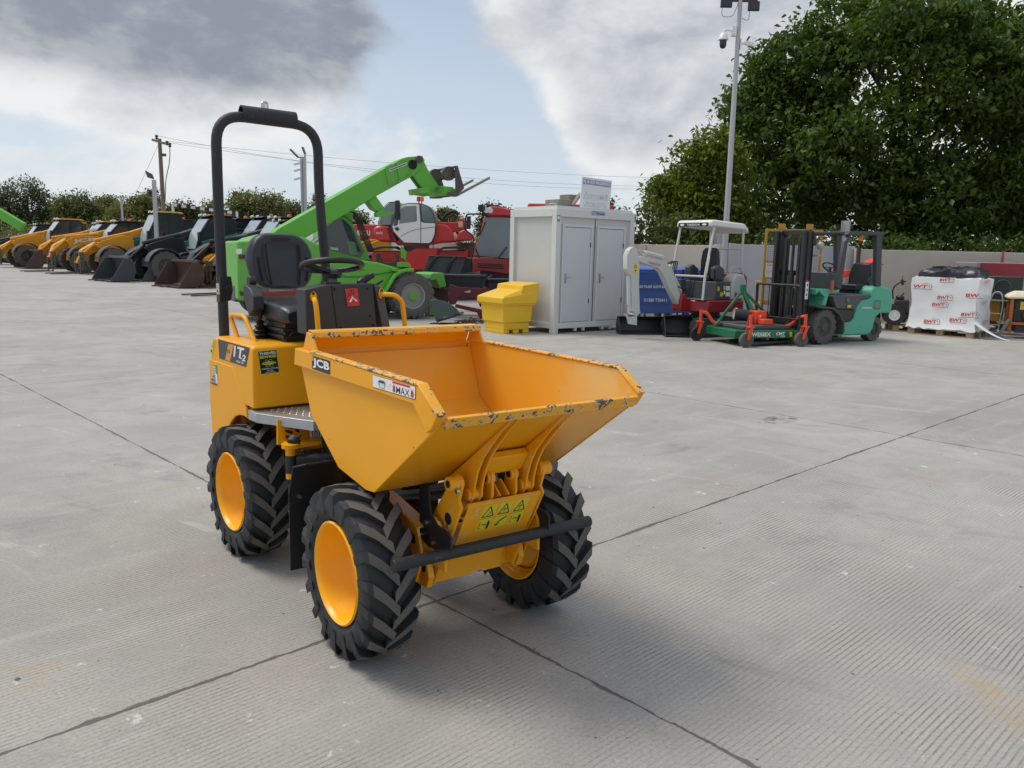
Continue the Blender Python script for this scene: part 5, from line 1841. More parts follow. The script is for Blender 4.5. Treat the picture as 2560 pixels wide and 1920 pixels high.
B().box(p.x - 0.03, p.x + 0.03, -0.05, -0.02, p.z - 0.10, p.z + 0.12).done('indicator', mat('dull amber lens', (0.36, 0.10, 0.03), 0.3), fk)
p = FK.s(*z6(1460, 195), -0.4)
b = B()
b.cyl((p.x, -0.4, p.z - 0.05), (p.x, -0.4, p.z + 0.08), 0.04)
b.done('beacon', m_org, fk)

# ================================================================ man-riding cage behind the forklift
p0 = at_depth(1908, 700, 18.0)
CG = Fr((p0.x, 18.0), rad(-9))
cg = thing('work_cage', 'ochre yellow tall access cage with caution notice standing behind the forklift', 'cage', CG)
b = B()
w_, d_ = 1.16, 0.95
for x in (0, w_):
    for y in (0, d_):
        b.box(x - 0.025, x + 0.025, y - 0.025, y + 0.025, 0.05, 2.22 if y == 0 else 1.1)
for z in (0.62, 1.12, 2.22):
    b.box(-0.025, w_ + 0.025, -0.02, 0.02, z - 0.025, z + 0.025)
for z in (0.62, 1.08):
    for x in (0, w_):
        b.box(x - 0.02, x + 0.02, 0.0, d_, z - 0.02, z + 0.02)
    b.box(0, w_, d_ - 0.02, d_ + 0.02, z - 0.02, z + 0.02)
b.box(-0.03, w_ + 0.03, -0.03, d_ + 0.03, 0.05, 0.12)
for x in (0.32, 0.90):
    b.box(x - 0.07, x + 0.07, -0.03, 0.03, 2.245, 2.36)
b.box(-0.01, 0.36, -0.022, 0.0, 1.12, 1.56)
b.box(-0.02, 0.24, -0.022, 0.0, 0.13, 0.45)
b.done('frame', m_cage, cg, bev=0.004)
b = B()
n_ = 26
for k in range(n_):
    x = w_ * (k + 0.5) / n_
    b.box(x - 0.0022, x + 0.0022, 0.002, 0.0064, 0.62, 2.2)
for k in range(34):
    z = 0.62 + 1.58 * (k + 0.5) / 34
    b.box(0, w_, 0.006, 0.010, z - 0.0022, z + 0.0022)
b.done('mesh_panel', mat('rusty wire mesh', (0.16, 0.10, 0.05), 0.8, var=0.3), cg, smooth=0)
st_ = Sticker([(0.03, -0.024, 1.51), (0.33, -0.024, 1.51), (0.33, -0.024, 1.20), (0.03, -0.024, 1.20)], p_wht)
st_.text('CAUTION', 0.08, 0.06, 0.92, 0.24, p_red, 0.03)
for v in (0.34, 0.48, 0.74):
    st_.text('STAND CLEAR OF LOAD', 0.08, v, 0.92, v + 0.07, p_red, 0.0)
st_.line([(0.06, 0.64), (0.95, 0.60)], 0.03, p_red).line([(0.5, 0.66), (0.95, 0.68)], 0.02, p_blk)
st_.done('notice', cg)
b = B()
b.obox((0.1, -0.05, 1.10), (0.62, -0.20, 0.95), 0.07, 0.06)
b.obox((0.05, -0.05, 1.12), (0.2, -0.1, 1.05), 0.03, 0.12)
b.done('cage_latch', m_galv, cg)

# ================================================================ red chipper with chute, behind the forklift
CH = Fr((8.95, 19.7), rad(200))
ch = thing('wood_chipper', 'bright orange red chipper with curved discharge chute seen through the forklift', 'chipper', CH)
m_chip_r = mat('orange red chipper paint', (0.68, 0.045, 0.02), 0.4, var=0.06)
b = B()
arc = [at_depth(*z6(*p), 19.4) for p in ((1500, 760), (1512, 690), (1550, 620), (1600, 570), (1660, 540))]
arc = [CH.loc(p) for p in arc]
secs = []
for i, p in enumerate(arc):
    a = arc[max(0, i - 1)]
    c = arc[min(len(arc) - 1, i + 1)]
    d_ = (c - a).normalized()
    n_ = V((0, 1, 0))
    u = d_.cross(n_).normalized()
    w_ = 0.16
    secs.append([p + u * w_ + n_ * 0.13, p - u * w_ + n_ * 0.13, p - u * w_ - n_ * 0.13, p + u * w_ - n_ * 0.13])
b.loft(secs)
b.obox(arc[-1] + V((-0.0, 0, 0.0)), arc[-1] + (arc[-1] - arc[-2]).normalized() * 0.14 - V((0, 0, 0.06)), 0.26, 0.04)
ct = b.done('discharge_chute', m_chip_r, ch, bev=0.01)
c = CH.loc(at_depth(*z6(1558, 575), 19.15))
B().box(c.x - 0.05, c.x + 0.05, c.y, c.y + 0.01, c.z - 0.05, c.z + 0.05).done('sticker', p_wht, ct)
b = B()
q = [CH.loc(at_depth(*z6(*p), 19.4)) for p in ((1185, 615), (1270, 615), (1250, 690), (1180, 720))]
b.prism([(p.x, p.z) for p in q], q[0].y - 0.3, q[0].y + 0.2)
b.box(arc[0].x - 0.25, q[0].x + 0.1, arc[0].y - 0.35, arc[0].y + 0.35, 0.45, 1.0)
b.done('hopper', m_chip_r, ch, bev=0.02)
b = B()
b.box(arc[0].x - 0.3, q[0].x + 0.2, arc[0].y - 0.3, arc[0].y + 0.3, 0.25, 0.449)
b.done('chassis', m_blk, ch)
xm = (arc[0].x + q[0].x) / 2
for y in (-0.42, 0.42):
    wheel_plain('wheel', ch, (xm, arc[0].y + y, 0.26), 0.26, 0.15, 0.15, m_blk, m_white, 1 if y > 0 else -1, 0, 0.03, 18)

# ================================================================ wrapped pallet
BW = Fr(ground(2268, 833), rad(-47))
lw, ld, lh = 1.36, 0.92, 1.12


def pallet(name, label, F, lx, ly, group=None, m=None, h=0.14):
    t = thing(name, label, 'pallet', F, group)
    b = B()
    for k in range(6):
        y = (ly - 0.11) * k / 5
        b.box(0, lx, y, y + 0.11, h - 0.022, h)
    b.done('deck_board', m or m_pal, t)
    for y in (0, ly / 2 - 0.05, ly - 0.1):
        for x in (0, lx / 2 - 0.07, lx - 0.14):
            B().box(x, x + 0.14, y, y + 0.1, 0.022, h - 0.0225).done('block', m or m_pal, t)
        B().box(0, lx, y, y + 0.1, 0, 0.0215).done('bottom_board', m or m_pal, t)
    return t


t = pallet('wooden_pallet', 'wooden pallet carrying the big white wrapped load', BW, lw, ld)
t['category'] = 'pallet'
t2 = thing('wrapped_load', 'white plastic wrapped load printed with red letters and draped on top in black sheet', 'wrapped load', BW)
nz = [[rnd.uniform(-1, 1) for _ in range(64)] for _ in range(12)]


def outline(z, k, g=0.0):
    pts = []
    N_ = 56
    per = [(0, 0), (lw, 0), (lw, ld), (0, ld)]
    for i in range(N_):
        u = 4 * i / N_
        e = int(u)
        f = u - e
        a, c = per[e], per[(e + 1) % 4]
        x, y = a[0] + (c[0] - a[0]) * f, a[1] + (c[1] - a[1]) * f
        o = 0.012 * nz[k % 12][i] + g + 0.01 * math.sin(i * 1.3 + k)
        cx_, cy_ = x - lw / 2, y - ld / 2
        L = math.hypot(cx_, cy_)
        pts.append((x + cx_ / L * o, y + cy_ / L * o, z + (0.025 * nz[(k + 3) % 12][i] if k in (0, 9) else 0)))
    return pts


b = B()
b.loft([outline(0.15 + lh * k / 9, k, (0.06 if k == 0 else 0.02 if k == 1 else -0.012 if k in (4, 5) else 0.0)) for k in range(10)])
wb = b.done('wrap', m_wrap, t2, smooth=60)
rows = [(0.02, 0.80, 0.24, 'WT'), (0.43, 0.945, 0.17, 'BWT'), (0.42, 0.60, 0.19, 'BWT'), (0.84, 0.67, 0.20, 'BW'), (0.35, 0.46, 0.20, 'BWT'), (0.80, 0.30, 0.21, 'BWT'), (0.25, 0.12, 0.20, 'BWT'), (0.64, 0.18, 0.20, 'BWT')]
Yf = -0.035
for u, v, wd, tx in rows:
    x0 = u * lw
    zc = 0.15 + v * lh
    w2 = wd * lw
    h2 = 0.085
    q = [(x0, Yf, zc + h2), (x0 + w2 * 1.35, Yf, zc + h2), (x0 + w2 * 1.35, Yf, zc - h2 * 0.55), (x0, Yf, zc - h2 * 0.55)]
    st_ = Sticker(q, None)
    st_.text(tx, 0.0, 0.22, 0.70, 0.76, p_red, 0.03, 0.04).line([(0.02, 0.90), (0.95, 0.92)], 0.06, p_grey)
    if tx != 'BW':
        el = [(0.83 + 0.10 * math.cos(f), 0.42 + 0.30 * math.sin(f)) for f in [-PI * 0.5 + PI * k / 8 for k in range(9)]]
        st_.line(el, 0.05, p_grey, 2).oval(0.80, 0.42, 0.03, 0.10, p_grey, 8).line([(0.45, 0.10), (0.62, 0.0), (0.85, 0.06)], 0.05, p_grey, 2)
    st_.done('lettering', wb)
for v, y0 in ((0.92, 0.30), (0.52, 0.28), (0.14, 0.45)):
    zc = 0.15 + v * lh
    Xf = lw + 0.036
    Sticker([(Xf, y0, zc + 0.07), (Xf, y0 + 0.30, zc + 0.07), (Xf, y0 + 0.30, zc - 0.05), (Xf, y0, zc - 0.05)], None).text('BWT', 0, 0, 1, 0.7, mat('washed out red print', (0.62, 0.22, 0.22), 0.5), 0.01).line([(0, 0.9), (1, 0.9)], 0.06, mat('washed out red print', (0.6, 0.2, 0.2))).done('lettering', wb)
b = B()
base_z = 0.15 + lh - 0.01
secs = []
for k, (sc_, z) in enumerate(((0.86, 0.0), (0.84, 0.08), (0.78, 0.16), (0.62, 0.21), (0.35, 0.235))):
    secs.append([(lw / 2 + (x - lw / 2) * sc_ + 0.02 * nz[k][i % 64] + (0.06 if k > 1 else 0) * math.sin(i * 0.5), ld / 2 + (y - ld / 2) * sc_ + 0.02 * nz[k + 4][i % 64], base_z + z + 0.022 * nz[k + 2][i % 64] + (0.03 * math.sin(i * 0.7 + k))) for i, (x, y, _) in enumerate(outline(0, 3))])
b.loft(secs)
b.done('cover_sheet', m_tarp, t2, smooth=50)
b = B()
ts = []
for k in range(9):
    f = k / 8
    p = V((lw + 0.03 + 0.62 * f, -0.01 - 0.05 * f + 0.28 * f, 0.34 * (1 - f) ** 1.6 + 0.012))
    hw = 0.13 * (1 - f) + 0.015
    ts.append([p + V((0, -hw, -0.01)), p + V((0, hw, -0.01)), p + V((0, hw, 0.0)), p + V((0, -hw * 0.2, 0.03 * (1 - f)))])
b.loft(ts)
b.done('loose_film', m_wrap, t2, smooth=60)

# ================================================================ things between the forklift and the wall
P2 = Fr(at_depth(2232, 820, 18.8).to_2d().to_3d(), rad(-10))
pallet('wooden_pallet', 'empty looking pallet under the walk behind tiller between forklift and white load', P2, 0.95, 0.7)
WT = Fr(at_depth(2265, 800, 19.1), rad(160))
wt = thing('walking_tiller', 'black two wheeled walk behind tiller with long curved handlebars', 'tiller', WT)


def px3(F, z, dist, pts):
    return [F.loc(at_depth(*z(*p), dist)) for p in pts]


b = B()
h1 = px3(WT, z5, 19.0, [(200, 900), (190, 770), (240, 690), (320, 650), (395, 635)])
h2 = px3(WT, z5, 19.3, [(230, 920), (320, 870), (355, 830), (370, 815)])
b.tube(fillet(h1, 0.1), 0.018)
b.tube(fillet(h2, 0.1), 0.018)
g_ = px3(WT, z5, 19.0, [(340, 610), (350, 690), (355, 550)])
b.cyl(g_[0], g_[1], 0.03)
hb_ = b.done('handlebar', m_blk, wt)
B().cyl(g_[0], g_[2], 0.014).done('grip_lever', p_red, hb_)
b = B()
e_ = px3(WT, z5, 19.0, [(230, 960), (420, 900), (420, 1090), (300, 1180)])
b.box(min(p.x for p in e_), max(p.x for p in e_), e_[0].y - 0.2, e_[0].y + 0.2, 0.42, 0.72)
b.box(e_[0].x - 0.5, e_[0].x + 0.1, e_[0].y - 0.12, e_[0].y + 0.12, 0.28, 0.42)
b.cyl((e_[0].x - 0.1, e_[0].y, 0.72), (e_[0].x - 0.1, e_[0].y, 0.82), 0.09)
b.done('engine', m_blk, wt, bev=0.03)
c = px3(WT, z5, 18.8, [(215, 1190)])[0]
for dy in (0, -0.55):
    wheel_plain('wheel', wt, (c.x, c.y + dy, 0.14 + 0.23), 0.23, 0.12, 0.12, m_blk, m_white, 1, 0, 0.03, 18)
b = B()
r_ = px3(WT, z5, 19.1, [(430, 900), (400, 1000), (330, 1130), (290, 1260), (370, 1270), (440, 1100)])
b.prism([(p.x, p.z) for p in r_], r_[0].y - 0.15, r_[0].y + 0.15)
b.done('tine_guard', m_gry, wt, bev=0.02)

# green-black machine, sack truck, second pallet with a sack
GM = Fr(at_depth(2440, 800, 18.7), rad(-40))
gm_ = thing('feed_machine', 'dark green box shaped machine with black cowl right of the white load', 'machine', GM)
m_dkg = mat('near black green paint', (0.016, 0.028, 0.022), 0.45, var=0.3)
b = B()
a = px3(GM, z5, 18.7, [(1400, 700), (1720, 690), (1720, 1260), (1440, 1000)])
b.box(-0.05, 0.95, 0.05, 0.8, 0.80, 1.32)
b.box(0.55, 0.95, 0.05, 0.8, 0.30, 0.7995)
b.done('body', m_dkg, gm_, bev=0.02)
b = B()
b.box(0.84, 0.98, 0.02, 0.10, 0.45, 1.33)
b.done('corner_post', mat('dull green metal', (0.16, 0.24, 0.16), 0.5, var=0.3), gm_)
B().box(-0.1, 0.86, -0.10, 0.5, 0.76, 0.795).done('tray', mat('dusty olive tray', (0.23, 0.21, 0.16), 0.7), gm_, bev=0.01)
b = B()
b.tube([(0.45 + 0.17 * math.cos(t), 0.04, 1.07 + 0.17 * math.sin(t)) for t in [2 * PI * k / 20 for k in range(20)]], 0.012, n=6, closed=True)
b.done('hand_wheel', m_gry, gm_)
B().box(0.05, 0.45, 0.1, 0.5, 0.30, 0.78).done('yellow_housing', m_cage, gm_, bev=0.02)
ST_ = Fr(at_depth(2462, 820, 18.2), rad(-35))
b = B()
b.tube(fillet([(0, 0, 0.10), (0.03, 0.0, 0.75), (0.10, 0, 0.98), (0.24, 0, 0.98), (0.30, 0, 0.75), (0.26, 0.0, 0.10)], 0.12), 0.016)
for z in (0.25, 0.5):
    b.tube([(0.02, 0, z), (0.27, 0, z)], 0.012)
b.box(-0.02, 0.28, -0.2, 0.0, 0.075, 0.095)
b.cyl((0.0, 0.06, 0.09), (0.04, 0.06, 0.09), 0.09)
b.cyl((0.24, 0.06, 0.09), (0.28, 0.06, 0.09), 0.09)
o = b.done('sack_truck', m_galv, None)
o.location, o.rotation_euler.z = ST_.o, ST_.a
tag(o, 'bright metal sack truck leaning by the dark green machine', 'sack truck')
P3 = Fr(at_depth(2447, 840, 18.3), rad(-12))
pallet('wooden_pallet', 'small grey pallet with a sack on it under the sack truck', Fr((P3.o.x, P3.o.y), rad(-12)), 0.42, 0.5, None, m_wood, 0.12)
b = B()
b.sph((0.21, 0.22, 0.17), 0.19, 0.2, 0.05, 14)
o = b.done('paper_sack', mat('pale paper sack', (0.45, 0.42, 0.34), 0.8), None)
o.location, o.rotation_euler.z = P3.o, P3.a
tag(o, 'pale flat sack lying on the small grey pallet', 'sack')

# petrol generator under a cream cover, big trailer wheel, red baler
GN = Fr(at_depth(2523, 820, 17.6), rad(-25))
gn = thing('engine_pump', 'orange framed engine set under a cream cover at the right edge', 'engine set', GN)
b = B()
for x, y in ((0, 0), (0.9, 0), (0, 0.55), (0.9, 0.55)):
    b.box(x - 0.03, x + 0.03, y - 0.03, y + 0.03, 0.12, 0.86)
b.box(-0.03, 0.93, -0.03, 0.58, 0.30, 0.36)
b.done('frame', mat('rusty orange paint', (0.42, 0.12, 0.03), 0.6, var=0.3, dirt=((0.12, 0.08, 0.05), 0.3, 6)), gn)
b = B()
b.box(0.05, 0.85, 0.03, 0.5, 0.365, 0.84)
b.cyl((0.3, 0.03, 0.5), (0.3, -0.03, 0.5), 0.10)
b.box(0.1, 0.8, 0.0, 0.52, 0.13, 0.295)
en = b.done('engine', m_mast, gn, bev=0.02)
Sticker([(0.16, 0.028, 0.80), (0.34, 0.028, 0.80), (0.34, 0.028, 0.63), (0.16, 0.028, 0.63)], p_yel).shape([(0.2, 0.4), (0.8, 0.4), (0.8, 0.6), (0.2, 0.6)], p_org).done('sticker', en)
b = B()
b.loft([[(-0.10, -0.10, 0.86), (1.0, -0.10, 0.88), (1.0, 0.66, 0.88), (-0.10, 0.66, 0.86)], [(-0.08, -0.09, 0.93), (1.0, -0.09, 0.95), (1.0, 0.65, 0.95), (-0.08, 0.65, 0.93)], [(0.06, 0.0, 1.02), (0.95, 0.0, 1.03), (0.95, 0.55, 1.03), (0.06, 0.55, 1.02)]])
b.done('cover', mat('cream canvas', (0.70, 0.63, 0.45), 0.8, var=0.08), gn, bev=0.03)
b = B()
b.obox((-0.02, -0.05, 0.40), (-0.22, -0.22, 0.03), 0.05, 0.05)
b.done('leg', mat('weathered grey timber', (0.2, 0.18, 0.15), 0.8), gn)
WH = Fr(at_depth(2503, 830, 18.4), rad(-55))
TB = Fr((13.6, 19.4), rad(-8))
bl_ = thing('red_baler', 'dark red farm baler with a white top panel by the long wall', 'baler', TB)
W0 = 19.0


def red(pts):
    return [(p.x, p.z) for p in px3(TB, z5, 19.3, pts)]


b = B()
y0 = TB.loc(V((13, 19.3, 0))).y
b.prism(red([(1400, 660), (1455, 530), (1620, 545), (1740, 600), (2000, 760), (1930, 885), (1720, 880), (1715, 690)]), y0 - 0.05, y0 + 0.20)
b.prism([(red([(1650, 560)])[0][0], 1.62), (red([(1650, 560)])[0][0] + 4.2, 1.62), (red([(1650, 560)])[0][0] + 4.2, 0.62), (red([(1735, 1000)])[0][0], 0.62), (red([(1735, 1000)])[0][0], 1.2)], y0 + 0.201, y0 + 1.6)
bd = b.done('body', m_red, bl_, bev=0.02)
b = B()
xx = red([(1640, 430)])[0][0]
zz = red([(1640, 430)])[0][1]
b.loft([[(xx - 0.08, y0 + 0.2, 1.625), (xx + 4.1, y0 + 0.2, 1.625), (xx + 4.1, y0 + 1.5, 1.625), (xx - 0.08, y0 + 1.5, 1.625)], [(xx + 0.02, y0 + 0.35, zz), (xx + 4.0, y0 + 0.35, zz), (xx + 4.0, y0 + 1.4, zz), (xx + 0.02, y0 + 1.4, zz)]])
b.done('top_panel', mat('pale grey white panel', (0.62, 0.63, 0.62), 0.4, var=0.04), bl_, bev=0.015)
q = red([(1960, 745), (2120, 745), (2115, 795), (1990, 795)])
Sticker([(q[0][0], y0 + 0.2, q[0][1]), (q[1][0], y0 + 0.2, q[1][1]), (q[2][0], y0 + 0.2, q[2][1]), (q[3][0] - 0.05, y0 + 0.2, q[3][1])], None, off=0.004).text('ER', 0.25, 0, 1, 1, p_wht, 0.03, 0.05).done('lettering', bd)
b = B()
b.box(red([(1960, 860)])[0][0], red([(1960, 860)])[0][0] + 3, y0 + 0.19, y0 + 0.2, red([(1960, 880)])[0][1], red([(1960, 810)])[0][1])
b.done('intake_gap', m_dark, bl_)
for dx in (0.0, 2.2):
    wheel_plain('wheel', bl_, (red([(1900, 1300)])[0][0] + dx, y0 + 0.05, 0.37), 0.37, 0.24, 0.19, m_blk, mat('cream wheel disc', (0.55, 0.50, 0.38), 0.5), -1, 0, 0.05, 24)
b = B()
b.box(red([(1740, 1100)])[0][0], red([(1740, 1100)])[0][0] + 3.5, y0 + 0.3, y0 + 1.4, 0.3, 0.619)
b.done('chassis', m_gry, bl_, bev=0.03)
b = B()
s0, s1 = at_depth(*z5(1945, 185), 21.25), at_depth(*z5(1925, 430), 21.25)
b.plate([(s0.x - 0.035, 21.4, 1.93), (s0.x + 0.035, 21.4, 1.93), (s0.x + 0.035, 21.36, 1.0), (s0.x - 0.06, 21.36, 1.0)], 0.006)
b.tube(fillet([(s0.x + 0.1, 21.5, 1.91), (s0.x + 0.18, 21.45, 2.0), (s0.x + 0.3, 21.45, 1.98), (s0.x + 0.28, 21.5, 1.92)], 0.05), 0.006)
o = b.done('ratchet_strap', mat('faded red strap', (0.42, 0.09, 0.08), 0.7), None)
tag(o, 'faded red strap hanging over the long concrete wall above the baler', 'strap')
# ================================================================ green telehandler with raised boom
m_mer = mat('bright green telehandler paint', (0.115, 0.42, 0.035), 0.42, var=0.08, scale=2, dirt=((0.12, 0.17, 0.05), 0.10, 3), coat=0.1)
m_merd = mat('scraped green paint', (0.13, 0.40, 0.06), 0.5, var=0.15, scale=3, dirt=((0.10, 0.06, 0.03), 0.16, 4))
m_old = mat('grey dusty wheel rim', (0.33, 0.33, 0.31), 0.6, var=0.2, scale=6)
m_tyg = mat('dry grey tractor tyre', (0.115, 0.112, 0.105), 0.9, var=0.35, scale=5)
m_tool = mat('dirty worn steel', (0.09, 0.075, 0.06), 0.65, var=0.5, scale=4, dirt=((0.22, 0.18, 0.13), 0.25, 6))
m_tine = mat('greasy fork steel', (0.20, 0.185, 0.165), 0.5, metal=0.5, var=0.4)

ME = Fr(ground(1035, 798), rad(30))
me_ = thing('green_telehandler', 'bright green telescopic handler with its boom raised behind the dumper seat', 'telehandler', ME)


def ag_wheel(parent, c, R, W, rr, sd, mt, mh, hub=None, nl=18, hand=1):
    w_ = wheel_plain('wheel', parent, c, R * 0.6, W * 0.9, rr, mt, mh, sd, 0, 0.10 * R / 0.5, 30, hub)
    for ch in list(w_.children):
        if ch.name.startswith('tyre'):
            bpy.data.objects.remove(ch)
    ag_tyre(R, W, nl, rr, -1, hand, R * 0.055, 0.17).done('tyre', mt, w_, M=MX.Translation(c), smooth=30)
    return w_


RW = 0.545
for x, y, sd in ((0, 0.20, -1), (0, 2.0, 1), (-3.1, 0.20, -1), (-3.1, 2.0, 1)):
    ag_wheel(me_, (x, y, RW), RW, 0.40, 0.30, sd, m_tyg, m_old, m_mer if sd < 0 else None, 18, -1)
b = B()
b.prism(side(ME, zm, 1.0, [(285, 700), (330, 655), (640, 480), (1170, 178), (1290, 118), (1350, 240), (1272, 300), (1090, 402), (640, 668), (545, 722), (520, 800), (300, 800)]), 0.80, 1.26)
bo_ = b.done('boom', m_mer, me_, bev=0.02)
b = B()
tmp = side(ME, zm, 0.99, [(1260, 130), (1330, 103), (1448, 94), (1466, 132), (1432, 190), (1398, 238), (1330, 262), (1290, 240)])
b.prism(tmp, 0.86, 1.20)
hd_ = b.done('boom_head', m_mer, bo_, bev=0.015)
p = side(ME, zm, 0.85, [(1388, 158), (1436, 118)])
B().cyl((p[0][0], 0.855, p[0][1]), (p[0][0], 0.845, p[0][1]), 0.115, n=18).done('boom_hole', m_dark, hd_)
B().cyl((p[1][0], 0.88, p[1][1]), (p[1][0], 0.82, p[1][1]), 0.09, n=14).done('pivot_pin', m_tool, hd_)
b = B()
for a, c in (((1172, 182), (1200, 320)), ((1258, 140), (1285, 285))):
    q = side(ME, zm, 0.79, [a, (a[0] + 55, a[1] - 30), (c[0] + 52, c[1] - 25), c])
    b.prism(q, 0.775, 0.80)
for k in range(7):
    q = side(ME, zm, 0.79, [(1282 + k * 17, 290 - k * 9)])[0]
    b.cyl((q[0], 0.80, q[1]), (q[0], 0.75, q[1]), 0.035, n=6)
b.done('wear_pad', m_merd, bo_)
q = [ME.s(*zm(*p), 0.772) for p in ((1205, 192), (1340, 140), (1345, 160), (1212, 214))]
Sticker(q, mat('pale grey warning print', (0.50, 0.55, 0.48), 0.5)).line([(0.05, 0.5), (0.95, 0.5)], 0.3, p_grey, 4).done('sticker', bo_)
b = B()
b.prism(side(ME, zm, 1.0, [(1370, 235), (1432, 180), (1462, 140), (1490, 200), (1572, 322), (1500, 402), (1402, 388), (1394, 348), (1450, 345)]), 0.88, 0.96)
b.prism(side(ME, zm, 1.0, [(1370, 235), (1432, 180), (1462, 140), (1490, 200), (1572, 322), (1500, 402), (1402, 388), (1394, 348), (1450, 345)]), 1.10, 1.18)
b.prism(side(ME, zm, 1.0, [(1395, 345), (1470, 335), (1490, 385), (1405, 390)]), 0.70, 1.36)
b.prism(side(ME, zm, 1.0, [(1560, 330), (1640, 340), (1655, 395), (1580, 405)]), 0.55, 1.50)
jb = b.done('fork_jib', m_mer, me_, bev=0.008)
b = B()
a, c = side(ME, zm, 1.0, [(1440, 180), (1520, 375)])
b.cyl((a[0], 1.03, a[1]), ((a[0] + c[0]) / 2, 1.03, (a[1] + c[1]) / 2), 0.075)
b.done('tilt_ram', m_mer, jb)
b = B()
b.cyl(((a[0] + c[0]) / 2, 1.03, (a[1] + c[1]) / 2), (c[0], 1.03, c[1]), 0.04)
b.done('ram_rod', m_steel, jb)
b = B()
cq = side(ME, zm, 1.0, [(1640, 190), (1655, 180), (1705, 350), (1640, 412), (1585, 408), (1600, 390), (1645, 370)])
for y in (0.45, 1.55):
    b.prism(cq, y - 0.03, y + 0.03)
t0, t1 = side(ME, zm, 1.0, [(1640, 190), (1660, 260)])
b.cyl((t0[0], 0.4, t0[1]), (t0[0], 1.6, t0[1]), 0.03)
b.cyl((t1[0], 0.4, t1[1]), (t1[0], 1.6, t1[1]), 0.03)
l0 = side(ME, zm, 1.0, [(1610, 395)])[0]
b.box(l0[0] - 0.05, l0[0] + 0.05, 0.4, 1.6, l0[1] - 0.05, l0[1] + 0.05)
for y in (0.62, 1.4):
    b.cyl((t0[0] - 0.1, y - 0.06, t0[1] - 0.15), (t0[0] - 0.1, y + 0.06, t0[1] - 0.15), 0.17, n=14)
cr = b.done('fork_carriage', m_tool, jb)
f0 = side(ME, zm, 1.0, [(1640, 412), (1660, 395), (1910, 262), (1905, 280), (1660, 412)])
for y in (0.55, 1.45):
    B().prism(f0, y - 0.07, y + 0.07).done('fork', m_tine, cr)
b = B()
b.prism(side(ME, zm, 0.95, [(1030, 432), (1095, 400), (1165, 500), (1150, 548), (1120, 520), (1080, 500)]), 0.85, 1.2)
g_ = b.done('boom_bracket', m_mer, bo_, bev=0.01)
b = B()
b.prism(side(ME, zm, 0.7, [(1120, 530), (1170, 490), (1185, 520), (1260, 515), (1255, 535), (1185, 560), (1125, 560)]), 0.8, 0.98)
b.done('hose_arm', m_merd, g_)
b = B()
b.prism(side(ME, zm, 0.30, [(720, 915), (800, 888), (985, 890), (1120, 912), (1240, 945), (1300, 962), (1250, 1012), (1160, 1160), (1080, 1190), (700, 1190)]), 0.16, 0.72)
hb_ = b.done('engine_hood', m_mer, me_, bev=0.05)
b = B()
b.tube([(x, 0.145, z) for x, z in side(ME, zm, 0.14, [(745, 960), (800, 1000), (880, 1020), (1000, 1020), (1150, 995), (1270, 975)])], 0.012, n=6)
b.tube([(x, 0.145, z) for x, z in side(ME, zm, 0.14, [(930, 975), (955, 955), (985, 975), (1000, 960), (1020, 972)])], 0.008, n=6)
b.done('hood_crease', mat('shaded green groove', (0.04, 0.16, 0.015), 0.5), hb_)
b = B()
pth = side(ME, zm, 0.0, [(1395, 968), (1310, 972), (1255, 1005), (1165, 1160)])
b.tube(fillet([(x, 0.02, z) for x, z in pth], 0.15), 0.045)
b.box(pth[0][0] - 0.5, pth[0][0] - 0.4, 0.0, 0.3, pth[0][1] - 0.03, pth[0][1] + 0.03)
b.done('wheel_arch_bar', m_mer, me_)
b = B()
rb_ = side(ME, zm, 0.10, [(40, 745), (140, 742), (180, 720), (300, 690), (560, 715), (715, 800), (720, 1000), (640, 1185), (200, 1195), (52, 1205)])
b.prism(rb_, 0.14, 1.5)
rr_ = b.done('rear_body', m_merd, me_, bev=0.05)
q = [ME.s(*zm(*p), 0.138) for p in ((32, 805), (75, 805), (75, 845), (34, 845))]
Sticker(q, p_wht, off=0.004).done('sticker', rr_)
b = B()
b.prism(side(ME, zm, 0.3, [(45, 1125), (100, 1140), (105, 1165), (50, 1160)]), 0.12, 0.4)
b.prism(side(ME, zm, 0.3, [(38, 850), (110, 848), (108, 880), (40, 880)]), 0.11, 0.4)
b.done('dent', m_rust, rr_)
b = B()
b.box(-4.0, 0.5, 0.45, 1.75, 0.42, 0.78)
b.box(0.4, 0.75, 0.7, 1.5, 0.5, 0.95)
b.done('chassis', m_gry, me_, bev=0.03)
# cab on the far side of the boom
b = B()
cabo = side(ME, zm, 1.30, [(690, 870), (700, 640), (780, 575), (865, 548), (925, 600), (1065, 892), (1000, 900)])
win = side(ME, zm, 1.29, [(712, 800), (714, 640), (800, 580), (850, 575), (925, 640), (1012, 825), (985, 872)])
b.prism(cabo, 1.30, 2.15)
cb_ = b.done('cab', m_mer, me_, bev=0.03)
b = B()
b.prism(win, 1.285, 1.299)
b.done('cab_window', m_glass, cb_, bev=0.002)
b = B()
rq = side(ME, zm, 1.3, [(760, 560), (870, 530), (930, 528), (925, 600), (865, 552)])
b.prism(rq, 1.28, 2.16)
b.done('cab_roof', m_mer, cb_, bev=0.02)
for pts_, m_ in (([(755, 790), (815, 800), (815, 820), (755, 808)], m_cabd), ([(880, 745), (945, 755), (965, 850), (905, 850)], mat('dim reflection green', (0.14, 0.26, 0.15), 0.3))):  # first a pale sticker, then a green reflection painted onto the glass
    B().prism(side(ME, zm, 1.28, pts_), 1.276, 1.284).done('sticker_and_reflection', m_, cb_)
b = B()
for k in range(5):
    q = [ME.s(*zm(*p), 0.8) for p in ((945 + k * 10, 570), (990 + k * 12, 700), (1050 + k * 10, 830))]
    b.tube([tuple(v) for v in q], 0.014, n=6)
b.done('boom_hose', m_hose, me_)
b = B()
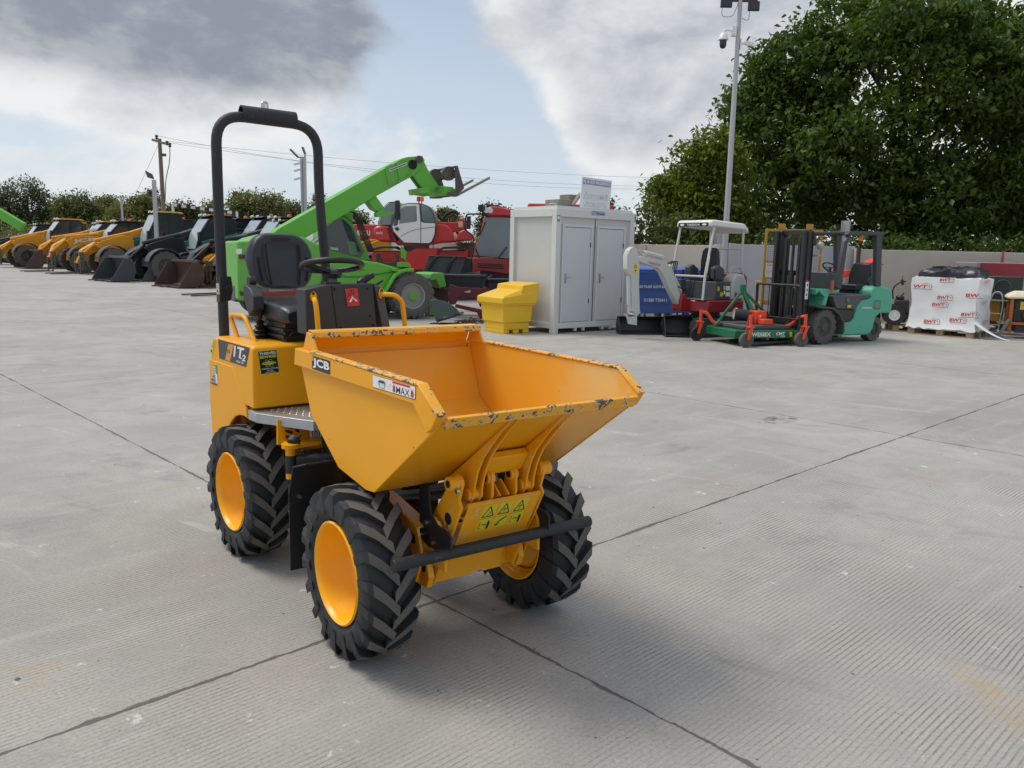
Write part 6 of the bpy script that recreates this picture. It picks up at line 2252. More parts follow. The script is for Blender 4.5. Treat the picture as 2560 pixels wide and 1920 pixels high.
p = [ME.s(*zm(*p), 0.2) for p in ((1300, 780), (1345, 830), (1335, 890), (1302, 870))]
b.plate(p, 0.05)
b.cyl(p[2], ME.s(*zm(1350, 920), 0.2), 0.012)
b.done('wing_mirror', m_mer, me_, bev=0.01)
b = B()
q = side(ME, zm, 0.2, [(1290, 908), (1345, 908), (1345, 945), (1290, 945)])
b.prism(q, 0.1, 0.4)
l_ = b.done('lamp_bracket', m_mer, me_)
q = side(ME, zm, 0.2, [(1348, 918), (1362, 918), (1362, 948), (1348, 948)])
B().prism(q, 0.12, 0.3).done('indicator_lamp', m_org, l_)
b = B()
b.prism(side(ME, zm, 0.9, [(1500, 1000), (1520, 990), (1600, 988), (1622, 1092), (1570, 1100), (1545, 1040), (1500, 1045)]), 0.7, 1.7)
b.prism(side(ME, zm, 0.9, [(1490, 1240), (1560, 1240), (1555, 1310), (1490, 1312)]), 0.7, 1.0)
b.done('front_carriage', m_merd, me_, bev=0.01)
b = B()
a, c = side(ME, zm, 0.8, [(600, 770), (700, 690)])
b.cyl((a[0], 0.75, a[1]), (c[0], 0.75, c[1]), 0.05)
b.done('lift_ram', m_steel, me_)

# ================================================================ red rotating telehandler
RO = Fr((-3.0, 27.0), PI)
ro = thing('rotating_telehandler', 'red rotating handler with a white two pane cab behind the green machine', 'telehandler', RO)
b = B()
b.prism(side(RO, zr, 0, [(1230, 1215), (1430, 1240), (1510, 1300), (1560, 1400), (1560, 1500), (1260, 1520), (1180, 1540), (700, 1560), (640, 1500)]), -1.9, -0.08)
b.prism(side(RO, zr, 0, [(1580, 1490), (1640, 1350), (1720, 1310), (1850, 1395), (1860, 1430), (1820, 1475)]), -2.0, -0.1)
up = b.done('turret', m_red2, ro, bev=0.08)
b = B()
b.prism(side(RO, zr, 0, [(330, 1290), (395, 1258), (580, 1250), (700, 1505), (640, 1512), (420, 1500), (345, 1440), (328, 1380)]), -0.9, 0.05)
nc = b.done('engine_nacelle', m_red2, ro, bev=0.08)
b = B()
b.prism(side(RO, zr, 0, [(540, 1290), (575, 1280), (650, 1490), (590, 1480)]), 0.055, 0.065)
b.done('vent_grille', mat('dark red grille', (0.10, 0.01, 0.012), 0.6), nc)
q = [RO.s(*zr(*p), 0.06) for p in ((370, 1350), (470, 1350), (470, 1385), (372, 1385))]
Sticker(q, None, off=0.006).text('MANITOU', 0, 0, 1, 1, p_wht, 0.02).done('lettering', nc)
b = B()
b.prism(side(RO, zr, -0.9, [(-150, 1236), (400, 1240), (1290, 1205), (1640, 1200), (1650, 1140), (1730, 1150), (1740, 1320), (1400, 1380), (400, 1455), (-150, 1470)]), -1.25, -0.8)
bm_ = b.done('boom', m_red2, ro, bev=0.03)
q = [RO.s(*zr(*p), -0.795) for p in ((-75, 1325), (280, 1325), (280, 1405), (-70, 1415))]
Sticker(q, None, off=0.008).text('MANITOU', 0, 0, 1, 1, p_wht, 0.03).done('lettering', bm_)
b = B()
b.tube([tuple(RO.s(*zr(*p), -1.0)) for p in ((1400, 1160), (1450, 1080), (1530, 1040), (1600, 1040), (1640, 1090))], 0.05, n=8)
b.tube([tuple(RO.s(*zr(*p), -1.1)) for p in ((1420, 1190), (1480, 1120), (1560, 1090), (1620, 1130))], 0.03, n=8)
b.box(*[f(RO.s(*zr(1380, 1180), -1).x, RO.s(*zr(1480, 1180), -1).x) for f in (min, max)], -1.2, -0.9, RO.s(*zr(1400, 1190), -1).z, RO.s(*zr(1400, 1160), -1).z)
b.done('hose_loop', m_hose, bm_)
q = side(RO, zr, -0.7, [(1630, 1190), (1700, 1190), (1700, 1280), (1640, 1280)])
B().prism(q, -0.79, -0.7).done('control_box', mat('cream control box', (0.65, 0.60, 0.35), 0.5), bm_)
b = B()
co_ = [(590, 1290), (598, 1130), (650, 1010), (740, 925), (870, 900), (1060, 905), (1180, 950), (1250, 1060), (1288, 1200), (1282, 1380), (1235, 1500), (1190, 1542), (770, 1532), (690, 1440), (620, 1350)]
b.prism(side(RO, zr, 0.1, co_), -1.0, 0.1)
cb_ = b.done('cab', m_gry, ro, bev=0.06)
b = B()
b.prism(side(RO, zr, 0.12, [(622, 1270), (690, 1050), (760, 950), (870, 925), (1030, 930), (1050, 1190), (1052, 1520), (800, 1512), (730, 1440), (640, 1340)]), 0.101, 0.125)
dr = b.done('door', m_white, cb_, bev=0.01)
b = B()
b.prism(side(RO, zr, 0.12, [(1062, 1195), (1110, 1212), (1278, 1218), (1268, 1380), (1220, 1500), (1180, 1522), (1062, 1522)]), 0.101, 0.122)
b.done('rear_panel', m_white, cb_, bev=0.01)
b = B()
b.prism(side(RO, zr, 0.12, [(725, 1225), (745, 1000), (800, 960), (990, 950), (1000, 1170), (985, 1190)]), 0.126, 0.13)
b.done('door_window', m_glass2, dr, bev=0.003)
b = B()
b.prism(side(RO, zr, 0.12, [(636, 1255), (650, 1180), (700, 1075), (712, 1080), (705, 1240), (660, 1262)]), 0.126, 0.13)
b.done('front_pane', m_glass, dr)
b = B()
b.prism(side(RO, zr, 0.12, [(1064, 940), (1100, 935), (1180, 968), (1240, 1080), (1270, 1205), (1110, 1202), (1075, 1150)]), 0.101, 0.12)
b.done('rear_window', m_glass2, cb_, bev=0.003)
b = B()
b.prism(side(RO, zr, 0.12, [(655, 1290), (700, 1275), (730, 1310), (710, 1330), (675, 1325)]), 0.126, 0.15)
b.done('door_handle', m_blk, dr)
b = B()
b.tube([(x, 0.128, z) for x, z in side(RO, zr, 0.128, [(750, 1420), (850, 1360), (960, 1320), (1060, 1300), (1270, 1275)])], 0.008, n=6)
b.done('door_crease', m_gry, dr)
b = B()
b.prism(side(RO, zr, 0.1, [(480, 980), (560, 910), (650, 890), (745, 905), (690, 1010), (605, 1140), (590, 1240), (420, 1240), (400, 1220)]), -0.9, 0.0)
b.done('windscreen', m_glass2, cb_)
b = B()
for k in range(6):
    f = k / 5
    q = [RO.s(*zr(*p), 0.03) for p in ((470 + 40 * f, 985 - 10 * f), (560 + 40 * f, 900 + 8 * f), (680 + 20 * f, 885 + 20 * f))]
    q2 = [(v.x, 0.05 - 0.16 * k, v.z) for v in q] + [(RO.s(*zr(400, 1230), 0.0).x, 0.05 - 0.16 * k, RO.s(*zr(400, 1230), 0).z)]
    b.tube([q2[3], q2[0], q2[1], q2[2]], 0.012, n=5)
b.done('screen_guard', m_blk, cb_)
for px_, m_ in ((1027, m_red2), (1070, m_org)):
    p = RO.s(*zr(px_, 840), -0.4)
    b = B()
    b.lathe([(0, 0.08), (0.07, 0.06), (0.08, -0.08), (0.02, -0.09), (0.02, -0.25)], p, 'z', 12)
    b.done('beacon', m_, cb_)
b = B()
p0_ = RO.s(*zr(700, 1020), 0.15)
b.box(p0_.x - 0.08, p0_.x + 0.08, 0.12, 0.22, p0_.z - 0.30, p0_.z + 0.32)
b.done('wing_mirror', m_blk, cb_, bev=0.03)
b = B()
b.prism(side(RO, zb, 0, [(870, 290), (985, 225), (1295, 222), (1295, 320), (1170, 345), (1110, 525), (920, 525), (870, 470)]), -1.9, 0.0)
b.prism(side(RO, zb, 0, [(370, 260), (1700, 250), (1690, 420), (380, 440)]), -1.8, -0.2)
b.done('chassis', m_red2, ro, bev=0.03)
for q in ([(360, 255), (420, 215), (520, 198), (720, 200), (770, 250), (720, 230), (520, 225), (430, 240)], [(1305, 245), (1380, 205), (1560, 198), (1690, 240), (1680, 255), (1560, 228), (1400, 232)]):
    B().prism(side(RO, zb, 0, q), -0.6, 0.15).done('fender', m_blk, ro, bev=0.01)
for px_ in (590, 1440):
    c = RO.s(*zb(px_, 400), 0.0)
    for y in (-0.15, -1.75):
        ag_wheel(ro, (c.x, y, 0.62), 0.62, 0.45, 0.33, 1 if y > -1 else -1, m_tyr, m_hub, None, 16)

# ================================================================ red piste machine behind the cabin
GR = Fr((-0.9, 21.8), 0.0)
gr_ = thing('tracked_groomer', 'red tracked machine with a big pale windscreen peeping out left of the cabin', 'tracked vehicle', GR)


def gs(pts, Y=0.0):
    return side(GR, zm, Y, pts)


b = B()
b.prism(gs([(1850, 862), (1905, 690), (1935, 555), (1990, 545), (2300, 560), (2330, 880), (2320, 900)]), 0.02, 1.8)
cb_ = b.done('cab', m_red2, gr_, bev=0.03)
b = B()
b.prism(gs([(1862, 855), (1912, 690), (1942, 562), (2290, 570), (2310, 880), (2110, 880)]), -0.02, 0.018)
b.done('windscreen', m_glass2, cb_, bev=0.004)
b = B()
b.prism(gs([(1935, 552), (1945, 505), (1985, 480), (2040, 482), (2120, 500), (2330, 500), (2330, 560)]), -0.12, 1.9)
b.box(gs([(2330, 520)])[0][0] - 0.2, gs([(2330, 520)])[0][0] + 2.1, 0.3, 1.9, 2.62, 2.93)
b.box(gs([(2330, 520)])[0][0], gs([(2330, 520)])[0][0] + 2.0, 0.4, 1.8, 0.6, 2.6195)
b.done('cab_roof', m_red2, cb_, bev=0.04)
for px_ in (1955, 1985):
    c = gs([(px_, 512)])[0]
    b = B()
    b.lathe([(0, -0.02), (0.07, -0.015), (0.075, 0.03), (0.05, 0.06)], (c[0], -0.13, c[1]), 'y', 14)
    b.done('headlight', m_white, cb_)
c = gs([(1918, 495)])[0]
b = B()
b.lathe([(0, -0.02), (0.09, -0.015), (0.10, 0.05), (0.06, 0.12), (0, 0.13)], (c[0], -0.2, c[1]), 'y', 14)
b.cyl((c[0], -0.15, c[1] - 0.08), (c[0] + 0.2, -0.1, c[1] - 0.2), 0.02)
b.done('work_lamp', m_blk, cb_)
c = gs([(2120, 490)])[0]
b = B()
b.tube(fillet([(v[0], -0.15, v[1]) for v in gs([(1960, 540), (1800, 540), (1790, 660), (1860, 710), (1850, 860)])], 0.1), 0.022)
mq = gs([(1808, 560), (1838, 556), (1835, 655), (1800, 655)])
b.prism(mq, -0.25, -0.15)
b.done('mirror_arm', m_blk, cb_)
b = B()
for a, c in (((1945, 600), (1905, 700)), ((1870, 800), (1905, 885)), ((2110, 790), (2035, 890))):
    (x0, z0_), (x1, z1_) = gs([a, c])
    b.obox((x0, -0.05, z0_), (x1, -0.06, z1_), 0.05, 0.03)
b.done('wiper', m_blk, cb_)
b = B()
b.prism(gs([(1848, 872), (2330, 895), (2330, 1000), (2115, 1000), (1905, 975), (1850, 990)]), -0.10, 1.9)
b.done('front_panel', m_red, gr_, bev=0.03)
b = B()
for k in range(3):
    q = gs([(1890, 915 + 14 * k), (2090, 925 + 14 * k), (2088, 932 + 14 * k), (1890, 922 + 14 * k)])
    b.prism(q, -0.106, -0.095)
b.done('grille_slot', m_dark, gr_)
b = B()
b.prism(gs([(1905, 960), (2330, 975), (2330, 1250), (1910, 1240)]), 0.0, 1.8)
b.prism(gs([(1935, 1040), (2000, 1000), (2010, 1015), (1945, 1060)]), -0.3, 0.0)
b.prism(gs([(1990, 1080), (2080, 1020), (2090, 1040), (2000, 1100)]), -0.3, 0.0)
b.done('track_frame', m_blk, gr_, bev=0.02)

# ================================================================ loose attachments on the concrete


def flat(name, label, cat, dist, z, pts, th, m, group=None, bev=0.01, extra=None):
    """an upright plate-like thing standing at the given distance"""
    F = Fr((at_depth(*z(*pts[0]), dist).x, dist), 0.0)
    t = thing(name, label, cat, F, group)
    b = B()
    b.prism(side(F, z, 0, pts), 0, th)
    o = b.done('plate', m, t, bev=bev)
    return F, t, o


F, t, o = flat('loader_bucket', 'dark grey loader bucket tipped forward below the red piste machine', 'bucket', 22.3, zb, [(1080, 575), (1172, 330), (1690, 352), (1610, 580)], 0.05, mat('blue grey bucket paint', (0.075, 0.08, 0.09), 0.45, var=0.3))
b = B()
b.prism(side(F, zb, 0, [(1610, 580), (1690, 352), (1755, 365), (1790, 545)]), 0.0, 0.8)
b.prism(side(F, zb, 0, [(1168, 322), (1692, 346), (1690, 362), (1170, 340)]), -0.05, 0.2)
for a in (1180, 1440):
    b.prism(side(F, zb, 0, [(a, 440), (a + 100, 330), (a + 130, 335), (a + 50, 440), (a - 10, 580), (a - 50, 580)]), -0.10, 0.0)
b.done('side_wall', m_blk, t, bev=0.01)
F, t, o = flat('red_headstock', 'dark red implement headstock frame standing left of the grit bin', 'attachment', 19.8, zb, [(1450, 740), (1472, 722), (1500, 730), (1560, 762), (1900, 782), (1940, 752), (1965, 762), (2010, 800), (2022, 870), (1900, 930), (1580, 900), (1540, 1000), (1448, 1010)], 0.14, mat('oxblood red paint', (0.115, 0.010, 0.018), 0.5, var=0.3, scale=3))
m_ox = MATS['oxblood red paint']
b = B()
b.prism(side(F, zb, 0, [(1540, 1000), (1910, 1080), (1960, 1235), (1900, 1240), (1840, 1110), (1540, 1040)]), -0.1, 0.2)
b.prism(side(F, zb, 0, [(1905, 920), (1990, 880), (1965, 1240), (1905, 1235)]), -0.1, 0.25)
b.prism(side(F, zb, 0, [(1590, 930), (1860, 900), (1900, 1030), (1880, 1040), (1840, 930), (1600, 950)]), 0.02, 0.1)
b.done('lower_frame', m_ox, t, bev=0.01)
b = B()
q = side(F, zb, 0, [(1670, 820), (1750, 805), (1748, 840), (1680, 835)])
b.prism(q, -0.06, 0.0)
b.done('locking_pin', m_galv, t)
m_mesh = mat('black plastic crate', (0.03, 0.03, 0.03), 0.6, var=0.3)
for pts, lb in ((((1345, 600), (1950, 640)), 'long black mesh crate behind the dark red headstock'), (((2000, 660), (2260, 700)), 'short black mesh crate against the cabin wall')):
    (xa, ya), (xb, yb) = pts
    F = Fr((at_depth(*zb(xa, ya), 20.6).x, 20.6), 0.0)
    p0_, p1_ = F.s(*zb(xa, ya), 0), F.s(*zb(xb, yb + 130), 0)
    t = thing('mesh_crate', lb, 'crate', F, 'black mesh crates')
    b = B()
    wx, z0_, z1_ = p1_.x, p1_.z, p0_.z
    for k in range(int(wx / 0.045) + 1):
        b.box(k * 0.045, k * 0.045 + 0.012, 0.0, 0.012, z0_, z1_)
        b.box(k * 0.045, k * 0.045 + 0.012, 0.5, 0.512, z0_, z1_)
    for k in range(8):
        z = z0_ + (z1_ - z0_) * k / 7
        b.box(0, wx, 0.0122, 0.020, z - 0.006, z + 0.006)
        b.box(0, wx, 0.49, 0.4998, z - 0.006, z + 0.006)
    b.done('mesh_side', m_mesh, t, smooth=0)
    b = B()
    b.box(-0.02, wx + 0.02, -0.02, 0.53, z1_ + 0.001, z1_ + 0.03)
    b.box(0, wx, 0.03, 0.48, z0_, z0_ + 0.22)
    b.box(0.0, 0.05, 0.03, 0.48, 0, z0_ - 0.001)
    b.box(wx - 0.05, wx, 0.03, 0.48, 0, z0_ - 0.001)
    b.done('rim', m_gry, t)
F, t, o = flat('digging_bucket', 'slate green bucket lying on its back in front of the green handler wheel', 'bucket', 17.6, zb, [(1195, 945), (1250, 930), (1400, 962), (1500, 1015), (1565, 1070), (1600, 1130), (1270, 1232)], 0.05, mat('slate green paint', (0.055, 0.085, 0.085), 0.45, var=0.3))
b = B()
b.prism(side(F, zb, 0, [(1195, 945), (1250, 930), (1290, 1226), (1270, 1232)]), 0.051, 0.55)
b.prism(side(F, zb, 0, [(1272, 1225), (1600, 1128), (1640, 1140), (1290, 1250)]), -0.02, 0.6)
b.done('shell', m_blk, t)
q = [F.s(*zb(*p), -0.001) for p in ((1365, 1175), (1515, 1150), (1515, 1168), (1368, 1198))]
Sticker(q, None, off=0.003).text('STRICKLAND', 0, 0, 1, 1, mat('pale worn print', (0.45, 0.5, 0.47), 0.6), 0.01).done('lettering', t)
F = Fr(ground(*zb(1185, 1272)), 0.0)
b = B()
b.prism([(0, 0), (0.85, 0.02), (0.95, 0.18), (0.1, 0.16)], 0.002, 0.025, 'z')
o = b.done('steel_plate', m_rust, None)
o.location = F.o
tag(o, 'thin rusty steel plate flat on the ground below the slate green bucket', 'plate')
F, t, o = flat('rusty_bracket', 'tall rusty brown bracket with two hooks behind the green hood', 'attachment', 24.0, zb, [(430, 315), (470, 288), (500, 300), (520, 380), (560, 420), (680, 420), (720, 370), (690, 320), (755, 300), (760, 470), (460, 470)], 0.12, m_rust)
F, t, o = flat('rusty_sheet', 'brown rusty steel sheet leaning behind the green handler front wheel', 'sheet', 20.6, zb, [(1210, 760), (1440, 800), (1445, 1010), (1215, 1000)], 0.03, m_rust)
b = B()
for k in range(60):
    a = rnd.uniform(0, 2 * PI)
    r = 0.30 * math.sqrt(rnd.random())
    c = V((r * 1.5 * math.cos(a), r * 0.6 * math.sin(a), 0.03 + 0.10 * (1 - r / 0.3) * rnd.random()))
    u = V((rnd.uniform(-1, 1), rnd.uniform(-1, 1), rnd.uniform(-0.5, 0.5))).normalized()
    w_ = u.orthogonal().normalized()
    b.tube([c + u * 0.045 * math.cos(f) + w_ * 0.026 * math.sin(f) for f in [2 * PI * j / 8 for j in range(8)]], 0.010, n=5, closed=True)
o = b.done('chain_heap', m_rust, None)
o.location = ground(*zb(1820, 1260))
tag(o, 'heap of rusty chain on the ground between the slate bucket and grit bin', 'chain')
# ================================================================ the long row of parked loaders
m_wscr = mat('pale sky lit windscreen', (0.34, 0.41, 0.43), 0.08, var=0.25, scale=2, spec=1.0)  # the sky's reflection is put into the pale base colour
m_lye = mat('faded loader yellow paint', (0.68, 0.30, 0.012), 0.45, var=0.12, scale=1.5, dirt=((0.30, 0.16, 0.04), 0.10, 3))
m_lgn = mat('teal green loader paint', (0.012, 0.115, 0.080), 0.45, var=0.12)
m_lbk = mat('black loader paint', (0.014, 0.015, 0.018), 0.4, var=0.3)
m_roof = mat('pale yellow cab roof', (0.62, 0.42, 0.12), 0.5, var=0.06)
m_cabk = mat('black cab frame', (0.012, 0.013, 0.015), 0.4, var=0.2)
m_tine2 = mat('brown fork steel', (0.075, 0.05, 0.04), 0.7, var=0.4, scale=3)
m_rbk = mat('rust brown bucket', (0.085, 0.05, 0.038), 0.8, var=0.3, scale=2, dirt=((0.13, 0.09, 0.07), 0.3, 3))
m_gbk = mat('slate grey bucket', (0.055, 0.062, 0.07), 0.5, var=0.2)


def loader(label, fr, body, boom, roof, att, scale=1.0, word=None, wcol=None, beacon=1, cabx=0.0, tall=0.0, lift=0.0, gcol=None):
    t = thing('parked_loader', label, 'loader', fr, 'loaders parked in the long row')
    B.DM = MX.Scale(scale, 4)
    z2 = 2.50 + tall
    for x in (0, -2.65):
        for y, sd in ((0.86, 1), (-0.86, -1)):
            wheel_plain('wheel', t, (x, y, 0.60), 0.60, 0.42, 0.31, m_tyr, m_hub, sd, 14, 0.10, 20)
    b = B()
    b.prism([(-3.5, 0.75), (-3.45, 1.35), (-2.4, 1.45), (-0.5, 1.05), (0.35, 0.95), (0.4, 0.55), (-3.3, 0.5)], -0.60, 0.60)
    b.prism([(-3.45, 0.80), (-3.35, 1.40), (-1.3, 1.40), (-0.8, 0.85), (-1.0, 0.6), (-3.3, 0.6)], -1.0, -0.601)
    b.done('chassis', body, t, bev=0.05)
    for x in (0, -2.65):
        b = B()
        b.strip([(x + 0.72 * math.cos(a), 0.62 + 0.70 * math.sin(a)) for a in [PI * (0.08 + 0.80 * k / 8) for k in range(9)]], 0.03, 0.60, 1.08)
        b.done('mudguard', m_gry, t)
    cx = -2.05 + cabx
    out = [(cx + 0.95, 1.00), (cx + 0.98, 1.30), (cx + 0.78, 1.95), (cx + 0.40, z2 - 0.12), (cx + 0.22, z2), (cx - 0.60, z2), (cx - 0.78, z2 - 0.15), (cx - 0.82, 1.35), (cx - 0.70, 0.80), (cx + 0.7, 0.75)]
    y0, y1 = -0.15, 0.90
    b = B()
    inn = [(cx + 0.86, 1.32), (cx + 0.69, 1.92), (cx + 0.33, z2 - 0.16), (cx + 0.20, z2 - 0.09), (cx - 0.56, z2 - 0.09), (cx - 0.69, z2 - 0.2), (cx - 0.72, 1.40)]
    b.prism(out, y0, y1)
    c_ = b.done('cab', m_cabk, t, bev=0.03)
    b = B()
    b.prism([inn[0], inn[1], inn[2], inn[3], (cx - 0.10, z2 - 0.09), (cx - 0.10, 1.36)], y1 + 0.002, y1 + 0.008)
    b.done('door_window', m_glass, c_)
    b = B()
    b.prism([(cx - 0.17, 1.37), (cx - 0.17, z2 - 0.09), inn[4], inn[5], inn[6]], y1 + 0.002, y1 + 0.008)
    b.done('rear_window', m_glass, c_)
    b = B()
    b.strip([(cx + 0.99, 1.32), (cx + 0.79, 1.96), (cx + 0.41, z2 - 0.11)], 0.012, y0 + 0.06, y1 - 0.05)
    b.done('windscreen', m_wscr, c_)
    b = B()
    b.prism([(cx + 0.42, z2 + 0.002), (cx + 0.34, z2 + 0.07), (cx - 0.75, z2 + 0.07), (cx - 0.85, z2 - 0.02), (cx - 0.6, z2 + 0.002)], y0 - 0.03, y1 + 0.03)
    b.done('cab_roof', roof, c_, bev=0.02)
    b = B()
    b.tube([(cx + 0.80, y1 + 0.05, 1.75), (cx + 0.92, y1 + 0.24, 1.80)], 0.015, n=6)
    b.box(cx + 0.88, cx + 0.95, y1 + 0.14, y1 + 0.34, 1.62, 2.0)
    b.done('wing_mirror', m_cabk, c_)
    for k in range(2):
        B().lathe([(0, 0.04), (0.05, 0.03), (0.06, -0.05), (0, -0.06)], (cx + 0.42, y0 + 0.2 + 0.5 * k, z2 + 0.05), 'x', 10).done('work_lamp', m_white, c_)
    for k in range(beacon):
        b = B()
        b.lathe([(0, 0.13), (0.07, 0.11), (0.085, 0.0), (0, 0.0)], (cx - 0.45, y0 + 0.2 + 0.45 * k, z2 + 0.075), 'z', 12)
        b.done('beacon', m_org, c_)
    # boom and its tackle
    b = B()
    tip = (0.85, 0.95 + lift)
    b.prism([(-2.6, 1.95), (-2.5, 2.20), (-1.9, 2.22), (0.45, 1.42 + lift), (0.98, 1.10 + lift), (1.25, 0.52 + lift), (1.0, 0.40 + lift), (0.72, 0.86 + lift), (0.30, 1.06 + lift), (-1.9, 1.80)], -0.62, -0.16)
    b.prism([(-1.15, 1.0), (-1.05, 1.72), (-0.6, 1.78), (0.30, 1.50 + lift), (0.55, 1.30 + lift), (0.2, 1.0), (-0.6, 1.0)], -0.155, 0.30)
    bm = b.done('boom', boom, t, bev=0.02)
    b = B()
    b.cyl((-0.95, 0.12, 1.88), (0.55, 0.12, 1.50 + lift), 0.085)
    b.cyl((0.45, 0.1, 1.44 + lift), (1.12, -0.05, 0.78 + lift), 0.07)
    b.done('boom_ram', gcol or boom, bm)
    if word:
        q = [(0.32, 0.303, 1.42 + lift * 0.9), (-0.95, 0.303, 1.70 + lift * 0.3), (-0.95, 0.303, 1.45 + lift * 0.3), (0.32, 0.303, 1.17 + lift * 0.9)]
        s_ = Sticker([q[0], q[1], q[2], q[3]], None, off=0.006)
        s_.text(word, 0.05, 0.10, 0.85, 0.9, wcol or p_wht, 0.03)
        s_.done('lettering', bm)
    b = B()
    for y in (-0.55, 0.35):
        b.prism([(1.08, 0.18), (1.16, 0.18), (1.16, 0.98), (1.08, 0.98)], y - 0.04, y + 0.04)
    for z in (0.22, 0.55, 0.90):
        b.box(1.085, 1.155, -0.60, 0.40, z, z + 0.09)
    b.prism([(0.95, 0.45 + lift), (1.15, 0.35), (1.10, 0.85)], -0.45, -0.02)
    cr = b.done('carriage', gcol or m_tool, t, bev=0.01)
    if 'forks' in att:
        for y in (-0.50, 0.28):
            b = B()
            b.strip([(1.20, 1.00), (1.20, 0.045), (2.45, 0.02)], 0.04, y - 0.06, y + 0.06)
            b.done('fork', m_tine2, cr)
    if 'bucket' in att:
        m_ = att['bucket']
        wd = 1.15
        pf = [(2.15, 0.03), (1.6, 0.02), (1.30, 0.12), (1.20, 0.40), (1.25, 0.75), (1.38, 0.92)]
        b = B()
        b.strip(pf[::-1], 0.025, -wd, wd)
        for s in (-1, 1):
            b.prism(pf + [(1.62, 0.90), (2.10, 0.12)], s * wd, s * (wd + 0.025))
        b.box(1.33, 1.45, -wd, wd, 0.90, 0.99)
        b.done('bucket', m_, cr, bev=0.008)
    B.DM = None
    return t


HD = rad(223.66)


def spot(px, py, back=2.3, sc=1.0, dh=0.0):
    g_ = ground(px, py)
    a = HD + rad(dh)
    return Fr((g_.x - math.cos(a) * back * sc - math.sin(a) * -0.9 * 0, g_.y - math.sin(a) * back * sc), a)


loader('yellow loader with brown forks nearest the dumper, partly hidden by its roll bar', spot(470, 741, 2.45), m_lye, m_lye, m_lye, ('forks',), 1.0, None, None, 1, -0.4, 0.1)
loader('teal green loader with a rusty bucket second nearest behind the roll bar', spot(500, 716, 2.0, 1.05), m_lgn, m_lgn, m_cabk, {'bucket': m_rbk}, 1.05, 'KRAMER', m_fade, 1, 0.1, 0.1)
loader('black boomed loader with big dusty tyre and a rusty brown bucket', spot(425, 718, 2.0, 1.08), m_lbk, m_lbk, m_cabk, {'bucket': m_rbk, 'forks': 1}, 1.08, 'KRAMER', p_wht, 1, -0.25, 0.1, 0.15)
loader('teal green boomed loader with black cab between two bucket machines', spot(345, 702, 1.9, 1.0), m_lgn, m_lgn, m_cabk, {'bucket': m_gry}, 1.0, 'KRAMER', m_fade, 0, -0.3, -0.1, 0.1)
loader('dark loader with slate grey bucket and long forks under a curved black cab', spot(262, 703, 2.0, 1.12), m_gry, m_lbk, m_cabk, {'bucket': m_gbk, 'forks': 1}, 1.12, None, m_fade, 2, -0.2, 0.15)
loader('yellow loader with tall glass cab under a pale yellow roof and lowered forks', spot(125, 686, 2.4, 1.18), m_lye, m_lye, m_roof, ('forks',), 1.18, None, None, 0, -0.3, 0.35)
loader('yellow loader with black printed boom and forks left of the tall cab', spot(60, 680, 2.4, 1.15), m_lye, m_lye, m_cabk, ('forks',), 1.15, 'JCB', p_wht, 1, 0.0, 0.0, 0.2)
loader('yellow loader pushing a large rust brown bucket near the left edge', spot(55, 671, 2.0, 1.2), m_lye, m_lye, m_lye, {'bucket': m_rbk}, 1.2, None, None, 1, -0.1, 0.0, 0.1)
loader('yellow loader cut off by the left edge of the view', spot(-60, 668, 2.2, 1.2), m_lye, m_lye, m_lye, ('forks',), 1.2, None, None, 0, 0.0, 0.1)


def behind(px, dist, dh=0.0):
    p = at_depth(px, 620, dist)
    return Fr((p.x, dist), HD + rad(dh))


loader('black cabbed loader second row, above the black boomed loader', behind(478, 39), m_lbk, m_lbk, m_cabk, ('forks',), 1.1, None, None, 1, 0, 0.15)
loader('yellow topped loader far behind the dark curved cab', behind(420, 47), m_lye, m_lye, m_lye, ('forks',), 1.2, None, None, 1, 0, 0.3)
loader('black loader with orange beacon just left of the dumper seat', behind(585, 33), m_lbk, m_lye, m_cabk, ('forks',), 1.05, None, None, 1, 0, 0.05)
loader('green roofed loader with a beacon behind the dumper seat back', behind(680, 33), m_mer, m_mer, m_mer, ('forks',), 1.15, None, None, 2, -0.2, 0.25)
loader('distant yellow loader behind the left end of the row', behind(165, 62), m_lye, m_lye, m_cabk, ('forks',), 1.2, None, None, 1, 0, 0.1)
loader('distant black loader with amber beacon at the far left of the row', behind(95, 66), m_lbk, m_lye, m_lye, ('forks',), 1.2, None, None, 1, 0, 0.2)
loader('yellow loader seen under the green boom beside the red handler', behind(905, 36), m_lye, m_lye, m_lye, ('forks',), 1.15, None, None, 1, -0.2, 0.1)
for k, (px, ds, c_, lb) in enumerate(((235, 52, m_lye, 'yellow bodied loader peeping between the tall pale roofed cab and dark cab'), (330, 45, m_lgn, 'teal bodied loader behind the slate bucket machine'), (535, 38, m_lgn, 'teal bodied loader just right of the roll bar leg'), (20, 64, m_lbk, 'black bodied loader behind the left edge machines'))):
    loader(lb, behind(px, ds), c_, c_, m_cabk, ('forks',), 1.15, None, None, 1, 0, 0.1)
# a green boom poking in at the far left
p = at_depth(0, 545, 58)
b = B()
b.obox((p.x - 3.0, 58, p.z + 2.1), (p.x + 1.6, 58, p.z - 0.6), 0.4, 0.6)
b.box(p.x - 2.0, p.x + 1.0, 57.2, 59.2, 0.5, 1.4)
o = b.done('raised_boom', m_mer, None)
tag(o, 'bright green boom slanting in at the far left edge above the yellow loaders', 'boom')

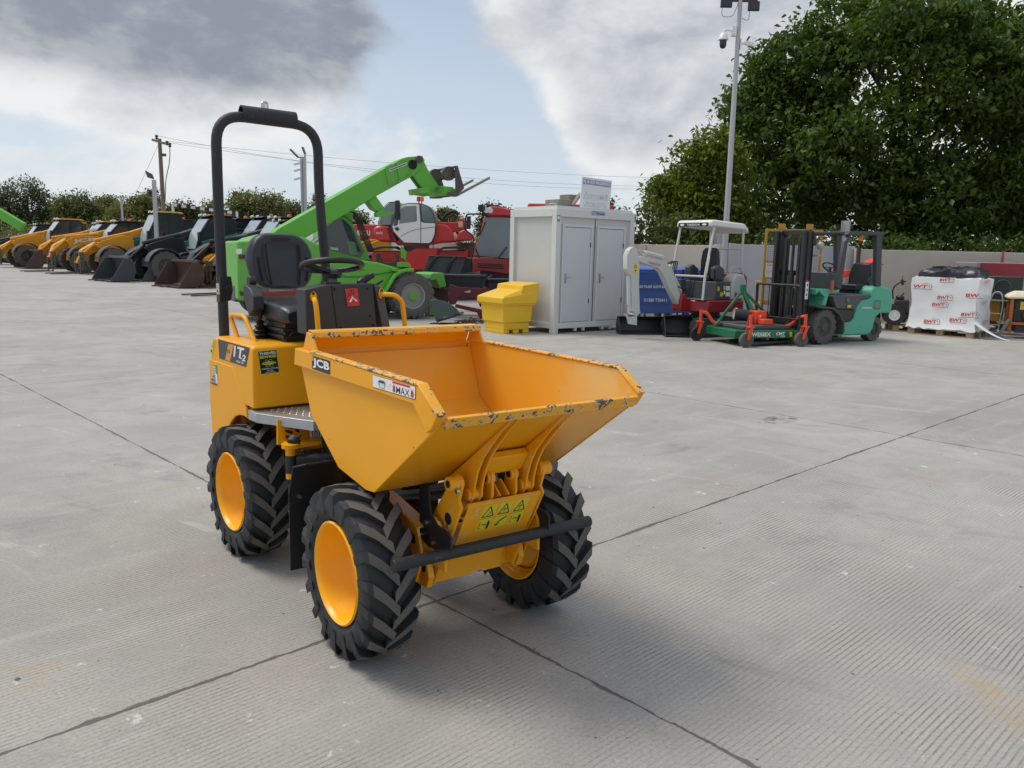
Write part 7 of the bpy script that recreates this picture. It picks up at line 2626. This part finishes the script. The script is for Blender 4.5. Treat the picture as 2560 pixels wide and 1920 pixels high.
# ================================================================ poles, wires and barrier behind the row
PD = 46.0
p0, p1 = at_depth(414, 600, PD), at_depth(398, 347, PD)
ht = p1.z
up_ = thing('utility_pole', 'brown wooden utility pole with cross arm and insulators behind the parked loaders', 'utility pole', None, None, (p0.x, PD, 0))
m_pole = mat('brown weathered pole', (0.20, 0.155, 0.12), 0.85, var=0.25, scale=3)
B().cyl((0, 0, 0), (-0.08, 0, ht), 0.14, 0.10, n=12).done('pole', m_pole, up_)
b = B()
b.obox((-0.60, 0.3, ht - 0.02), (0.32, -0.3, ht - 0.28), 0.10, 0.12)
b.done('cross_arm', m_pole, up_)
for x, y, z in ((-0.28, 0.1, ht + 0.10), (0.45, -0.3, ht - 0.26), (0.62, -0.35, ht - 0.36)):
    b = B()
    b.lathe([(0, 0.13), (0.06, 0.12), (0.10, 0.04), (0.05, 0.0), (0.10, -0.06), (0.04, -0.12), (0, -0.13)], (x, y, z), 'z', 10)
    b.done('insulator', mat('brown glazed insulator', (0.09, 0.05, 0.045), 0.25), up_)
b = B()
b.box(0.06, 0.30, -0.2, -0.1, ht - 0.95, ht - 0.80)
b.tube(fillet([(0.62, -0.35, ht - 0.4), (0.55, -0.25, ht - 1.2), (0.22, -0.15, ht - 2.2), (0.14, -0.15, ht - 3.4)], 0.4), 0.025, n=6)
b.done('switch_gear', m_gry, up_)


def wire(a, c, sag, r=0.009):
    a, c = V(a), V(c)
    b = B()
    b.tube([a.lerp(c, k / 24) - V((0, 0, sag * 4 * (k / 24) * (1 - k / 24))) for k in range(25)], r, n=5)
    o = b.done('overhead_wire', mat('grey overhead wire', (0.30, 0.31, 0.33), 0.6), None)
    return o


X0 = p0.x
e1, e2, e3 = at_depth(1700, 446, 60), at_depth(1700, 466, 60), at_depth(1700, 470, 60)
tag(wire((X0 + 0.45, PD - 0.3, ht - 0.15), e1, 0.35), 'uppermost thin overhead wire running right from the wooden pole', 'wire', 'overhead wires')
tag(wire((X0 + 0.62, PD - 0.35, ht - 0.25), e2, 0.6), 'middle thin overhead wire running right from the wooden pole', 'wire', 'overhead wires')
tag(wire((X0 - 0.28, PD + 0.1, ht + 0.18), e3, 0.95), 'lowest thin overhead wire running right from the wooden pole', 'wire', 'overhead wires')
q = at_depth(300, 490, 52)
tag(wire((X0 - 0.1, PD, ht - 0.2), (q.x - 1.2, 52, 0.5), 0.0), 'straight stay wire slanting down left from the wooden pole', 'wire')
p0, p1 = at_depth(392, 600, 44), at_depth(386, 450, 44)
yp = thing('yard_light', 'square grey post with one tilted floodlight beside the wooden pole', 'light post', None, None, (p0.x, 44, 0))
B().box(-0.085, 0.085, -0.085, 0.085, 0, p1.z).done('post', m_post, yp)
b = B()
b.plate([(-0.42, -0.1, p1.z + 0.48), (-0.05, -0.1, p1.z + 0.30), (0.05, -0.1, p1.z + 0.02), (-0.30, -0.1, p1.z + 0.12)], 0.07)
b.done('floodlight', m_gry, yp)
p0, p1 = at_depth(762, 600, 40), at_depth(756, 396, 40)
cp = thing('camera_post', 'slim steel post with forked lamp arms and small cameras seen through the roll bar', 'camera post', None, None, (p0.x, 40, 0))
b = B()
b.box(-0.13, -0.03, -0.1, 0.1, 0, p1.z)
b.box(0.0, 0.12, -0.1, 0.1, 0, p1.z + 0.05)
b.done('post', m_post, cp)
b = B()
z = p1.z
b.obox((0.05, 0, z + 0.05), (-0.25, 0, z + 0.05), 0.05, 0.05)
b.obox((-0.25, 0, z + 0.05), (-0.60, 0, z + 0.40), 0.30, 0.07)
b.obox((0.09, 0, z + 0.02), (0.09, 0, z + 0.22), 0.05, 0.05)
b.obox((0.09, 0, z + 0.22), (-0.02, 0, z + 0.52), 0.30, 0.06)
b.done('lamp_arm', m_gry, cp)
for k, dz in enumerate((0.22, 0.52, 0.92)):
    b = B()
    b.obox((-0.10, -0.1, z - dz), (-0.42, -0.15, z - dz - 0.10), 0.09, 0.09)
    b.done('camera', m_white, cp)
hb = thing('height_barrier', 'black and white striped height barrier bar on thin posts behind the loaders', 'barrier', None, None, (0, 0, 0))
a, c = at_depth(432, 512, 48), at_depth(592, 533, 48)
b = B()
n_ = 14
for k in range(n_):
    b.mi = k % 2
    p, q = a.lerp(c, k / n_), a.lerp(c, (k + 1) / n_)
    b.obox(p, q, 0.10, 0.16)
b.done('bar', [m_white, m_blk], hb)
for p in (a, c):
    b = B()
    b.cyl((p.x, 48, 0), (p.x, 48, p.z + 0.1), 0.07)
    b.done('barrier_post', m_white, hb)
p = at_depth(306, 494, 60)
b = B()
b.cyl((p.x, 60, 0), (p.x - 0.1, 60, p.z), 0.07)
b.box(p.x - 0.5, p.x + 0.35, 59.95, 60.05, p.z - 0.04, p.z + 0.06)
o = b.done('tee_post', m_post, None)
tag(o, 'thin grey post with a short flat top in front of the far trees', 'post')
# ================================================================ trees and hedges


def leafmat(name, col, trans=0.35):
    m = bpy.data.materials.new(name)
    m.use_nodes = True
    n = NT(m.node_tree)
    n.N.remove(n.N['Principled BSDF'])
    out = n.N['Material Output']
    geo = n.N.new('ShaderNodeNewGeometry')
    P = n.N.new('ShaderNodeTexCoord').outputs['Object']
    c = V(col)
    r = geo.outputs['Random Per Island']
    big = n.noise(P, 0.55, 3, 0.6)
    cc = n.mix(r, tuple(c * 0.62), tuple(V((c.x * 1.45, c.y * 1.32, c.z * 1.2))))
    cc = n.mix(n.ss(big, 0.35, 0.7, 0.0, 0.5), cc, tuple(V((c.x * 1.7, c.y * 1.35, c.z * 0.9))))
    d1 = n.N.new('ShaderNodeBsdfPrincipled')
    d1.inputs['Roughness'].default_value = 0.5
    d1.inputs['Specular IOR Level'].default_value = 0.35
    n.L.new(cc, d1.inputs['Base Color'])
    t = n.N.new('ShaderNodeBsdfTranslucent')
    n.L.new(n.mix(1.0, cc, (1.25, 1.4, 0.6), 'MULTIPLY'), t.inputs[0])
    ms = n.N.new('ShaderNodeMixShader')
    ms.inputs[0].default_value = trans
    n.L.new(d1.outputs[0], ms.inputs[1])
    n.L.new(t.outputs[0], ms.inputs[2])
    n.L.new(ms.outputs[0], out.inputs[0])
    return m


lf_oak = leafmat('dark oak leaves', (0.058, 0.105, 0.022))
lf_lit = leafmat('yellow green maple leaves', (0.115, 0.155, 0.022))
lf_hdg = leafmat('olive hedge leaves', (0.085, 0.105, 0.032))
lf_far = leafmat('far tree leaves', (0.085, 0.11, 0.045))  # far leaf colours carry slight haze, lighter and bluer
lf_far2 = leafmat('far olive tree leaves', (0.125, 0.14, 0.06))
lf_far3 = leafmat('far dark tree leaves', (0.058, 0.078, 0.038))
m_bark = mat('tree bark', (0.075, 0.062, 0.048), 0.9, var=0.4, scale=6)


def crown(name, parent, blobs, n_clump, per, leaf, spread, m, seed, shell=0.55):
    """leaf sprays spread through a set of ellipsoids (centre, radii)"""
    R_ = random.Random(seed)
    vs, fs = [], []
    wts = [rx * ry + rx * rz + ry * rz for _, (rx, ry, rz) in blobs]
    tot = sum(wts)
    g = R_.gauss
    for (c, (rx, ry, rz)), wt in zip(blobs, wts):
        for _ in range(max(1, int(n_clump * wt / tot))):
            while True:
                u = (g(0, 1), g(0, 1), g(0, 1))
                L = math.sqrt(u[0] ** 2 + u[1] ** 2 + u[2] ** 2)
                if L > 1e-3:
                    break
            r = (shell + (1 - shell) * R_.random() ** 0.6) * R_.uniform(0.92, 1.06)
            dx, dy, dz = u[0] / L, u[1] / L, u[2] / L
            px, py, pz = c[0] + rx * r * dx, c[1] + ry * r * dy, c[2] + rz * r * dz
            if pz < 0.25:
                continue
            s_ = spread * R_.uniform(0.6, 1.3)
            for _ in range(per):
                x, y, z = px + g(0, s_), py + g(0, s_), pz + g(0, s_ * 0.62)
                a, b_ = R_.uniform(0, 2 * PI), g(0, 0.75)
                l = leaf * R_.uniform(0.6, 1.35)
                w_ = l * R_.uniform(0.45, 0.8)
                ca, sa, cb, sb = math.cos(a), math.sin(a), math.cos(b_), math.sin(b_)
                ex, ey, ez = ca * cb * l, sa * cb * l, sb * l
                t2 = g(0, 0.6)
                fx, fy, fz = -sa * math.cos(t2) * w_, ca * math.cos(t2) * w_, math.sin(t2) * w_
                k = len(vs)
                vs += [(x - ex * .5, y - ey * .5, z - ez * .5), (x + fx * .5, y + fy * .5, z + fz * .5 + 0.1 * l), (x + ex * .55, y + ey * .55, z + ez * .55), (x - fx * .5, y - fy * .5, z - fz * .5 + 0.1 * l)]
                fs.append((k, k + 1, k + 2, k + 3))
    me = bpy.data.meshes.new(name)
    me.from_pydata(vs, [], fs)
    me.materials.append(m)
    o = bpy.data.objects.new(name, me)
    COL.objects.link(o)
    o.parent = parent
    return o


def limbs(parent, h, r, tips, seed):
    R_ = random.Random(seed)
    b = B()
    b.tube([(0, 0, -0.1), (0.05 * h * 0.2, 0, h * 0.25), (0, 0, h * 0.5), (0.0, 0.1, h * 0.72)], [r, r * 0.8, r * 0.55, r * 0.2], n=9)
    for (x, y, z) in tips:
        z0 = min(h * 0.45, z * 0.5) * R_.uniform(0.7, 1.1)
        m1 = V((x * 0.45, y * 0.45, z0 + (z - z0) * 0.55)) + V((R_.uniform(-.4, .4), R_.uniform(-.4, .4), 0))
        b.tube([(0, 0, z0), tuple(m1), (x, y, z)], [r * 0.42, r * 0.24, r * 0.06], n=6)
    return b.done('trunk', m_bark, parent)


def tree(name, label, x, y, h, rx, lf, n_clump, per, leaf, spread, seed, cat='tree', group=None, nb=9, low=0.12, shell=0.55, ry=None):
    R_ = random.Random(seed)
    t = thing(name, label, cat, None, group, (x, y, 0))
    ry = ry or rx * 0.85
    zc = h * (0.5 + low / 2)
    rz = h * (0.5 - low / 2)
    blobs = [((0, 0, zc), (rx * 0.80, ry * 0.80, rz * 0.84))]
    for k in range(nb):
        a = 2 * PI * k / nb + R_.uniform(-0.3, 0.3)
        e = R_.uniform(-0.65, 0.95)
        s_ = R_.uniform(0.28, 0.46)
        ce = math.cos(e)
        blobs.append(((rx * 0.70 * math.cos(a) * ce, ry * 0.70 * math.sin(a) * ce, zc + rz * 0.72 * math.sin(e)), (rx * s_, ry * s_, rz * s_ * 0.8)))
    limbs(t, h, 0.028 * h + 0.04, [b[0] for b in blobs[1:]], seed)
    crown('crown', t, blobs, n_clump, per, leaf, spread, lf, seed + 1, shell)
    return t


# the oak that fills the right of the view
OX, OY = 15.2, 33.0
oak = thing('oak_tree', 'huge dark green oak towering over the long concrete wall', 'tree', None, None, (OX, OY, 0))
bl = [((0, 0, 6.6), (5.9, 5.2, 4.5)), ((-4.6, 0.0, 6.2), (2.3, 2.6, 2.1)), ((-5.6, 0.4, 7.4), (1.5, 1.9, 1.2)), ((-4.2, 0, 8.9), (2.0, 2.2, 1.5)), ((-2.6, 0, 10.3), (2.0, 2.2, 1.3)), ((0.2, 0, 11.2), (2.3, 2.2, 1.15)), ((2.9, 0, 10.2), (2.0, 2.2, 1.1)), ((5.0, 0, 8.3), (2.0, 2.2, 1.4)), ((6.4, 0, 6.2), (2.2, 2.4, 1.9)),
      ((-3.0, -3.4, 5.2), (2.6, 1.7, 1.6)), ((0.5, -4.0, 7.6), (2.6, 1.6, 1.5)), ((2.8, -3.6, 4.6), (2.4, 1.7, 1.5)), ((-1.0, -4.2, 3.6), (2.2, 1.5, 1.3)), ((5.0, -3.0, 3.4), (2.4, 1.7, 1.5)), ((-5.0, -1.5, 3.6), (2.0, 1.9, 1.6)), ((-1.6, -3.6, 9.4), (2.0, 1.6, 1.1)), ((3.4, -3.0, 8.4), (2.0, 1.6, 1.2)), ((0.8, -3.0, 2.2), (3.0, 1.6, 1.2)), ((6.5, 0, 3.4), (2.3, 2.4, 1.8))]
limbs(oak, 11.0, 0.42, [b[0] for b in bl[1:]], 5)
crown('crown', oak, bl, 3300, 34, 0.235, 0.27, lf_oak, 21, 0.62)
tree('maple_tree', 'yellow green leafy tree left of the lamp post in front of the oak', 6.75, 29.5, 6.35, 2.05, lf_lit, 800, 26, 0.19, 0.20, 31, nb=12, low=0.16)
for k, (px, y, h, rx, lb) in enumerate(((1410, 27.0, 3.3, 0.85, 'thin straggly bush showing above the cabin roof beside the timber blocks'), (1520, 27.5, 3.5, 1.1, 'tall hedge bush right behind the sign board'), (1600, 27.0, 3.7, 1.3, 'olive bush rising behind the right corner of the cabin'), (1690, 26.5, 3.2, 1.5, 'olive bush under the yellow green tree'),
                                        (1800, 26.5, 2.9, 1.4, 'dark bush behind the lamp post foot'), (1930, 26.5, 2.8, 1.5, 'flowering bush behind the ochre cage'), (2080, 26.5, 2.9, 1.6, 'dark bush behind the forklift mast'), (2230, 26.5, 2.7, 1.6, 'dark bush over the wall behind the white load'), (2390, 26.5, 2.8, 1.7, 'dark bush over the wall above the black sheet'), (2550, 26.5, 2.8, 1.7, 'dark bush over the wall above the red baler'))):
    p = at_depth(px, 640, y)
    tree('bush', lb, p.x, y, h, rx, lf_hdg if k < 4 else lf_oak, 190 if k else 60, 20, 0.15, 0.17, 50 + k, 'bush', 'bushes behind the wall', 7, 0.02, 0.4)
# far trees along the left horizon
FT = [(-40, 95, 470, 70, lf_far, 'dark tree half cut off by the left edge'), (62, 95, 425, 82, lf_far3, 'tallest dark round tree near the left edge'), (190, 92, 462, 62, lf_far, 'mid green tree right of the tallest dark round tree'), (262, 100, 470, 50, lf_far2, 'pale olive tree in the gap left of the wooden pole'), (330, 90, 474, 60, lf_far2, 'broad olive tree just left of the wooden pole'), (378, 105, 463, 36, lf_far3, 'narrow dark tree behind the wooden pole'),
      (450, 92, 492, 52, lf_far3, 'low dark tree right of the wooden pole'), (520, 100, 496, 50, lf_far2, 'low olive tree left of the roll bar'), (640, 84, 466, 82, lf_far2, 'wide pale olive tree framed by the roll bar'), (735, 95, 490, 52, lf_far, 'mid green tree behind the camera post'), (800, 100, 484, 42, lf_far3, 'dark tree above the green boom'), (880, 95, 505, 50, lf_far, 'low tree behind the green boom'),
      (1113, 80, 512, 34, lf_far, 'small round tree right of the white handler cab'), (1235, 90, 503, 40, lf_far3, 'small dark tree above the red piste machine'), (1010, 95, 545, 60, lf_far, 'low far tree behind the red handler')]
for k, (px, y, py, hw, lf, lb) in enumerate(FT):
    p = at_depth(px, py, y)
    tree('far_tree', lb, p.x, y, p.z, hw / FOC * y, lf, 620, 17, 0.30, 0.42, 100 + k, 'tree', 'trees on the far horizon', 9, 0.05, 0.5)
hd = thing('far_hedge', None, None, None, None, (0, 0, 0))
bl = []
R_ = random.Random(3)
for k in range(46):
    px = -80 + k * 30
    y = R_.uniform(74, 84)
    p = at_depth(px, 600, y)
    bl.append(((p.x, y, 1.5), (1.6, 1.6, R_.uniform(1.7, 3.2))))
tag(crown('hedge', None, bl, 2400, 14, 0.28, 0.4, lf_far2, 77, 0.4), 'low olive scrub along the far edge of the yard', None, None, 'stuff')
bpy.data.objects.remove(hd)
